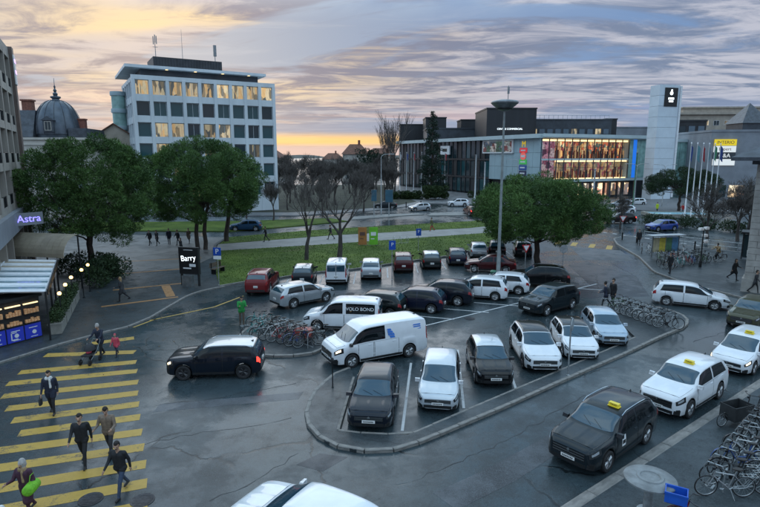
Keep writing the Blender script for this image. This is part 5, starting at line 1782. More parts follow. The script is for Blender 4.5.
    for sd in (1, -1):
        pts = [c.S(g1 + .03 + (w1 - .02 - g1 - .03) * k / 8, 7.25, sd) + Vector((0, 0, .05 if 0 < k < 8 else .0)) for k in range(9)]
        rails.append(MB().tube(pts, .018, 5).mesh('roof_rail', ['chrome'], 50))
    q = c.S(g1 + .05, 9.99)
    ant = MB()
    ant.add([(-.09, -.03, -.01), (.07, -.025, -.01), (.07, .025, -.01), (-.09, .03, -.01), (-.09, 0, .07)], [(0, 1, 4), (1, 2, 4), (2, 3, 4), (3, 0, 4)])
    P.append(('antenna', ant.mesh('antenna', ['trim_black']), tuple(q), 'plain'))
    PROTO[kind] = (c, P, roof, rails, wheel_meshes(c.R))
    return PROTO[kind]

def car(kind, x, y, ang, body, label, cat='car', scale=1., roof=None, rails=False, lit=False, brake=False, taxi=False, dark_rim=False, lower=None, far=False, name=None, group=None, z=0., trim=None, sc3=None):
    c, P, roofm, railm, (ty, rm) = proto(kind)
    t = thing(name or ('parked_car' if cat == 'car' else cat.replace(' ', '_')), label, cat, (x, y, z), R(ang), group)
    if sc3:
        t.scale = sc3
    elif scale != 1.:
        t.scale = (scale,) * 3
    for p in P:
        nm, me, loc, role = p[:4]
        if far and nm in ('wiper', 'badge', 'antenna', 'sill', 'bumper_trim'):
            continue
        mm = None
        if role in ('body', 'door', 'mirror'):
            mm = [body]
        if role == 'mirror' and trim:
            mm = [trim]
        if role == 'tail' and brake:
            mm = ['tail_lit']
        o = ob(nm, me, t, loc or (0, 0, 0), mats=mm)
        if len(p) > 4 and (not far or nm == 'headlight'):
            for q in p[4]:
                m2 = None
                if q[2] == 'handle':
                    m2 = [body]
                if q[2] == 'headlight' and lit:
                    m2 = ['headlamp_lit']
                ob(q[0], q[1], o, mats=m2)
    if roof:
        r_ = ob('roof_panel', roofm, t, mats=[roof])
    if rails:
        for me in railm:
            ob('roof_rail', me, t)
    for xx in (c.xf, c.xr):
        for sd in (1, -1):
            w_ = ob('wheel', ty, t, (xx, sd * (c.W / 2 - .115), c.R), (0, 0, 0 if sd > 0 else PI))
            ob('rim', rm, w_, mats=['alloy_dark'] if dark_rim else None)
    if taxi:
        zt = c.top(.50)
        b = ob('taxi_sign', MB().b2(-.10, .10, -.22, .22, .0, .15).b2(-.13, .13, -.25, .25, -.01, .02).mesh('taxi_sign', ['taxi_yellow']), t, (.05, .30 if taxi == 2 else .12, zt + .005), scale=.78)
        text('TAXI', .13, 'black', b, (.102, 0, .085), (PI/2, 0, PI/2), depth=.004)
    return t

paint('p_navy', (.004, .008, .016), .1)
paint('p_black', (.003, .0035, .0045), .0)
paint('p_graphite', (.009, .016, .021), .15)
paint('p_white', (.72, .75, .78))
paint('p_silver', (.42, .46, .49), .5)
paint('p_palesilver', (.55, .60, .64), .35)
paint('p_iceblue', (.36, .46, .55), .3)
paint('p_red', (.16, .012, .014), .2)
paint('p_darkred', (.055, .008, .010), .2)
paint('p_green', (.006, .011, .011), .1)
paint('p_blue', (.010, .055, .30), .2)
paint('p_bluedark', (.005, .008, .024), .1)
paint('p_khaki', (.075, .075, .045), .2)
paint('p_brown', (.025, .017, .017), .1)
paint('p_teal', (.02, .06, .12), .3)

# island row, noses to the camera
car('hatch', -.21, 20.62, 264, 'p_navy', 'dark navy hatchback nose-out at the tip of the parking island', dark_rim=True)
car('mpv', 2.57, 22.15, 261, 'p_palesilver', 'pale silver small people carrier beside the navy hatchback', scale=.955)
car('hatch', 5.07, 24.36, 269, 'p_black', 'black hatchback with pale roof between the silver carrier and white crossover', scale=.96, sc3=(.95, .98, 1.02), roof='p_palesilver')
car('hatch', 7.71, 26.23, 268, 'p_white', 'white crossover with black roof and broad dark front', sc3=(1.08, 1.03, 1.07), roof='p_black', dark_rim=True)
car('hatch', 10.15, 27.61, 265, 'p_white', 'white hatchback with black roof left of the pale blue one', roof='p_black', sc3=(1., 1., .97))
car('hatch', 12.52, 29.56, 264, 'p_iceblue', 'pale blue hatchback at the bike end of the island row', sc3=(.98, .98, 1.))
# taxi lane
tx_ = car('suv', 7.80, 17.70, 220, 'p_graphite', 'dark grey taxi crossover, front of the taxi line', rails=True, taxi=2)
ob('door_sticker', CARS['suv'].patch(.585, .635, 3.3, 4.75, 1, .012, 4, 4, 'sign_white', 'door_sticker'), tx_)
ob('door_sticker', CARS['suv'].patch(.59, .63, 3.55, 4.0, 1, .015, 4, 3, 'trim_black', 'door_sticker'), tx_)
car('suv', 12.57, 21.35, 218, 'p_white', 'white taxi off-roader with black grille, second in line', taxi=1, sc3=(1.02, .97, 1.03), rails=False)
car('mpv', 17.85, 25.6, 220, 'p_white', 'white taxi people carrier with lit lamps at the right edge', taxi=1, sc3=(1.06, 1.0, .98), lit=True)
car('suv', 22.6, 32.2, 222, 'p_khaki', 'olive green car at the right edge behind the white taxis', sc3=(.94, .96, .92))
car('mpv', 21.05, 36.2, 334, 'p_white', 'white people carrier driving right past the bike rack', sc3=(1.06, 1.0, .97))
car('suv', 11.15, 35.04, 217, 'p_graphite', 'dark grey off-roader driving down the parking aisle', rails=False)
# middle of the square
tv = car('van', -.29, 26.47, 207, 'p_white', 'white delivery van with blue emblems and lit lamps', 'van', lit=True, trim='trim_black')
tc_ = car('caddy', -2.18, 31.17, 174, 'p_white', 'white compact van with lettered dark side window', 'van')
car('mini', -7.61, 24.37, 184, 'p_navy', 'dark small off-roader with silver roof turning in front of the bike island', lit=True, brake=True, rails=True, roof='p_silver', dark_rim=True)
car('hatch', -1.85, 12.75, 150, 'p_white', 'white car cut off by the bottom edge', sc3=(1.08, 1.02, 1.02))
car('suv', -5.31, 36.76, 40, 'p_silver', 'silver crossover driving past the bike island', sc3=(.96, .96, .92))
# slanted middle row
car('hatch', -.45, 34.2, 163, 'p_green', 'dark green-grey car behind the two white vans', sc3=(1.04, 1.02, 1.03))
car('hatch', 2.2, 35.2, 163, 'p_bluedark', 'black-blue hatchback right of the lettered van', sc3=(1.05, 1.02, 1.02))
car('suv', 4.3, 37.0, 163, 'p_navy', 'dark navy crossover in the middle slanted row', sc3=(.94, .97, .96), brake=False)
car('mpv', 7.0, 38.4, 163, 'p_white', 'white compact carrier in the middle slanted row', sc3=(1., 1.02, .97))
car('hatch', 9.0, 40.1, 163, 'p_white', 'white hatchback behind the white compact carrier', sc3=(1.06, 1.02, 1.))
car('suv', 12.4, 41.9, 166, 'p_black', 'black off-roader under the pine by the lamp mast', rails=True)
# back row, tails to the camera
car('suv', -8.86, 40.55, 88, 'p_red', 'dark red off-roader at the lawn corner', rails=True, brake=False, sc3=(.96, .96, 1.02))
car('hatch', -6.10, 43.44, 92, 'p_graphite', 'dark grey car with pale roof left of the white back-row van', roof='p_silver', sc3=(1.03, 1., 1.02))
car('caddy', -3.44, 44.0, 90, 'p_white', 'white high-roof van in the back row by the lawn', 'van', sc3=(.98, .98, 1.))
car('mpv', -.74, 45.60, 90, 'p_silver', 'silver car in the back row right of the white van', sc3=(.97, .98, .97))
car('suv', 2.04, 48.2, 90, 'p_darkred', 'dark maroon car, third from the white van in the back row', sc3=(.92, .94, .97))
car('hatch', 4.62, 49.7, 90, 'p_green', 'dark green car in the back row before the navy one', sc3=(1.03, 1., 1.02), roof='p_silver')
car('hatch', 7.25, 51.3, 87, 'p_bluedark', 'deep blue car in the back row near the lamp mast', sc3=(1.03, 1., 1.02))
car('hatch', 9.93, 55.0, 85, 'p_silver', 'pale silver car at the far end of the back row', sc3=(1.03, 1., 1.))
car('sedan', 9.7, 47.3, 168, 'p_darkred', 'dark maroon saloon crossing behind the lamp mast', sc3=(.96, 1., 1.03))
car('hatch', 12.03, 55.8, 80, 'p_black', 'black car under the left side of the pine', sc3=(1.03, 1., 1.05))
car('hatch', 14.72, 56.0, 80, 'p_graphite', 'grey car almost hidden under the pine', sc3=(1.03, 1., 1.02))
# traffic further away
car('hatch', -18.2, 74.0, 186, 'p_teal', 'blue car passing behind the broad pine', far=True, sc3=(1.06, 1.03, 1.02))
car('hatch', 38.2, 74.0, 196, 'p_blue', 'bright blue car on the right road', far=True, sc3=(1.05, 1.03, 1.03))
car('suv', 36.0, 82.2, 184, 'p_brown', 'dark brown off-roader left of the bright blue car', far=True, brake=True)
car('hatch', 7.32, 101.5, 200, 'p_silver', 'silver car on the main road below the flagpoles', far=True, lit=True)
car('suv', 15.64, 110.2, 182, 'p_white', 'white car crossing in front of the dark glass wing', far=True, sc3=(.94, .97, .95))
car('sedan', 1.0, 106, 180, 'p_graphite', 'grey saloon behind the blue direction signs', far=True)
car('suv', 15.6, 93.4, 100, 'p_darkred', 'maroon car waiting on the main road left of the pine', far=True, brake=True)
car('mpv', 47.0, 108, 175, 'p_silver', 'silver car far away in front of the shop entrance', far=True)
car('hatch', 52.5, 113, 185, 'p_white', 'white car far away beside the silver one', far=True)
car('hatch', 43.0, 97, 175, 'p_white', 'white car beyond the right road behind the brown off-roader', far=True)
lorry = car('van', 23.5, 119, 95, 'p_red', 'small red delivery van by the shopping centre entrance', 'van', far=True, sc3=(1, 1.05, 1.2))

# emblems and lettering on the vans
def on_side(par, kind, t, u, side, m, pts, name):
    c = CARS[kind]
    p, n = c.S(t, u, side), c.N(t, u, side)
    return p + n * .012
c = CARS['van']
p = c.S(.40, 5.55, 1)
lg = MB()
for k in range(5):
    a = .34 - abs(k - 2) * .07
    lg.add([(p.x - a/2 + .06 * k - .1, p.y + .004, p.z - .28 + k * .125), (p.x + a/2 + .06 * k - .1, p.y + .004, p.z - .28 + k * .125), (p.x + a/2 + .06 * k - .06, p.y - .024, p.z - .18 + k * .125), (p.x - a/2 + .06 * k - .06, p.y - .024, p.z - .18 + k * .125)], [(0, 1, 2, 3)])
lg.v = [(x, y + .030, z) for x, y, z in lg.v]
ob('emblem', lg.mesh('emblem', ['logo_blue']), tv)
p = c.S(.12, 6.2, 1)
lg = MB()
for k in range(3):
    lg.add([(p.x - .25 + .02 * k, p.y + .012 + .006 * (2 - k), p.z - .16 + k * .1), (p.x + .2 + .02 * k, p.y + .012 + .006 * (2 - k), p.z - .16 + k * .1), (p.x + .2, p.y + .006 * (2 - k), p.z - .10 + k * .1), (p.x - .2, p.y + .006 * (2 - k), p.z - .10 + k * .1)], [(0, 1, 2, 3)])
ob('emblem', lg.mesh('emblem', ['logo_blue']), tv)
ob('emblem', c.patch(.905, .935, 9.1, 9.75, 1, .006, 4, 3, 'logo_blue', 'emblem'), tv)
c = CARS['caddy']
p = c.S(.25, 5.95, 1)
text('VOLO BOND', .26, 'sign_white', tc_, (p.x, p.y + .028, p.z), (PI/2 - R(11), 0, PI), depth=.002, sx=1.05)
# ------------------------------------------------------------------ bicycles and racks
for nm, col, mt_ in (('b_black', (.015, .016, .018), .3), ('b_teal', (.05, .28, .27), .1), ('b_white', (.62, .63, .62), .1), ('b_red', (.28, .02, .02), .1), ('b_silver', (.40, .42, .43), .7), ('b_blue', (.03, .08, .25), .2), ('b_green', (.07, .16, .07), .1)):
    mat(nm, col, .35, mt_, coat=.5)
mat('saddle', (.03, .026, .024), .6)
mat('wicker', (.16, .10, .05), .8, var=.4, vs=20)
WR = .34
def bike_meshes():
    out = {}
    wm = MB()
    n = 26
    for r_, q, m_ in ((WR - .018, .019, 0), (WR - .045, .012, 1)):
        pts = [(math.cos(2 * PI * k / n) * r_, 0, math.sin(2 * PI * k / n) * r_) for k in range(n)]
        vs = []
        for k in range(n):
            a = 2 * PI * k / n
            for j in range(5):
                b = 2 * PI * j / 5
                rr = r_ + q * math.cos(b)
                vs.append((math.cos(a) * rr, q * math.sin(b), math.sin(a) * rr))
        wm.add(vs, [(k * 5 + j, ((k + 1) % n) * 5 + j, ((k + 1) % n) * 5 + (j + 1) % 5, k * 5 + (j + 1) % 5) for k in range(n) for j in range(5)], m_)
    wm.tube([(0, -.04, 0), (0, .04, 0)], .022, 6, 1)
    out['wheel'] = wm.mesh('wheel', ['rubber', 'galvanised'], 60)
    sp = MB()
    for k in range(14):
        a = 2 * PI * k / 14
        sp.tube([(0, .03 if k % 2 else -.03, 0), (math.cos(a) * (WR - .05), 0, math.sin(a) * (WR - .05))], .0035, 3, 0, False)
    out['spokes'] = sp.mesh('spokes', ['galvanised'])
    rear, front = Vector((-.52, 0, WR)), Vector((.55, 0, WR))
    bb = Vector((-.08, 0, .29))
    st_, hd, hl = Vector((-.22, 0, .74)), Vector((.36, 0, .80)), Vector((.39, 0, .68))
    for kind in ('city', 'sport'):
        f = MB()
        f.tube([bb, st_, st_ + Vector((-.045, 0, .12))], .019, 6)
        if kind == 'sport':
            f.tube([st_ + Vector((.01, 0, -.03)), hd], .018, 6).tube([bb, hl], .022, 6)
        else:
            f.tube([bb + Vector((-.05, 0, .16)), (.12, 0, .42), hd + Vector((0, 0, -.06))], .019, 6).tube([bb, (.16, 0, .33), hl], .022, 6)
        for s in (-1, 1):
            f.tube([bb + Vector((0, s * .03, 0)), rear + Vector((0, s * .055, 0))], .011, 5)
            f.tube([st_ + Vector((0, s * .02, -.04)), rear + Vector((0, s * .055, 0))], .010, 5)
            f.tube([hl + Vector((.01, s * .045, -.04)), front + Vector((0, s * .055, 0))], .014, 5)
        f.tube([hl + Vector((.01, 0, -.05)), hd + Vector((-.03, 0, .10))], .021, 6)
        f.lathe([(.095, -.006), (.1, 0), (.095, .006)], 14, 0, (bb.x, -.06, bb.z), 'y')
        f.tube([bb + Vector((0, -.07, 0)), bb + Vector((.12, -.07, -.11))], .011, 4).tube([bb + Vector((0, .07, 0)), bb + Vector((-.12, .07, .11))], .011, 4)
        f.box(bb.x + .12, -.11, bb.z - .125, .08, .08, .02).box(bb.x - .12, .11, bb.z + .1, .08, .08, .02)
        out['frame_' + kind] = f.mesh('frame', ['b_black'], 50)
    g = MB()
    for cx, a0, a1 in ((-.52, 25, 190), (.55, -5, 150)):
        pts = [(cx + math.cos(R(a)) * (WR + .03), 0, WR + math.sin(R(a)) * (WR + .03)) for a in range(a0, a1 + 1, 15)]
        for s in (-1, 1):
            g.add([(x, s * .0, z) for x, y, z in pts] + [(x, s * .026, z - .006) for x, y, z in pts], [(k, k + 1, len(pts) + k + 1, len(pts) + k) for k in range(len(pts) - 1)])
    out['mudguard'] = g.mesh('mudguard', ['b_black'])
    s_ = MB()
    s_.lathe([(.0, .86), (.055, .87), (.085, .90), (.08, .925), (.0, .935)], 12, 0, (0, 0, 0))
    s_.v = [(x * 1.5 - .30 + (.10 if x > 0 else 0) * (x * 8), y * (1.0 - .5 * max(0, x) / .09), z) for x, y, z in s_.v]
    out['saddle'] = s_.mesh('saddle', ['saddle'], 50)
    h_ = MB()
    top = hd + Vector((-.04, 0, .20))
    h_.tube([hd + Vector((-.02, 0, .05)), top], .015, 6)
    h_.tube([top + Vector((-.20, -.28, .0)), top + Vector((-.06, -.25, .03)), top + Vector((.02, -.08, .0)), top + Vector((.02, .08, .0)), top + Vector((-.06, .25, .03)), top + Vector((-.20, .28, 0))], .013, 6)
    h_.tube([top + Vector((-.22, -.285, .0)), top + Vector((-.10, -.265, .02))], .019, 6).tube([top + Vector((-.22, .285, .0)), top + Vector((-.10, .265, .02))], .019, 6)
    h_.box(top.x + .07, 0, top.z - .12, .06, .06, .06)
    out['handlebar'] = h_.mesh('handlebar', ['b_black'], 50)
    c_ = MB()
    for s in (-1, 1):
        c_.tube([(-.38, s * .07, .72), (-.86, s * .07, .72)], .007, 4).tube([(-.80, s * .07, .72), (-.53, s * .07, WR)], .006, 4)
    for k in range(4):
        c_.tube([(-.45 - k * .13, -.07, .72), (-.45 - k * .13, .07, .72)], .006, 4)
    out['carrier'] = c_.mesh('carrier', ['galvanised'])
    b_ = MB()
    for z, w_ in ((.84, .13), (.92, .15), (1.0, .165), (1.07, .18)):
        b_.tube([(.42, -w_, z), (.42 + .26, -w_, z), (.42 + .26, w_, z), (.42, w_, z), (.42, -w_, z)], .006, 4)
    for k in range(6):
        y = -.13 + k * .052
        b_.tube([(.68, y, .84), (.69, y * 1.3, 1.07)], .005, 3).tube([(.42, y, .84), (.42, y * 1.3, 1.07)], .005, 3)
    b_.b2(.43, .67, -.12, .12, .835, .85)
    out['basket'] = b_.mesh('basket', ['dark_metal'])
    k_ = MB().tube([(-.12, .05, .28), (-.20, .20, .0)], .010, 4)
    out['kickstand'] = k_.mesh('kickstand', ['galvanised'])
    return out
BK = bike_meshes()
def bicycle(x, y, ang, z, col, label, group, kind='city', basket=False, lean=0., carrier=True, sc=1.):
    t = thing('bicycle', label, 'bicycle', (x, y, z), R(ang), group)
    t.rotation_euler = (R(lean), 0, R(ang))
    t.scale = (sc,) * 3
    ob('frame', BK['frame_' + kind], t, mats=[col])
    for wx in (-.52, .55):
        w_ = ob('wheel', BK['wheel'], t, (wx, 0, WR), (0, rng.uniform(0, 1), 0))
        ob('spokes', BK['spokes'], w_)
    ob('saddle', BK['saddle'], t)
    ob('handlebar', BK['handlebar'], t)
    ob('kickstand', BK['kickstand'], t)
    if kind == 'city':
        ob('mudguard', BK['mudguard'], t, mats=[col])
    if carrier:
        ob('carrier', BK['carrier'], t)
    if basket:
        ob('basket', BK['basket'], t)
    return t
rb = random.Random(5)
KC = ['b_black', 'b_black', 'b_silver', 'b_teal', 'b_white', 'b_red', 'b_blue', 'b_black', 'b_green']
def place(n, fn, lab, group, cols, z=.115, sport=.4, first=None):
    for k in range(n):
        x, y, a = fn(k)
        col = cols[k % len(cols)]
        cn = {'b_black': 'black', 'b_silver': 'silver', 'b_teal': 'turquoise', 'b_white': 'white', 'b_red': 'red', 'b_blue': 'dark blue', 'b_green': 'green'}[col]
        bicycle(x, y, a, z, col, (lab % (ORD[k], cn)) if '%s' in lab else lab, group, 'sport' if rb.random() < sport else 'city', rb.random() < .3, rb.uniform(-6, 6), rb.random() < .7)
# island left of the vans
place(8, lambda k: (-7.0 + k * .46, 31.0 - k * .44 + rb.uniform(-.1, .1), 200 + rb.uniform(-10, 10)), '%s bicycle from the left in the island cluster, %s frame', 'bicycles on the small island', ['b_teal', 'b_teal', 'b_white', 'b_silver', 'b_black', 'b_white', 'b_black', 'b_black'])
place(7, lambda k: (-6.9 + k * .52, 29.4 - k * .30 + rb.uniform(-.1, .1), 25 + rb.uniform(-10, 10)), 'front row bicycle of the island cluster, %s from left, %s frame', 'bicycles on the small island', ['b_teal', 'b_black', 'b_white', 'b_red', 'b_black', 'b_blue', 'b_black'])
# rack at the wide end of the parking island
place(9, lambda k: (15.35 + k * .17, 34.5 - k * .48, 340 + rb.uniform(-5, 5)), '%s bicycle from the back in the island end rack, %s frame', 'bicycles on the wide end of the parking island', ['b_green', 'b_black', 'b_silver', 'b_black', 'b_white', 'b_silver', 'b_black', 'b_silver', 'b_black'])
# stands on the right pavement
place(10, lambda k: (25.3 + k * .62, 48.0 + k * .34 + rb.uniform(-.2, .2), 80 + rb.uniform(-18, 18)), '%s bicycle from the left in the near stands on the right pavement, %s frame', 'bicycles in the near stands on the right', KC)
place(9, lambda k: (26.4 + k * .60, 51.0 + k * .18 + rb.uniform(-.3, .3), 100 + rb.uniform(-20, 20)), '%s bicycle from the left in the middle stands on the right pavement, %s frame', 'bicycles in the middle stands on the right', KC[::-1])
place(7, lambda k: (27.1 + k * .58, 56.2 - k * .25 + rb.uniform(-.3, .3), 60 + rb.uniform(-20, 20)), '%s bicycle from the left in the far stands on the right pavement, %s frame', 'bicycles in the far stands on the right', ['b_black', 'b_silver', 'b_black', 'b_blue', 'b_black'])
# rack in the lower right corner
place(9, lambda k: (10.15 + k * .47, 14.75 + k * .44 + rb.uniform(-.08, .08), 172 + rb.uniform(-8, 8)), '%s bicycle counted from the bottom in the corner rack, %s frame', 'bicycles in the lower right rack', ['b_silver', 'b_black', 'b_black', 'b_blue', 'b_white', 'b_black', 'b_silver', 'b_black', 'b_black'], .10)
place(7, lambda k: (11.9 + k * .42, 14.7 + k * .43 + rb.uniform(-.08, .08), 355 + rb.uniform(-10, 10)), '%s bicycle from the bottom at the right edge rack, %s frame', 'bicycles in the lower right rack', ['b_black', 'b_red', 'b_black', 'b_blue', 'b_silver', 'b_black', 'b_black'], .10)
def hoops(name, label, x, y, rz, n, step, w_=.55, h_=.80, z=.1):
    t = thing(name, label, 'bike rack', (x, y, z), rz)
    hm_ = MB().tube([(0, -w_/2, 0), (0, -w_/2, h_ * .8), (0, -w_/2 * .7, h_), (0, w_/2 * .7, h_), (0, w_/2, h_ * .8), (0, w_/2, 0)], .022, 6).mesh('hoop', ['galvanised'], 50)
    for k in range(n):
        ob('hoop', hm_, t, (k * step, 0, 0))
    ob('rail', MB().b2(-.1, (n - 1) * step + .1, -.03, .03, 0, .04).mesh('rail', ['galvanised']), t)
    return t
hoops('bike_rack', 'row of grey steel hoops in the lower right corner', 10.05, 15.1, R(43), 9, .64)
hoops('bike_rack', 'steel hoop rack at the wide end of the parking island', 15.75, 34.4, R(-70), 9, .5, z=.115)
hoops('bike_rack', 'steel hoop rack among the island cycle cluster', -6.8, 30.4, R(-42), 8, .62, z=.115)
hoops('bike_rack', 'steel hoops under the near bicycle stands on the right pavement', 25.3, 48.1, R(29), 10, .7, z=.115)
hoops('bike_rack', 'steel hoops under the middle bicycle stands on the right pavement', 26.4, 51.1, R(17), 9, .62, z=.115)
# cargo bicycles
def box_mesh(w, d, h, m, t=.025):
    b = MB()
    b.b2(-w/2, w/2, -d/2, d/2, 0, t).b2(-w/2, w/2, -d/2, -d/2 + t, t, h).b2(-w/2, w/2, d/2 - t, d/2, t, h).b2(-w/2, -w/2 + t, -d/2 + t, d/2 - t, t, h).b2(w/2 - t, w/2, -d/2 + t, d/2 - t, t, h)
    b.b2(-w/2 - .012, w/2 + .012, -d/2 - .012, -d/2 + .002, h - .05, h + .004).b2(-w/2 - .012, w/2 + .012, d/2 - .002, d/2 + .012, h - .05, h + .004)
    return b.mesh('box', [m])
mat('box_red', (.45, .10, .08), .5, var=.15, vs=4)
mat('box_dark', (.025, .028, .03), .6, var=.3, vs=4)
mat('crate_blue', (.015, .10, .50), .4, var=.1, vs=4)
def cargo(x, y, ang, label, boxm, front=True, z=.1, w=.8, d=.58, h=.5, open_=True):
    t = thing('cargo_bicycle', label, 'cargo bicycle', (x, y, z), R(ang))
    ob('frame', BK['frame_city'], t, (-.55, 0, 0), mats=['b_black'])
    ex = MB().tube([(-.2, 0, .40), (.0, 0, .22), (.85, 0, .22), (1.02, 0, .55)], .024, 6)
    for s in (-1, 1):
        ex.tube([(1.02, s * .04, .5), (1.10, s * .05, .28)], .014, 5)
    ob('long_tube', ex.mesh('long_tube', ['b_black'], 50), t)
    w_ = ob('wheel', BK['wheel'], t, (-1.07, 0, WR))
    ob('spokes', BK['spokes'], w_)
    w_ = ob('wheel', BK['wheel'], t, (1.10, 0, .28), scale=.82)
    ob('spokes', BK['spokes'], w_)
    ob('saddle', BK['saddle'], t, (-.55, 0, 0))
    ob('handlebar', BK['handlebar'], t, (-.55, 0, .05))
    bx = ob('box', box_mesh(w, d, h, boxm), t, (.40, 0, .26))
    if not open_:
        ob('lid', MB().b2(-w/2 - .02, w/2 + .02, -d/2 - .02, d/2 + .02, h, h + .03).mesh('lid', [boxm]), bx)
    ob('kickstand', MB().tube([(.0, -.2, .0), (0, -.18, .25), (0, .18, .25), (0, .2, 0)], .014, 5).mesh('kickstand', ['galvanised']), t)
    return t
cargo(-3.75, 28.45, 185, 'cargo bicycle with a closed red box at the right end of the island cluster', 'box_red', w=1.0, d=.55, h=.42, open_=False, z=.115)
cargo(13.7, 19.3, 200, 'cargo bicycle with an open black box near the front pavement edge', 'box_dark', w=.95, d=.62, h=.55)
b = bicycle(8.45, 12.95, 150, .10, 'b_red', 'bicycle cut off by the bottom edge carrying the blue crate', None)
cr = ob('crate', box_mesh(.54, .42, .30, 'crate_blue'), None, (0, 0, 0))
cr.location = b.matrix_basis @ Vector((.70, 0, 1.07)) if False else (8.45 + math.cos(R(150)) * .64, 12.95 + math.sin(R(150)) * .64, .94)
cr.rotation_euler = (0, 0, R(150))
tag(cr, 'bright blue plastic crate on the bicycle at the bottom edge', 'crate')
ob('front_rack', MB().b2(.42, .86, -.16, .16, .80, .83).tube([(.46, 0, .80), (.52, 0, .45)], .012, 5).mesh('front_rack', ['dark_metal']), b)
# ------------------------------------------------------------------ people
for nm, c_ in (('skin', (.42, .25, .17)), ('skin_dark', (.16, .09, .06)), ('eye', (.01, .01, .01)), ('c_black', (.014, .015, .018)), ('c_navy', (.015, .02, .04)), ('c_charcoal', (.03, .032, .036)), ('c_brown', (.11, .08, .055)), ('c_beige', (.28, .22, .16)),
               ('c_purple', (.06, .02, .04)), ('c_grey', (.18, .18, .18)), ('c_jeans', (.035, .055, .10)), ('c_green', (.02, .26, .05)), ('c_pink', (.55, .07, .11)), ('c_white', (.6, .6, .58)), ('c_tan', (.30, .20, .10)), ('c_hivis', (.45, .60, .03)),
               ('c_olive', (.10, .11, .05)), ('hair_dark', (.018, .013, .010)), ('hair_grey', (.38, .36, .34)), ('shoe', (.018, .016, .015)), ('bag_green', (.16, .45, .02)), ('c_red', (.40, .03, .03)), ('c_blue', (.03, .10, .30)), ('c_plaid', (.20, .15, .11))):
    mat(nm, c_, .75 if nm[0] != 's' else .55, var=.22, vs=14, bump=.25 if nm[0] == 'c' else 0., bs=22)
def capsule(mb, a, b, ra, rb, n=10):
    a, b = Vector(a), Vector(b)
    d = b - a
    L_ = d.length
    d = d.normalized() if L_ > 1e-6 else Vector((0, 0, 1))
    e = d.orthogonal().normalized()
    f = d.cross(e)
    rings = []
    for k in range(4):
        t = PI / 2 * (1 - k / 4) * .999
        rings.append((a - d * ra * math.sin(t), ra * math.cos(t)))
    rings.append((a, ra))
    rings.append((b, rb))
    for k in range(1, 5):
        t = PI / 2 * k / 4 * .999
        rings.append((b + d * rb * math.sin(t), rb * math.cos(t)))
    vs = [c + (e * math.cos(2 * PI * j / n) + f * math.sin(2 * PI * j / n)) * max(r_, 1e-4) for c, r_ in rings for j in range(n)]
    fs = [(i * n + j, i * n + (j + 1) % n, (i + 1) * n + (j + 1) % n, (i + 1) * n + j) for i in range(len(rings) - 1) for j in range(n)]
    fs += [tuple(range(n))[::-1], tuple(range((len(rings) - 1) * n, len(rings) * n))]
    mb.add(vs, fs)
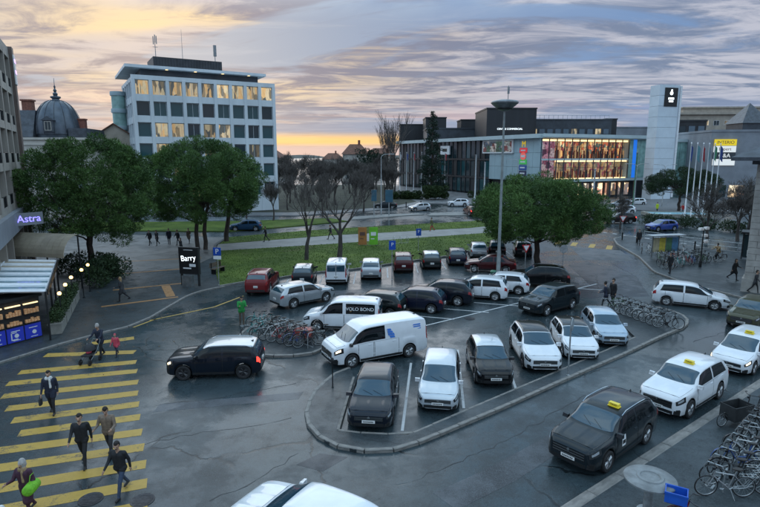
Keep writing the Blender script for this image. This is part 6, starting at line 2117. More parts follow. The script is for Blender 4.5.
# material numbers
SK, JK, TR, SH, HR, AC, EY = range(7)
def figure(legs=((20, 15), (-18, 10)), arms=((-22, 8, 18), (22, 8, 25)), lean=4, coat=0., hat=None, hood=False, skirt=False, head=(0, 0), fingers=True, scarf=False, sit=False, thick=1., long_hair=False, pack=False):
    """list of capsules (a, b, ra, rb, material); the body faces +x"""
    Q = []
    def add(a, b, ra, rb, m):
        Q.append((Vector(a), Vector(b), ra, rb, m))
    lr = R(lean)
    def tor(p):      # torso leans from the hips
        p = Vector(p)
        z = p.z - .93
        return Vector((p.x + z * math.sin(lr), p.y, .93 + z * math.cos(lr)))
    k = thick
    for s in (-1, 1):
        add(tor((0, s * .065, .97)), tor((.01, s * .075, 1.12)), .118 * k, .112 * k, JK)
        add(tor((.01, s * .075, 1.12)), tor((.01, s * .095, 1.34)), .112 * k, .118 * k, JK)
        add(tor((0, s * .08, 1.38)), tor((0, s * .185, 1.405)), .085, .075 * k, JK)
        add((0, s * .075, .93), (0, s * .085, .90), .115, .11, TR if coat <= 0 else JK)
    add(tor((-.005, 0, 1.42)), tor((.01, 0, 1.53)), .058, .052, AC if scarf else SK)
    if scarf:
        add(tor((.02, -.05, 1.47)), tor((.02, .05, 1.47)), .085, .085, AC)
        add(tor((.11, .05, 1.42)), tor((.135, .06, 1.12)), .035, .04, AC)
    # head
    hy, hp = R(head[0]), R(head[1])
    base = tor((.015, 0, 1.555))
    M = Matrix.Translation(base) @ Matrix.Rotation(hy, 4, 'Z') @ Matrix.Rotation(hp, 4, 'Y')
    def hd(p):
        return M @ Vector(p)
    add(hd((.0, 0, .085)), hd((-.012, 0, .125)), .083, .090, SK)
    add(hd((.035, 0, .02)), hd((.045, 0, .075)), .050, .062, SK)
    add(hd((.092, 0, .085)), hd((.112, 0, .055)), .011, .017, SK)
    for s in (-1, 1):
        add(hd((0, s * .085, .085)), hd((-.008, s * .090, .06)), .018, .014, SK)
        add(hd((.083, s * .034, .092)), hd((.086, s * .034, .092)), .011, .011, EY)
    add(hd((.094, -.022, .022)), hd((.094, .022, .022)), .008, .008, AC if False else EY)
    if hat or hood:
        add(hd((-.012, 0, .12)), hd((-.02, 0, .165)), .102, .088, HR)
        if hood:
            add(hd((-.04, 0, .05)), hd((-.03, 0, .13)), .105, .10, HR)
    else:
        add(hd((-.028, 0, .11)), hd((-.022, 0, .148)), .094, .088, HR)
        add(hd((.02, 0, .165)), hd((.03, 0, .16)), .064, .055, HR)
        if long_hair:
            add(hd((-.05, 0, .10)), hd((-.06, 0, -.07)), .085, .07, HR)
    # legs
    low = []
    for s, (a, b) in zip((1, -1), legs):
        hip = Vector((0, s * .09, .90))
        a_, b_ = R(a), R(a - b)
        kn = hip + Vector((math.sin(a_), 0, -math.cos(a_))) * .43
        an = kn + Vector((math.sin(b_), 0, -math.cos(b_))) * .42
        add(hip, kn, .088 * k, .062, TR)
        add(kn, an, .060, .045, TR)
        ft = R(max(-35, min(25, -(a - b) * .6)))
        heel = an + Vector((-.03, 0, -.035))
        toe = an + Vector((.165 * math.cos(ft), s * .015, -.045 - .165 * math.sin(ft) * .6))
        add(heel, toe, .042, .036, SH)
        low.append(min(heel.z - .042, toe.z - .036))
        if coat > 0:
            add(hip, hip + (kn - hip) * coat, .125 * k, .13 * k if skirt else .11 * k, JK)
    # arms
    for s, (a, o, e) in zip((1, -1), arms):
        sh = tor((0, s * .20, 1.405))
        a_, o_ = R(a), R(o)
        d1 = Vector((math.sin(a_), s * math.sin(o_), -math.cos(a_) * math.cos(o_))).normalized()
        el = sh + d1 * .29
        a2 = R(a + e)
        d2 = Vector((math.sin(a2), s * math.sin(o_) * .35 - s * .10 * (e > 45), -math.cos(a2))).normalized()
        wr = el + d2 * .25
        add(sh, el, .066 * k, .050 * k, JK)
        add(el, wr, .049 * k, .036, JK)
        # hand: palm, four fingers of different length, thumb from the side of the palm
        side = d2.cross(Vector((0, 1, 0)))
        side = side.normalized() if side.length > .1 else Vector((1, 0, 0))
        pm = wr + d2 * .075
        add(wr + d2 * .015, pm, .026, .033, SK)
        if fingers:
            cu = Vector((0, -s * 1., 0))
            for j, ln in enumerate((.062, .074, .070, .054)):
                off = side * (.028 - .019 * j)
                k1 = pm + off + d2 * (.02 + ln * .55)
                k2 = k1 + (d2 * .65 + cu * .75).normalized() * ln * .55
                add(pm + off, k1, .0115, .0105, SK)
                add(k1, k2, .0105, .009, SK)
            th = wr + d2 * .035 + side * .03
            add(th, th + (side * .7 + d2 * .8 + cu * .3).normalized() * .055, .013, .010, SK)
        else:
            add(pm, pm + d2 * .06, .03, .02, SK)
    if pack:
        for s in (-1, 1):
            add(tor((-.19, s * .07, 1.08)), tor((-.18, s * .07, 1.33)), .10, .09, AC)
    dz = -min(low)
    return [(a + Vector((0, 0, dz)), b + Vector((0, 0, dz)), ra, rb, m) for a, b, ra, rb, m in Q]
FIG = []
def make_figures(specs):
    """grow one continuous skin over each figure's capsules"""
    raws = []
    for nm, Q, vox in specs:
        mb = MB()
        for a, b, ra, rb_, m in Q:
            capsule(mb, a, b, ra, rb_)
        me = bpy.data.meshes.new('raw')
        me.from_pydata(mb.v, [], mb.f)
        o = bpy.data.objects.new('raw', me)
        COL.objects.link(o)
        md = o.modifiers.new('r', 'REMESH')
        md.mode = 'VOXEL'
        md.voxel_size = vox
        sm_ = o.modifiers.new('s', 'SMOOTH')
        sm_.factor = .5
        sm_.iterations = 2
        raws.append(o)
    dg = bpy.context.evaluated_depsgraph_get()
    out = {}
    for (nm, Q, vox), o in zip(specs, raws):
        me = bpy.data.meshes.new_from_object(o.evaluated_get(dg))
        n = len(me.polygons)
        C_ = np.empty(n * 3, np.float32)
        me.polygons.foreach_get('center', C_)
        C_ = C_.reshape(-1, 3)
        best = np.full(n, 1e9)
        idx = np.zeros(n, np.int32)
        for a, b, ra, rb_, m in Q:
            a_, b_ = np.array(a), np.array(b)
            d = b_ - a_
            t = np.clip(((C_ - a_) @ d) / max(1e-9, d @ d), 0, 1)
            dist = np.linalg.norm(C_ - (a_ + t[:, None] * d), axis=1) - (ra + (rb_ - ra) * t)
            # outer garments win ties
            dist = dist - (.004 if m in (HR, EY) else 0)
            k = dist < best
            best[k] = dist[k]
            idx[k] = m
        me.materials.clear()
        for q in ('skin', 'c_black', 'c_charcoal', 'shoe', 'hair_dark', 'c_grey', 'eye'):
            me.materials.append(MATS[q])
        me.polygons.foreach_set('material_index', idx)
        me.polygons.foreach_set('use_smooth', [True] * n)
        me.name = 'body'
        out[nm] = me
    for o in raws:
        bpy.data.objects.remove(o)
    return out
V1, V2 = .0125, .026
specs = [
 ('scarf_man', figure(((14, 12), (-12, 14)), ((-14, 8, 25), (10, 10, 18)), 3, .45, scarf=True), V1),
 ('walker', figure(((22, 12), (-20, 14)), ((-20, 10, 20), (22, 10, 28)), 4, .12), V1),
 ('pocket_man', figure(((16, 12), (-12, 14)), ((12, 16, 75), (10, 16, 75)), 6, .18, head=(15, 18)), V1),
 ('strider', figure(((28, 12), (-24, 14)), ((-24, 9, 18), (26, 9, 26)), 5, .1, head=(10, 8)), V1),
 ('bag_woman', figure(((14, 12), (-14, 18)), ((-8, 14, 70), (25, 12, 70)), 5, .95, hood=True, skirt=True, scarf=True, thick=1.08), V1),
 ('pusher', figure(((18, 12), (-18, 14)), ((40, 8, 35), (40, 8, 35)), 9, .25, hat=True, head=(0, 12)), V1),
 ('phone_man', figure(((5, 6), (-5, 4)), ((20, 8, 85), (24, 8, 88)), 3, .12, head=(0, 20)), .018),
 ('stand', figure(((4, 4), (-5, 6)), ((-5, 8, 15), (6, 8, 20)), 2, .5, fingers=False), V2),
 ('walk_a', figure(((22, 14), (-20, 20)), ((-18, 8, 18), (20, 8, 24)), 4, .3, fingers=False), V2),
 ('walk_b', figure(((18, 12), (-22, 26)), ((15, 10, 60), (-18, 8, 18)), 5, .7, fingers=False, skirt=True, long_hair=True), V2),
 ('pack_walk', figure(((20, 12), (-18, 20)), ((14, 8, 60), (16, 8, 60)), 7, .2, fingers=False, pack=True, hat=True), V2),
 ('rider', figure(((62, 70), (48, 62)), ((52, 10, 20), (52, 10, 20)), 18, .1, fingers=False, hat=True), V2),
]
FM = make_figures(specs)
def person(fig, x, y, ang, label, jk, tr, hr='hair_dark', ac='c_grey', h=1.75, z=0., sk='skin', sh='shoe', name='person', group=None):
    t = thing(name, label, 'person', (x, y, z), R(ang), group)
    t.scale = (h / 1.74,) * 3
    ob('body', FM[fig], t, mats=[sk, jk, tr, sh, hr, ac, None])
    return t
def bag(par, loc, s, m, nm='bag', strap=True, rz=0.):
    mb = MB()
    mb.lathe([(0, 0), (.42, .02), (.5, .15), (.5, .75), (.40, .97), (0, 1)], 12)
    mb.v = [(x * s[0], y * s[1], z_ * s[2]) for x, y, z_ in mb.v]
    if strap:
        mb.tube([(-.25 * s[0], 0, s[2] * .95), (-.15 * s[0], 0, s[2] * 1.35), (.15 * s[0], 0, s[2] * 1.35), (.25 * s[0], 0, s[2] * .95)], .010, 5)
    o = ob(nm, mb.mesh(nm, [m], 50), None, rot=(0, 0, 0))
    o.location = par.matrix_basis @ Vector(loc)
    o.rotation_euler = (0, 0, par.rotation_euler[2] + rz)
    return o
p = person('scarf_man', -12.9, 20.2, 285, 'person in dark coat with pale scarf walking down the crossing alone', 'c_navy', 'c_black', 'hair_dark', 'c_white')
tag(bag(p, (.05, -.36, .42), (.30, .12, .28), 'c_charcoal'), 'dark hand bag held by the person with the pale scarf', 'bag')
person('walker', -9.72, 16.55, 283, 'person in black jacket and trousers, left of the walking pair', 'c_black', 'c_black', 'hair_dark', h=1.80)
person('pocket_man', -9.12, 17.1, 272, 'person in brown patterned jacket with bowed head, right of the pair', 'c_plaid', 'c_charcoal', 'hair_dark', h=1.78)
person('strider', -7.75, 15.0, 262, 'person in black sweater and jeans striding near the bottom of the crossing', 'c_black', 'c_jeans', 'hair_dark', h=1.74)
p = person('bag_woman', -9.95, 14.05, 262, 'person in purple coat and pale knitted hat at the lower left', 'c_purple', 'c_purple', 'hair_grey', 'c_tan', h=1.66)
gb = ob('duffel_bag', MB().lathe([(0, -.30), (.10, -.30), (.15, -.26), (.16, 0), (.15, .26), (.10, .30), (0, .30)], 14, 0, (0, 0, 0), 'x').tube([(-.14, 0, .14), (-.10, .02, .36), (.10, .02, .36), (.14, 0, .14)], .012, 5).mesh('duffel_bag', ['bag_green'], 50), None)
gb.location = p.matrix_basis @ Vector((.14, .30, .98))
gb.rotation_euler = (0, R(-8), p.rotation_euler[2] + R(20))
tag(gb, 'bright green duffel bag under the arm of the person in purple', 'bag')
person('walk_a', -9.10, 11.95, 250, 'person at the very bottom left, only a white hat in view', 'c_charcoal', 'c_black', 'c_white', h=1.70)
# adult pushing a pram, child in pink
person('pusher', -14.05, 26.35, 262, 'adult in dark jacket and pale hat pushing the pram', 'c_navy', 'c_black', 'hair_grey', h=1.76)
pr = thing('pram', 'dark pram with pink and white bundle on the upper stripes', 'pram', (-14.2, 25.55, 0), R(262))
ob('seat', MB().b2(-.25, .35, -.2, .2, .42, .50).b2(-.30, -.22, -.2, .2, .42, .85).mesh('seat', ['c_charcoal']), pr)
cn = MB().lathe([(.33, 0)] + [(.33 * math.cos(t * PI / 12), .33 * math.sin(t * PI / 12)) for t in range(1, 6)] + [(0.01, .33)], 14)
cn.v = [(x * .9 - .05, y * .75, z_ + .66) for x, y, z_ in cn.v if True]
ob('hood', cn.mesh('hood', ['c_charcoal'], 50), pr)
fr_ = MB()
for s in (-1, 1):
    fr_.tube([(-.62, s * .2, 1.02), (-.3, s * .22, .6), (.35, s * .24, .16)], .014, 5).tube([(.1, s * .22, .45), (-.42, s * .25, .18)], .014, 5)
fr_.tube([(-.62, -.2, 1.02), (-.62, .2, 1.02)], .018, 6)
ob('frame', fr_.mesh('frame', ['grey_metal'], 50), pr)
PW = MB().lathe([(.05, -.02), (.13, -.025), (.15, -.01), (.15, .01), (.13, .025), (.05, .02), (.05, -.02)], 16, 0, (0, 0, 0), 'y').mesh('wheel', ['rubber'], 50)
for x, s in ((.36, 1), (.36, -1), (-.42, 1), (-.42, -1)):
    ob('wheel', PW, pr, (x, s * .25, .15))
kid = MB()
kid.lathe([(0, 0), (.10, .03), (.13, .12), (.10, .22), (.0, .25)], 12, 0, (.0, 0, .50))
kid.v = [(x * 1.4 + .02, y, z_) for x, y, z_ in kid.v]
ob('blanket', kid.mesh('blanket', ['c_pink'], 50), pr)
person('stand', -14.35, 25.7, 262, 'baby with white and pink cap sitting in the pram', 'c_pink', 'c_pink', 'c_white', h=.42, z=.50)
person('walk_a', -13.35, 26.5, 268, 'small child in bright pink jacket beside the pram', 'c_pink', 'c_navy', 'c_pink', h=1.18)
person('walk_b', -17.8, 36.8, 190, 'person in dark coat with tan hair on the plaza edge', 'c_charcoal', 'c_black', 'c_tan', h=1.7, z=.085)
person('phone_man', -8.25, 31.6, 300, 'person in bright green jacket standing left of the island bicycles', 'c_green', 'c_brown', 'hair_dark', h=1.76, z=0)
person('pack_walk', 14.85, 35.0, 150, 'person in dark jacket with backpack at the island bicycles', 'c_navy', 'c_black', 'hair_dark', 'c_charcoal', h=1.76, z=.115)
person('stand', 15.45, 35.35, 200, 'taller person in black right of the backpack wearer', 'c_black', 'c_black', 'hair_dark', h=1.86, z=.115)
person('walk_b', 28.5, 43.2, 300, 'person in long black coat in front of the stone building', 'c_black', 'c_black', 'hair_dark', h=1.74, z=.115)
person('walk_a', 27.35, 39.0, 320, 'person leaning forward close to the stone building corner', 'c_charcoal', 'c_black', 'hair_dark', h=1.7, z=.115)
person('stand', 28.9, 60.6, 250, 'dark figure standing on the right pavement near the white triangle sign', 'c_black', 'c_black', 'hair_dark', h=1.78, z=.115)
person('stand', 24.75, 45.9, 200, 'dark figure beside the near bicycle stands on the right', 'c_black', 'c_charcoal', 'hair_dark', h=1.74, z=.115)
bc = bicycle(32.4, 51.4, 200, .115, 'b_black', 'bicycle ridden past the far bike stands on the right', None)
person('rider', 32.15, 51.3, 200, 'cyclist with dark top and yellow pack by the railing', 'c_tan', 'c_black', 'hair_dark', h=1.72, z=.25)
for k, (x, y, a, fg, jk) in enumerate([(-25.9, 61.0, 260, 'walk_a', 'c_black'), (-24.9, 60.6, 250, 'walk_b', 'c_charcoal'), (-23.9, 61.5, 280, 'stand', 'c_navy'), (-22.8, 61.2, 240, 'walk_a', 'c_black'), (-21.9, 62.2, 270, 'walk_b', 'c_brown')]):
    person(fg, x, y, a, '%s figure from the left in the dark group under the pines' % ORD[k], jk, 'c_black', 'hair_dark', h=1.7 + .04 * (k % 3), z=.095, group='people under the pines')
person('walk_b', -20.2, 55.0, 230, 'person in black skirt walking behind the poster column', 'c_black', 'c_black', 'hair_dark', h=1.7, z=.095)
person('walk_a', -13.3, 63.3, 200, 'person in black on the path left of the bare trees', 'c_black', 'c_black', 'hair_dark', h=1.78, z=.115)
person('strider', -5.9, 65.2, 170, 'dark figure striding on the path behind the bare trees', 'c_black', 'c_black', 'hair_dark', h=1.76, z=.115)
person('walk_a', 6.9, 72.6, 190, 'person in dark green with reddish trousers on the path', 'c_green' if False else 'c_olive', 'c_red', 'hair_dark', h=1.78, z=.115)
person('stand', 48.8, 96.5, 200, 'person in yellow safety vest far right before the flags', 'c_hivis', 'c_navy', 'hair_dark', h=1.78, z=.12)
person('walk_a', 52.5, 95.0, 200, 'small figure in red near the flagpoles', 'c_red', 'c_black', 'hair_dark', h=1.7, z=.12)
person('walk_b', 35.0, 91.5, 180, 'small dark figure crossing behind the brown off-roader', 'c_black', 'c_black', 'hair_dark', h=1.74)
person('walk_a', 36.4, 93.0, 180, 'small blue figure crossing behind the brown off-roader', 'c_blue', 'c_black', 'hair_dark', h=1.7)
# ------------------------------------------------------------------ street furniture
# tall lamp mast with a disc head
lm = thing('lamp_mast', 'tall grey lamp mast with a big disc head left of the pine', 'street lamp', (9.64, 43.8, 0))
ob('pole', MB().lathe([(.24, 0), (.24, .5), (.17, .6), (.16, 2.4), (.13, 2.5), (.075, 13.2), (.07, 13.6)], 14).mesh('pole', ['mast_grey' if 'mast_grey' in MATS else mat('mast_grey', (.22, .25, .25), .5, .3, var=.2, vs=2)], 40), lm)
hd_ = ob('lamp_head', MB().lathe([(.12, 13.40), (.50, 13.5), (.66, 13.66), (.98, 13.92), (1.06, 14.0), (1.06, 14.08), (.98, 14.16), (.5, 14.24), (0, 14.26)], 28).mesh('lamp_head', ['grey_metal'], 40), lm)
ob('lens', MB().lathe([(.0, 13.5), (.62, 13.52), (.66, 13.56), (.0, 13.58)], 24).mesh('lens', ['trim_black'], 40), hd_)
ob('aerial', MB().tube([(.25, 0, 14.3), (.25, 0, 15.3)], .03, 5).box(.25, 0, 14.7, .16, .12, .5).mesh('aerial', ['grey_metal']), lm)
mat('bin_green', (.05, .16, .10), .5, var=.15, vs=4)
tag(ob('litter_bin', MB().lathe([(.17, 0), (.22, .05), (.25, .75), (.27, .78), (.27, .83), (.2, .9), (0, .92)], 16).mesh('litter_bin', ['bin_green'], 40), None, (9.15, 43.3, 0)), 'green litter bin at the foot of the tall lamp mast', 'litter bin')
# shared small parts
def pole(h, r_=.035, m='galvanised'):
    return MB().lathe([(r_ * 2, 0), (r_ * 2, .02), (r_, .04), (r_, h), (0, h + .01)], 10).mesh('pole', [m], 40)
def sign_box(name, w, h, z, m, t=.03, y=-.05):
    return MB().b2(-w/2, w/2, y - t, y, z, z + h).mesh(name, [m])
t = thing('parking_sign', 'blue parking sign with white panel at the lawn corner', 'sign', (-12.5, 41.55, .1), R(-8))
ob('pole', pole(2.9), t)
b_ = ob('board', sign_box('board', .62, .62, 2.35, 'sign_blue'), t)
text('P', .55, 'sign_white', b_, (0, -.085, 2.66), (PI/2, 0, 0))
ob('lower_panel', sign_box('lower_panel', .62, .26, 2.06, 'sign_white'), t)
for (x, y, h, rz, lb) in ((.98, 43.9, 3.3, 12, 'blue parking sign on a thin pole behind the lettered van'), (4.05, 57.2, 2.4, 10, 'small blue parking sign on the lawn above the maroon car')):
    t = thing('parking_sign', lb, 'sign', (x, y, 0 if y < 50 else .12), R(rz))
    ob('pole', pole(h), t)
    b_ = ob('board', sign_box('board', .55, .75, h - .8, 'sign_blue'), t)
    text('P', .42, 'sign_white', b_, (0, -.085, h - .38), (PI/2, 0, 0))
# poster column
ad = thing('poster_stand', 'black poster stand with white lettering at the plaza edge', 'poster stand', (-14.7, 41.6, .085), R(-14))
ob('frame', MB().b2(-.85, .85, -.12, .12, .9, 3.0).b2(-.80, -.68, -.08, .08, 0, .9).b2(.68, .80, -.08, .08, 0, .9).mesh('frame', ['trim_black']), ad)
pb = ob('poster', MB().b2(-.76, .76, -.135, -.121, 1.0, 2.9).mesh('poster', ['black']), ad)
text('Barry', .62, 'glow_white', pb, (-.02, -.14, 2.15), (PI/2, R(-6), 0), depth=.004, sx=.95)
ob('print', MB().b2(-.5, .2, -.141, -.136, 1.32, 1.42).b2(.05, .6, -.141, -.1355, 1.5, 1.72).b2(-.4, .4, -.141, -.1355, 2.78, 2.82).mesh('print', ['sign_white']), pb)
ob('utility_box', MB().b2(-.40, .40, -.55, -.2, 0, .85).mesh('utility_box', ['grey_metal']), ad)
# two tall banners by the path
for x, m_, c_, lb in ((-1.95, 'banner_orange', (.40, .17, .05), 'orange banner stand on the path behind the lawn'), (-.72, 'banner_green', (.16, .48, .03), 'bright green banner stand beside the orange one')):
    mat(m_, c_, .5, var=.15, vs=1.5)
    t = thing('banner_stand', lb, 'banner', (x, 60.6, .13), R(4))
    ob('panel', MB().b2(-.48, .48, -.03, .03, .08, 2.05).mesh('panel', [m_]), t)
    ob('print', MB().b2(-.30, .28, -.036, -.031, 1.1, 1.5).b2(-.30, .1, -.036, -.031, .7, .8).mesh('print', ['sign_white' if 'green' in m_ else 'sgn_ink']), t)
    ob('feet', MB().b2(-.40, -.34, -.3, .3, 0, .08).b2(.34, .40, -.3, .3, 0, .08).mesh('feet', ['grey_metal']), t)
# sign posts on the parking island
t = thing('road_sign', 'round sign seen edge-on on the island strip before the white cars', 'sign', (8.6, 23.75, .115), R(60))
ob('pole', pole(2.75), t)
ob('disc', MB().lathe([(0, 0), (.30, 0), (.30, .02), (0, .02)], 24, 0, (0, -.07, 2.42), 'y').mesh('disc', ['galvanised']), t)
t = thing('marker_post', 'thin marker post at the rounded tip of the parking island', 'post', (-2.05, 22.4, .115))
ob('pole', pole(1.15, .025, 'dark_metal'), t)
ob('head', MB().lathe([(.05, 1.1), (.07, 1.15), (.07, 1.3), (.03, 1.36), (0, 1.36)], 10).mesh('head', ['dark_metal'], 40), t)
t = thing('give_way_sign', 'give way triangle on a pole behind the black off-roader', 'sign', (12.45, 46.2, 0), R(15))
ob('pole', pole(2.6), t)
def tri(mb, s, y0, y1, zc):
    mb.add([(-s, y0, zc + s * .58), (s, y0, zc + s * .58), (0, y0, zc - s * 1.15), (-s, y1, zc + s * .58), (s, y1, zc + s * .58), (0, y1, zc - s * 1.15)], [(0, 2, 1), (3, 4, 5), (0, 1, 4, 3), (1, 2, 5, 4), (2, 0, 3, 5)])
    return mb
b_ = ob('board', tri(MB(), .42, -.08, -.06, 2.3).mesh('board', ['sign_red']), t)
ob('face', tri(MB(), .27, -.086, -.0805, 2.31).mesh('face', ['sign_white']), b_)
t = thing('road_sign', 'grey back of a round sign right of the give way triangle', 'sign', (15.6, 46.0, 0), R(10))
ob('pole', pole(2.5), t)
ob('disc', MB().lathe([(0, 0), (.36, 0), (.36, .02), (0, .02)], 24, 0, (0, -.07, 2.2), 'y').mesh('disc', ['galvanised']), t)
t = thing('give_way_sign', 'white triangle sign on a pole at the side street corner', 'sign', (29.6, 66.6, .115), R(-5))
ob('pole', pole(2.7), t)
b_ = ob('board', tri(MB(), .45, -.08, -.06, 2.4).mesh('board', ['sign_red']), t)
ob('face', tri(MB(), .33, -.086, -.0805, 2.41).mesh('face', ['sign_white']), b_)
# big direction boards by the main road
for x, y, lb in ((-1.0, 91.2, 'left tall blue direction board by the main road'), (1.5, 91.4, 'right tall blue direction board by the main road')):
    t = thing('direction_sign', lb, 'sign', (x, y, .12), R(3))
    ob('pole', pole(4.4, .09), t)
    mat('sign_teal', (.03, .10, .15), .5, var=.15, vs=2)
    sw = .42 if x < 0 else .62
    ob('board', MB().b2(-sw, sw, -.16, -.1, 2.9 - sw, 4.3).mesh('board', ['sign_teal']), t)
    ob('board_edge', MB().b2(-sw - .04, sw + .04, -.098, -.04, 2.86 - sw, 4.34).mesh('board_edge', ['grey_metal']), t)
# curved street lamps
mat('lamp_glow', (.75, .77, .78), .4, emit=(.9, .95, 1.), es=.06)
def arm_lamp(x, y, h, lb, rz=0., double=False, z=.12):
    t = thing('street_lamp', lb, 'street lamp', (x, y, z), rz)
    ob('pole', MB().lathe([(.13, 0), (.13, .8), (.09, .9), (.055, h - .4)], 10).mesh('pole', ['galvanised'], 40), t)
    for s in ((1, -1) if double else (1,)):
        a = ob('arm', MB().tube([(0, 0, h - .45), (s * .15, 0, h - .1), (s * .6, 0, h + .1), (s * 1.6, 0, h + .15)], .045, 6).mesh('arm', ['galvanised'], 50), t)
        h_ = ob('head', MB().b2(s * 1.4, s * 2.2, -.15, .15, h + .10, h + .22).mesh('head', ['light_metal']), a)
arm_lamp(.2, 93, 10.0, 'curved street lamp rising over the blue direction boards', R(10))
arm_lamp(49.5, 107, 8.2, 'double armed street lamp before the blue glass end of the shop front', 0, True)
arm_lamp(56.5, 110, 8.0, 'double armed street lamp in front of the white tower', 0, True)
arm_lamp(29.3, 118, 9.0, 'street lamp in front of the pale shop sign wall', PI)
for x, y, h, lb in ((20.7, 120, 10.0, 'thick grey mast before the dark glass wing'), (22.3, 118, 8.5, 'thinner mast right of the thick grey one'), (37.6, 97, 7.5, 'grey pole at the crossing below the lit shop front'), (51.2, 111, 10.5, 'dark green mast before the white tower')):
    t = thing('utility_mast', lb, 'mast', (x, y, .12))
    ob('pole', MB().lathe([(.24, 0), (.24, 1.0), (.17, 1.1), (.14, h), (0, h)], 10).mesh('pole', ['galvanised' if 'green' not in lb else 'bin_green'], 40), t)
    ob('cap', MB().lathe([(.2, h - .12), (.2, h + .05), (0, h + .1)], 10).mesh('cap', ['grey_metal'], 40), t)
# four-headed lamp on the right pavement
t = thing('street_lamp', 'short lamp post with four white heads by the bike stands', 'street lamp', (28.9, 48.6, .115), R(20))
ob('pole', MB().lathe([(.12, 0), (.12, .5), (.07, .6), (.05, 3.5)], 10).mesh('pole', ['dark_metal'], 40), t)
for dx, dz in ((-.32, 3.45), (.32, 3.5), (.22, 2.85), (.35, 2.3)):
    a = ob('arm', MB().tube([(0, 0, dz - .1), (dx * .6, 0, dz - .02)], .03, 5).mesh('arm', ['dark_metal']), t)
    ob('lamp_box', MB().b2(dx - .2, dx + .2, -.14, .14, dz - .1, dz + .12).mesh('lamp_box', ['lamp_glow']), a)
# flagpoles
mats_f = []
for nm, c_ in (('flag_white', (.6, .6, .6)), ('flag_blue', (.03, .06, .22)), ('flag_red', (.35, .03, .04)), ('flag_green', (.04, .2, .1)), ('flag_teal', (.10, .25, .28)), ('flag_yellow', (.5, .38, .05))):
    mat(nm, c_, .7, var=.1, vs=2)
def flag(nm, m, w, h, z, ph):
    mb = MB()
    n = 10
    for i in range(n + 1):
        for j in range(7):
            u, v = i / n, j / 6
            mb.v.append((.04 + w * u * (.35 + .2 * math.sin(ph)) + .05 * math.sin(v * 5 + ph), .10 * math.sin(u * 7 + ph + v) * u, z - h * v - u * w * .55))
    for i in range(n):
        for j in range(6):
            mb.f.append((i * 7 + j, (i + 1) * 7 + j, (i + 1) * 7 + j + 1, i * 7 + j + 1))
            mb.m.append(0)
    return mb.mesh(nm, [m], 60)
FP = MB().lathe([(.16, 0), (.16, .2), (.09, .3), (.05, 10.6), (.09, 10.65), (.06, 10.8), (0, 10.85)], 10).mesh('pole', ['white_paint'], 40)
for k, (px, c_) in enumerate(zip([5.4, 7.1, 8.9, 10.9, 12.9, 14.7, 16.4], ['flag_white', 'flag_blue', 'flag_red', 'flag_white', 'flag_blue', 'flag_green', 'flag_red'])):
    t = thing('flagpole', '%s white flagpole from the left before the dark glass wing' % ORD[k], 'flagpole', (px, 150 - k * 1.6, .12), 0, 'flagpoles before the glass wing')
    ob('pole', FP, t)
    ob('flag', flag('flag', c_, .7, 1.6, 10.5, k * 1.3), t)
for k, c_ in enumerate(['flag_blue', 'flag_teal', 'flag_red', 'flag_teal', 'flag_green', 'flag_blue']):
    t = thing('flagpole', '%s white flagpole from the left in front of the grey store' % ORD[k], 'flagpole', (47.6 + k * 1.75, 85.5 + k * 1.4, .12), 0, 'flagpoles before the grey store')
    ob('pole', FP, t, scale=(1.1, 1.1, 1.10))
    ob('flag', flag('flag', c_, .9, 2.2, 11.5, k * 1.7), t)
# fountain basin by the flags
bs = thing('fountain_basin', 'low pale basin with light blue water at the foot of the flags', 'fountain', (49.5, 91, .1), R(-8))
ob('rim', (lambda q: [q.b2(-5, 5, y - .2, y + .2, 0, .55) for y in (-2.4, 2.4)] and [q.b2(x - .2, x + .2, -2.2, 2.2, 0, .55) for x in (-4.8, 4.8)] and q)(MB()).mesh('rim', ['planter_stone']), bs)
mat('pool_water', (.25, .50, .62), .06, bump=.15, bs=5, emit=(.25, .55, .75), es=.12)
ob('water', MB().b2(-4.6, 4.6, -2.2, 2.2, .05, .42).mesh('water', ['pool_water']), bs)
# railing and glass shelter on the right pavement
rl_ = thing('railing', 'low grey railing along the far side of the right pavement', 'railing', (0, 0, 0))
pts = [(31.9, 65.6), (33.0, 63.3), (34.1, 61.0), (35.7, 58.6), (37.3, 56.4), (39.3, 54.8), (41.5, 53.0)]
for x, y in pts:
    ob('post', MB().lathe([(.035, .1), (.035, 1.1), (0, 1.12)], 8, 0, (x, y, 0)).mesh('post', ['galvanised'], 40), rl_)
for z in (.55, 1.05):
    ob('rail', MB().tube([(x, y, z) for x, y in pts], .025, 5).mesh('rail', ['galvanised'], 40), rl_)
sh = thing('glass_shelter', 'low dark glazed shelter beside the stone building', 'shelter', (35.2, 52.6, .115), R(-35))
ob('frame', (lambda q: [q.b2(x - .05, x + .05, -.05, .05, 0, 2.5) for x in (0, 1.5, 3, 4.5, 6)] and [q.b2(x - .05, x + .05, 1.75, 1.85, 0, 2.5) for x in (0, 3, 6)] and q)(MB()).mesh('frame', ['dark_metal']), sh)
ob('roof', MB().b2(-.2, 6.2, -.25, 2.05, 2.5, 2.65).mesh('roof', ['dark_metal']), sh)
for k in range(4):
    ob('pane', MB().b2(k * 1.5 + .07, k * 1.5 + 1.43, -.015, .015, .15, 2.4).mesh('pane', ['pane_dark']), sh)
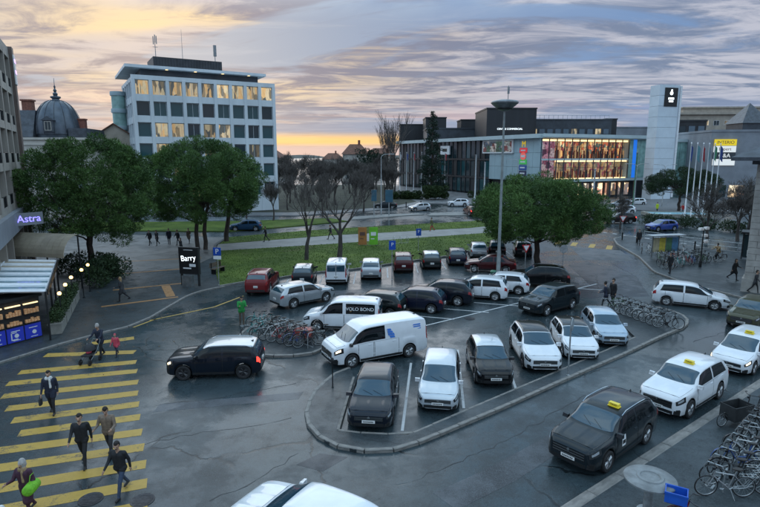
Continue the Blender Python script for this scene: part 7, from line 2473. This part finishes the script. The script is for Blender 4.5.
# colourful display panels among the bicycles
dp = thing('display_stand', 'flat-roofed display stand with yellow, green and blue panels among the bicycles', 'display stand', (27.0, 53.6, .115), R(12))
for k, (nm, c_) in enumerate((('panel_cream', (.5, .45, .3)), ('panel_yellow', (.6, .5, .08)), ('panel_green', (.10, .22, .12)), ('panel_blue', (.10, .25, .42)))):
    mat(nm, c_, .5, var=.2, vs=3)
    ob('panel', MB().b2(k * .72, k * .72 + .68, -.04, .04, .5, 1.9).mesh('panel', [nm]), dp)
for x in (-.06, 1.42, 2.9):
    ob('post', MB().b2(x - .04, x + .04, -.05, .05, 0, 2.1).mesh('post', ['grey_metal']), dp)
ob('roof', MB().b2(-.5, 3.3, -.5, .5, 2.1, 2.18).mesh('roof', ['light_metal']), dp)
# round disc on a column at the lower right
dk = thing('disc_table', 'round pale grey disc on a column in the lower right corner', 'disc', (7.55, 14.0, .10))
ob('disc', MB().lathe([(.10, .93), (.60, .95), (.69, .99), (.69, 1.03), (.65, 1.06), (.36, 1.07), (.34, 1.10), (.27, 1.10), (.25, 1.07), (0, 1.075)], 36).mesh('disc', ['concrete_disc' if 'concrete_disc' in MATS else mat('concrete_disc', (.19, .205, .21), .6, var=.25, vs=3, bump=.2, bs=25)], 35), dk)
ob('column', MB().lathe([(.28, 0), (.28, .04), (.13, .08), (.11, .93)], 16).mesh('column', ['galvanised'], 40), dk)
# bollards
BO = MB().lathe([(.07, 0), (.07, .75), (.085, .77), (.085, .85), (.05, .92), (0, .93)], 12).mesh('bollard', ['dark_metal'], 40)
for k, (x, y) in enumerate([(28.9, 64.8), (29.6, 62.6), (31.0, 60.6), (32.4, 59.2), (33.6, 57.8)]):
    tag(ob('bollard', BO, None, (x, y, .115)), '%s dark bollard from the side street along the right pavement' % ORD[k], 'bollard', 'bollards on the right pavement')
for k, (x, y) in enumerate([(-15.6, 45.5), (-16.5, 48.4), (-17.3, 51.3)]):
    tag(ob('bollard', BO, None, (x, y, .09)), '%s dark bollard from the poster stand along the lawn edge' % ORD[k], 'bollard', 'bollards on the plaza')
for k, (x, y) in enumerate([(2, 103), (5, 105), (8, 107.5), (19.5, 112), (23, 113), (26.5, 112.5)]):
    tag(ob('bollard', BO, None, (x, y, .12), scale=1.3), '%s dark bollard from the left on the far pavement' % ORD[k], 'bollard', 'far pavement bollards')
# low cycle stands on the lawn edge
hoops('bike_rack', 'three low steel hoops on the lawn path', 1.6, 62.0, R(15), 3, .8, z=.12)
bw_ = thing('bench', 'wooden bench on the plaza by the poster stand', 'bench', (-13.9, 46.2, .085), R(70))
mat('bench_wood', (.10, .07, .045), .6, var=.3, vs=6)
for k in range(4):
    ob('slat', MB().b2(-.8, .8, -.22 + k * .12, -.12 + k * .12, .43, .46).mesh('slat', ['bench_wood']), bw_)
for k in range(3):
    ob('back_slat', MB().b2(-.8, .8, .27, .30, .55 + k * .13, .65 + k * .13).mesh('back_slat', ['bench_wood']), bw_)
for x in (-.6, .6):
    ob('leg', MB().b2(x - .03, x + .03, -.2, .26, 0, .43).b2(x - .03, x + .03, .22, .27, .43, .95).mesh('leg', ['dark_metal']), bw_)
# ------------------------------------------------------------------ lettering becomes mesh
for _m in bpy.data.materials:
    if _m.name not in ('glow_warm', 'headlamp_lit', 'lit_ground', 'lit_shop'):
        _m.cycles.emission_sampling = 'NONE'
if TEXTS:
    dg = bpy.context.evaluated_depsgraph_get()
    made = [(o, bpy.data.meshes.new_from_object(o.evaluated_get(dg))) for o in TEXTS]
    for o, me in made:
        n = bpy.data.objects.new('lettering_mesh', me)
        COL.objects.link(n)
        n.parent = o.parent
        n.location, n.rotation_euler, n.scale = o.location, o.rotation_euler, o.scale
        nm = o.name.split('.')[0]
        bpy.data.objects.remove(o)
        n.name = nm
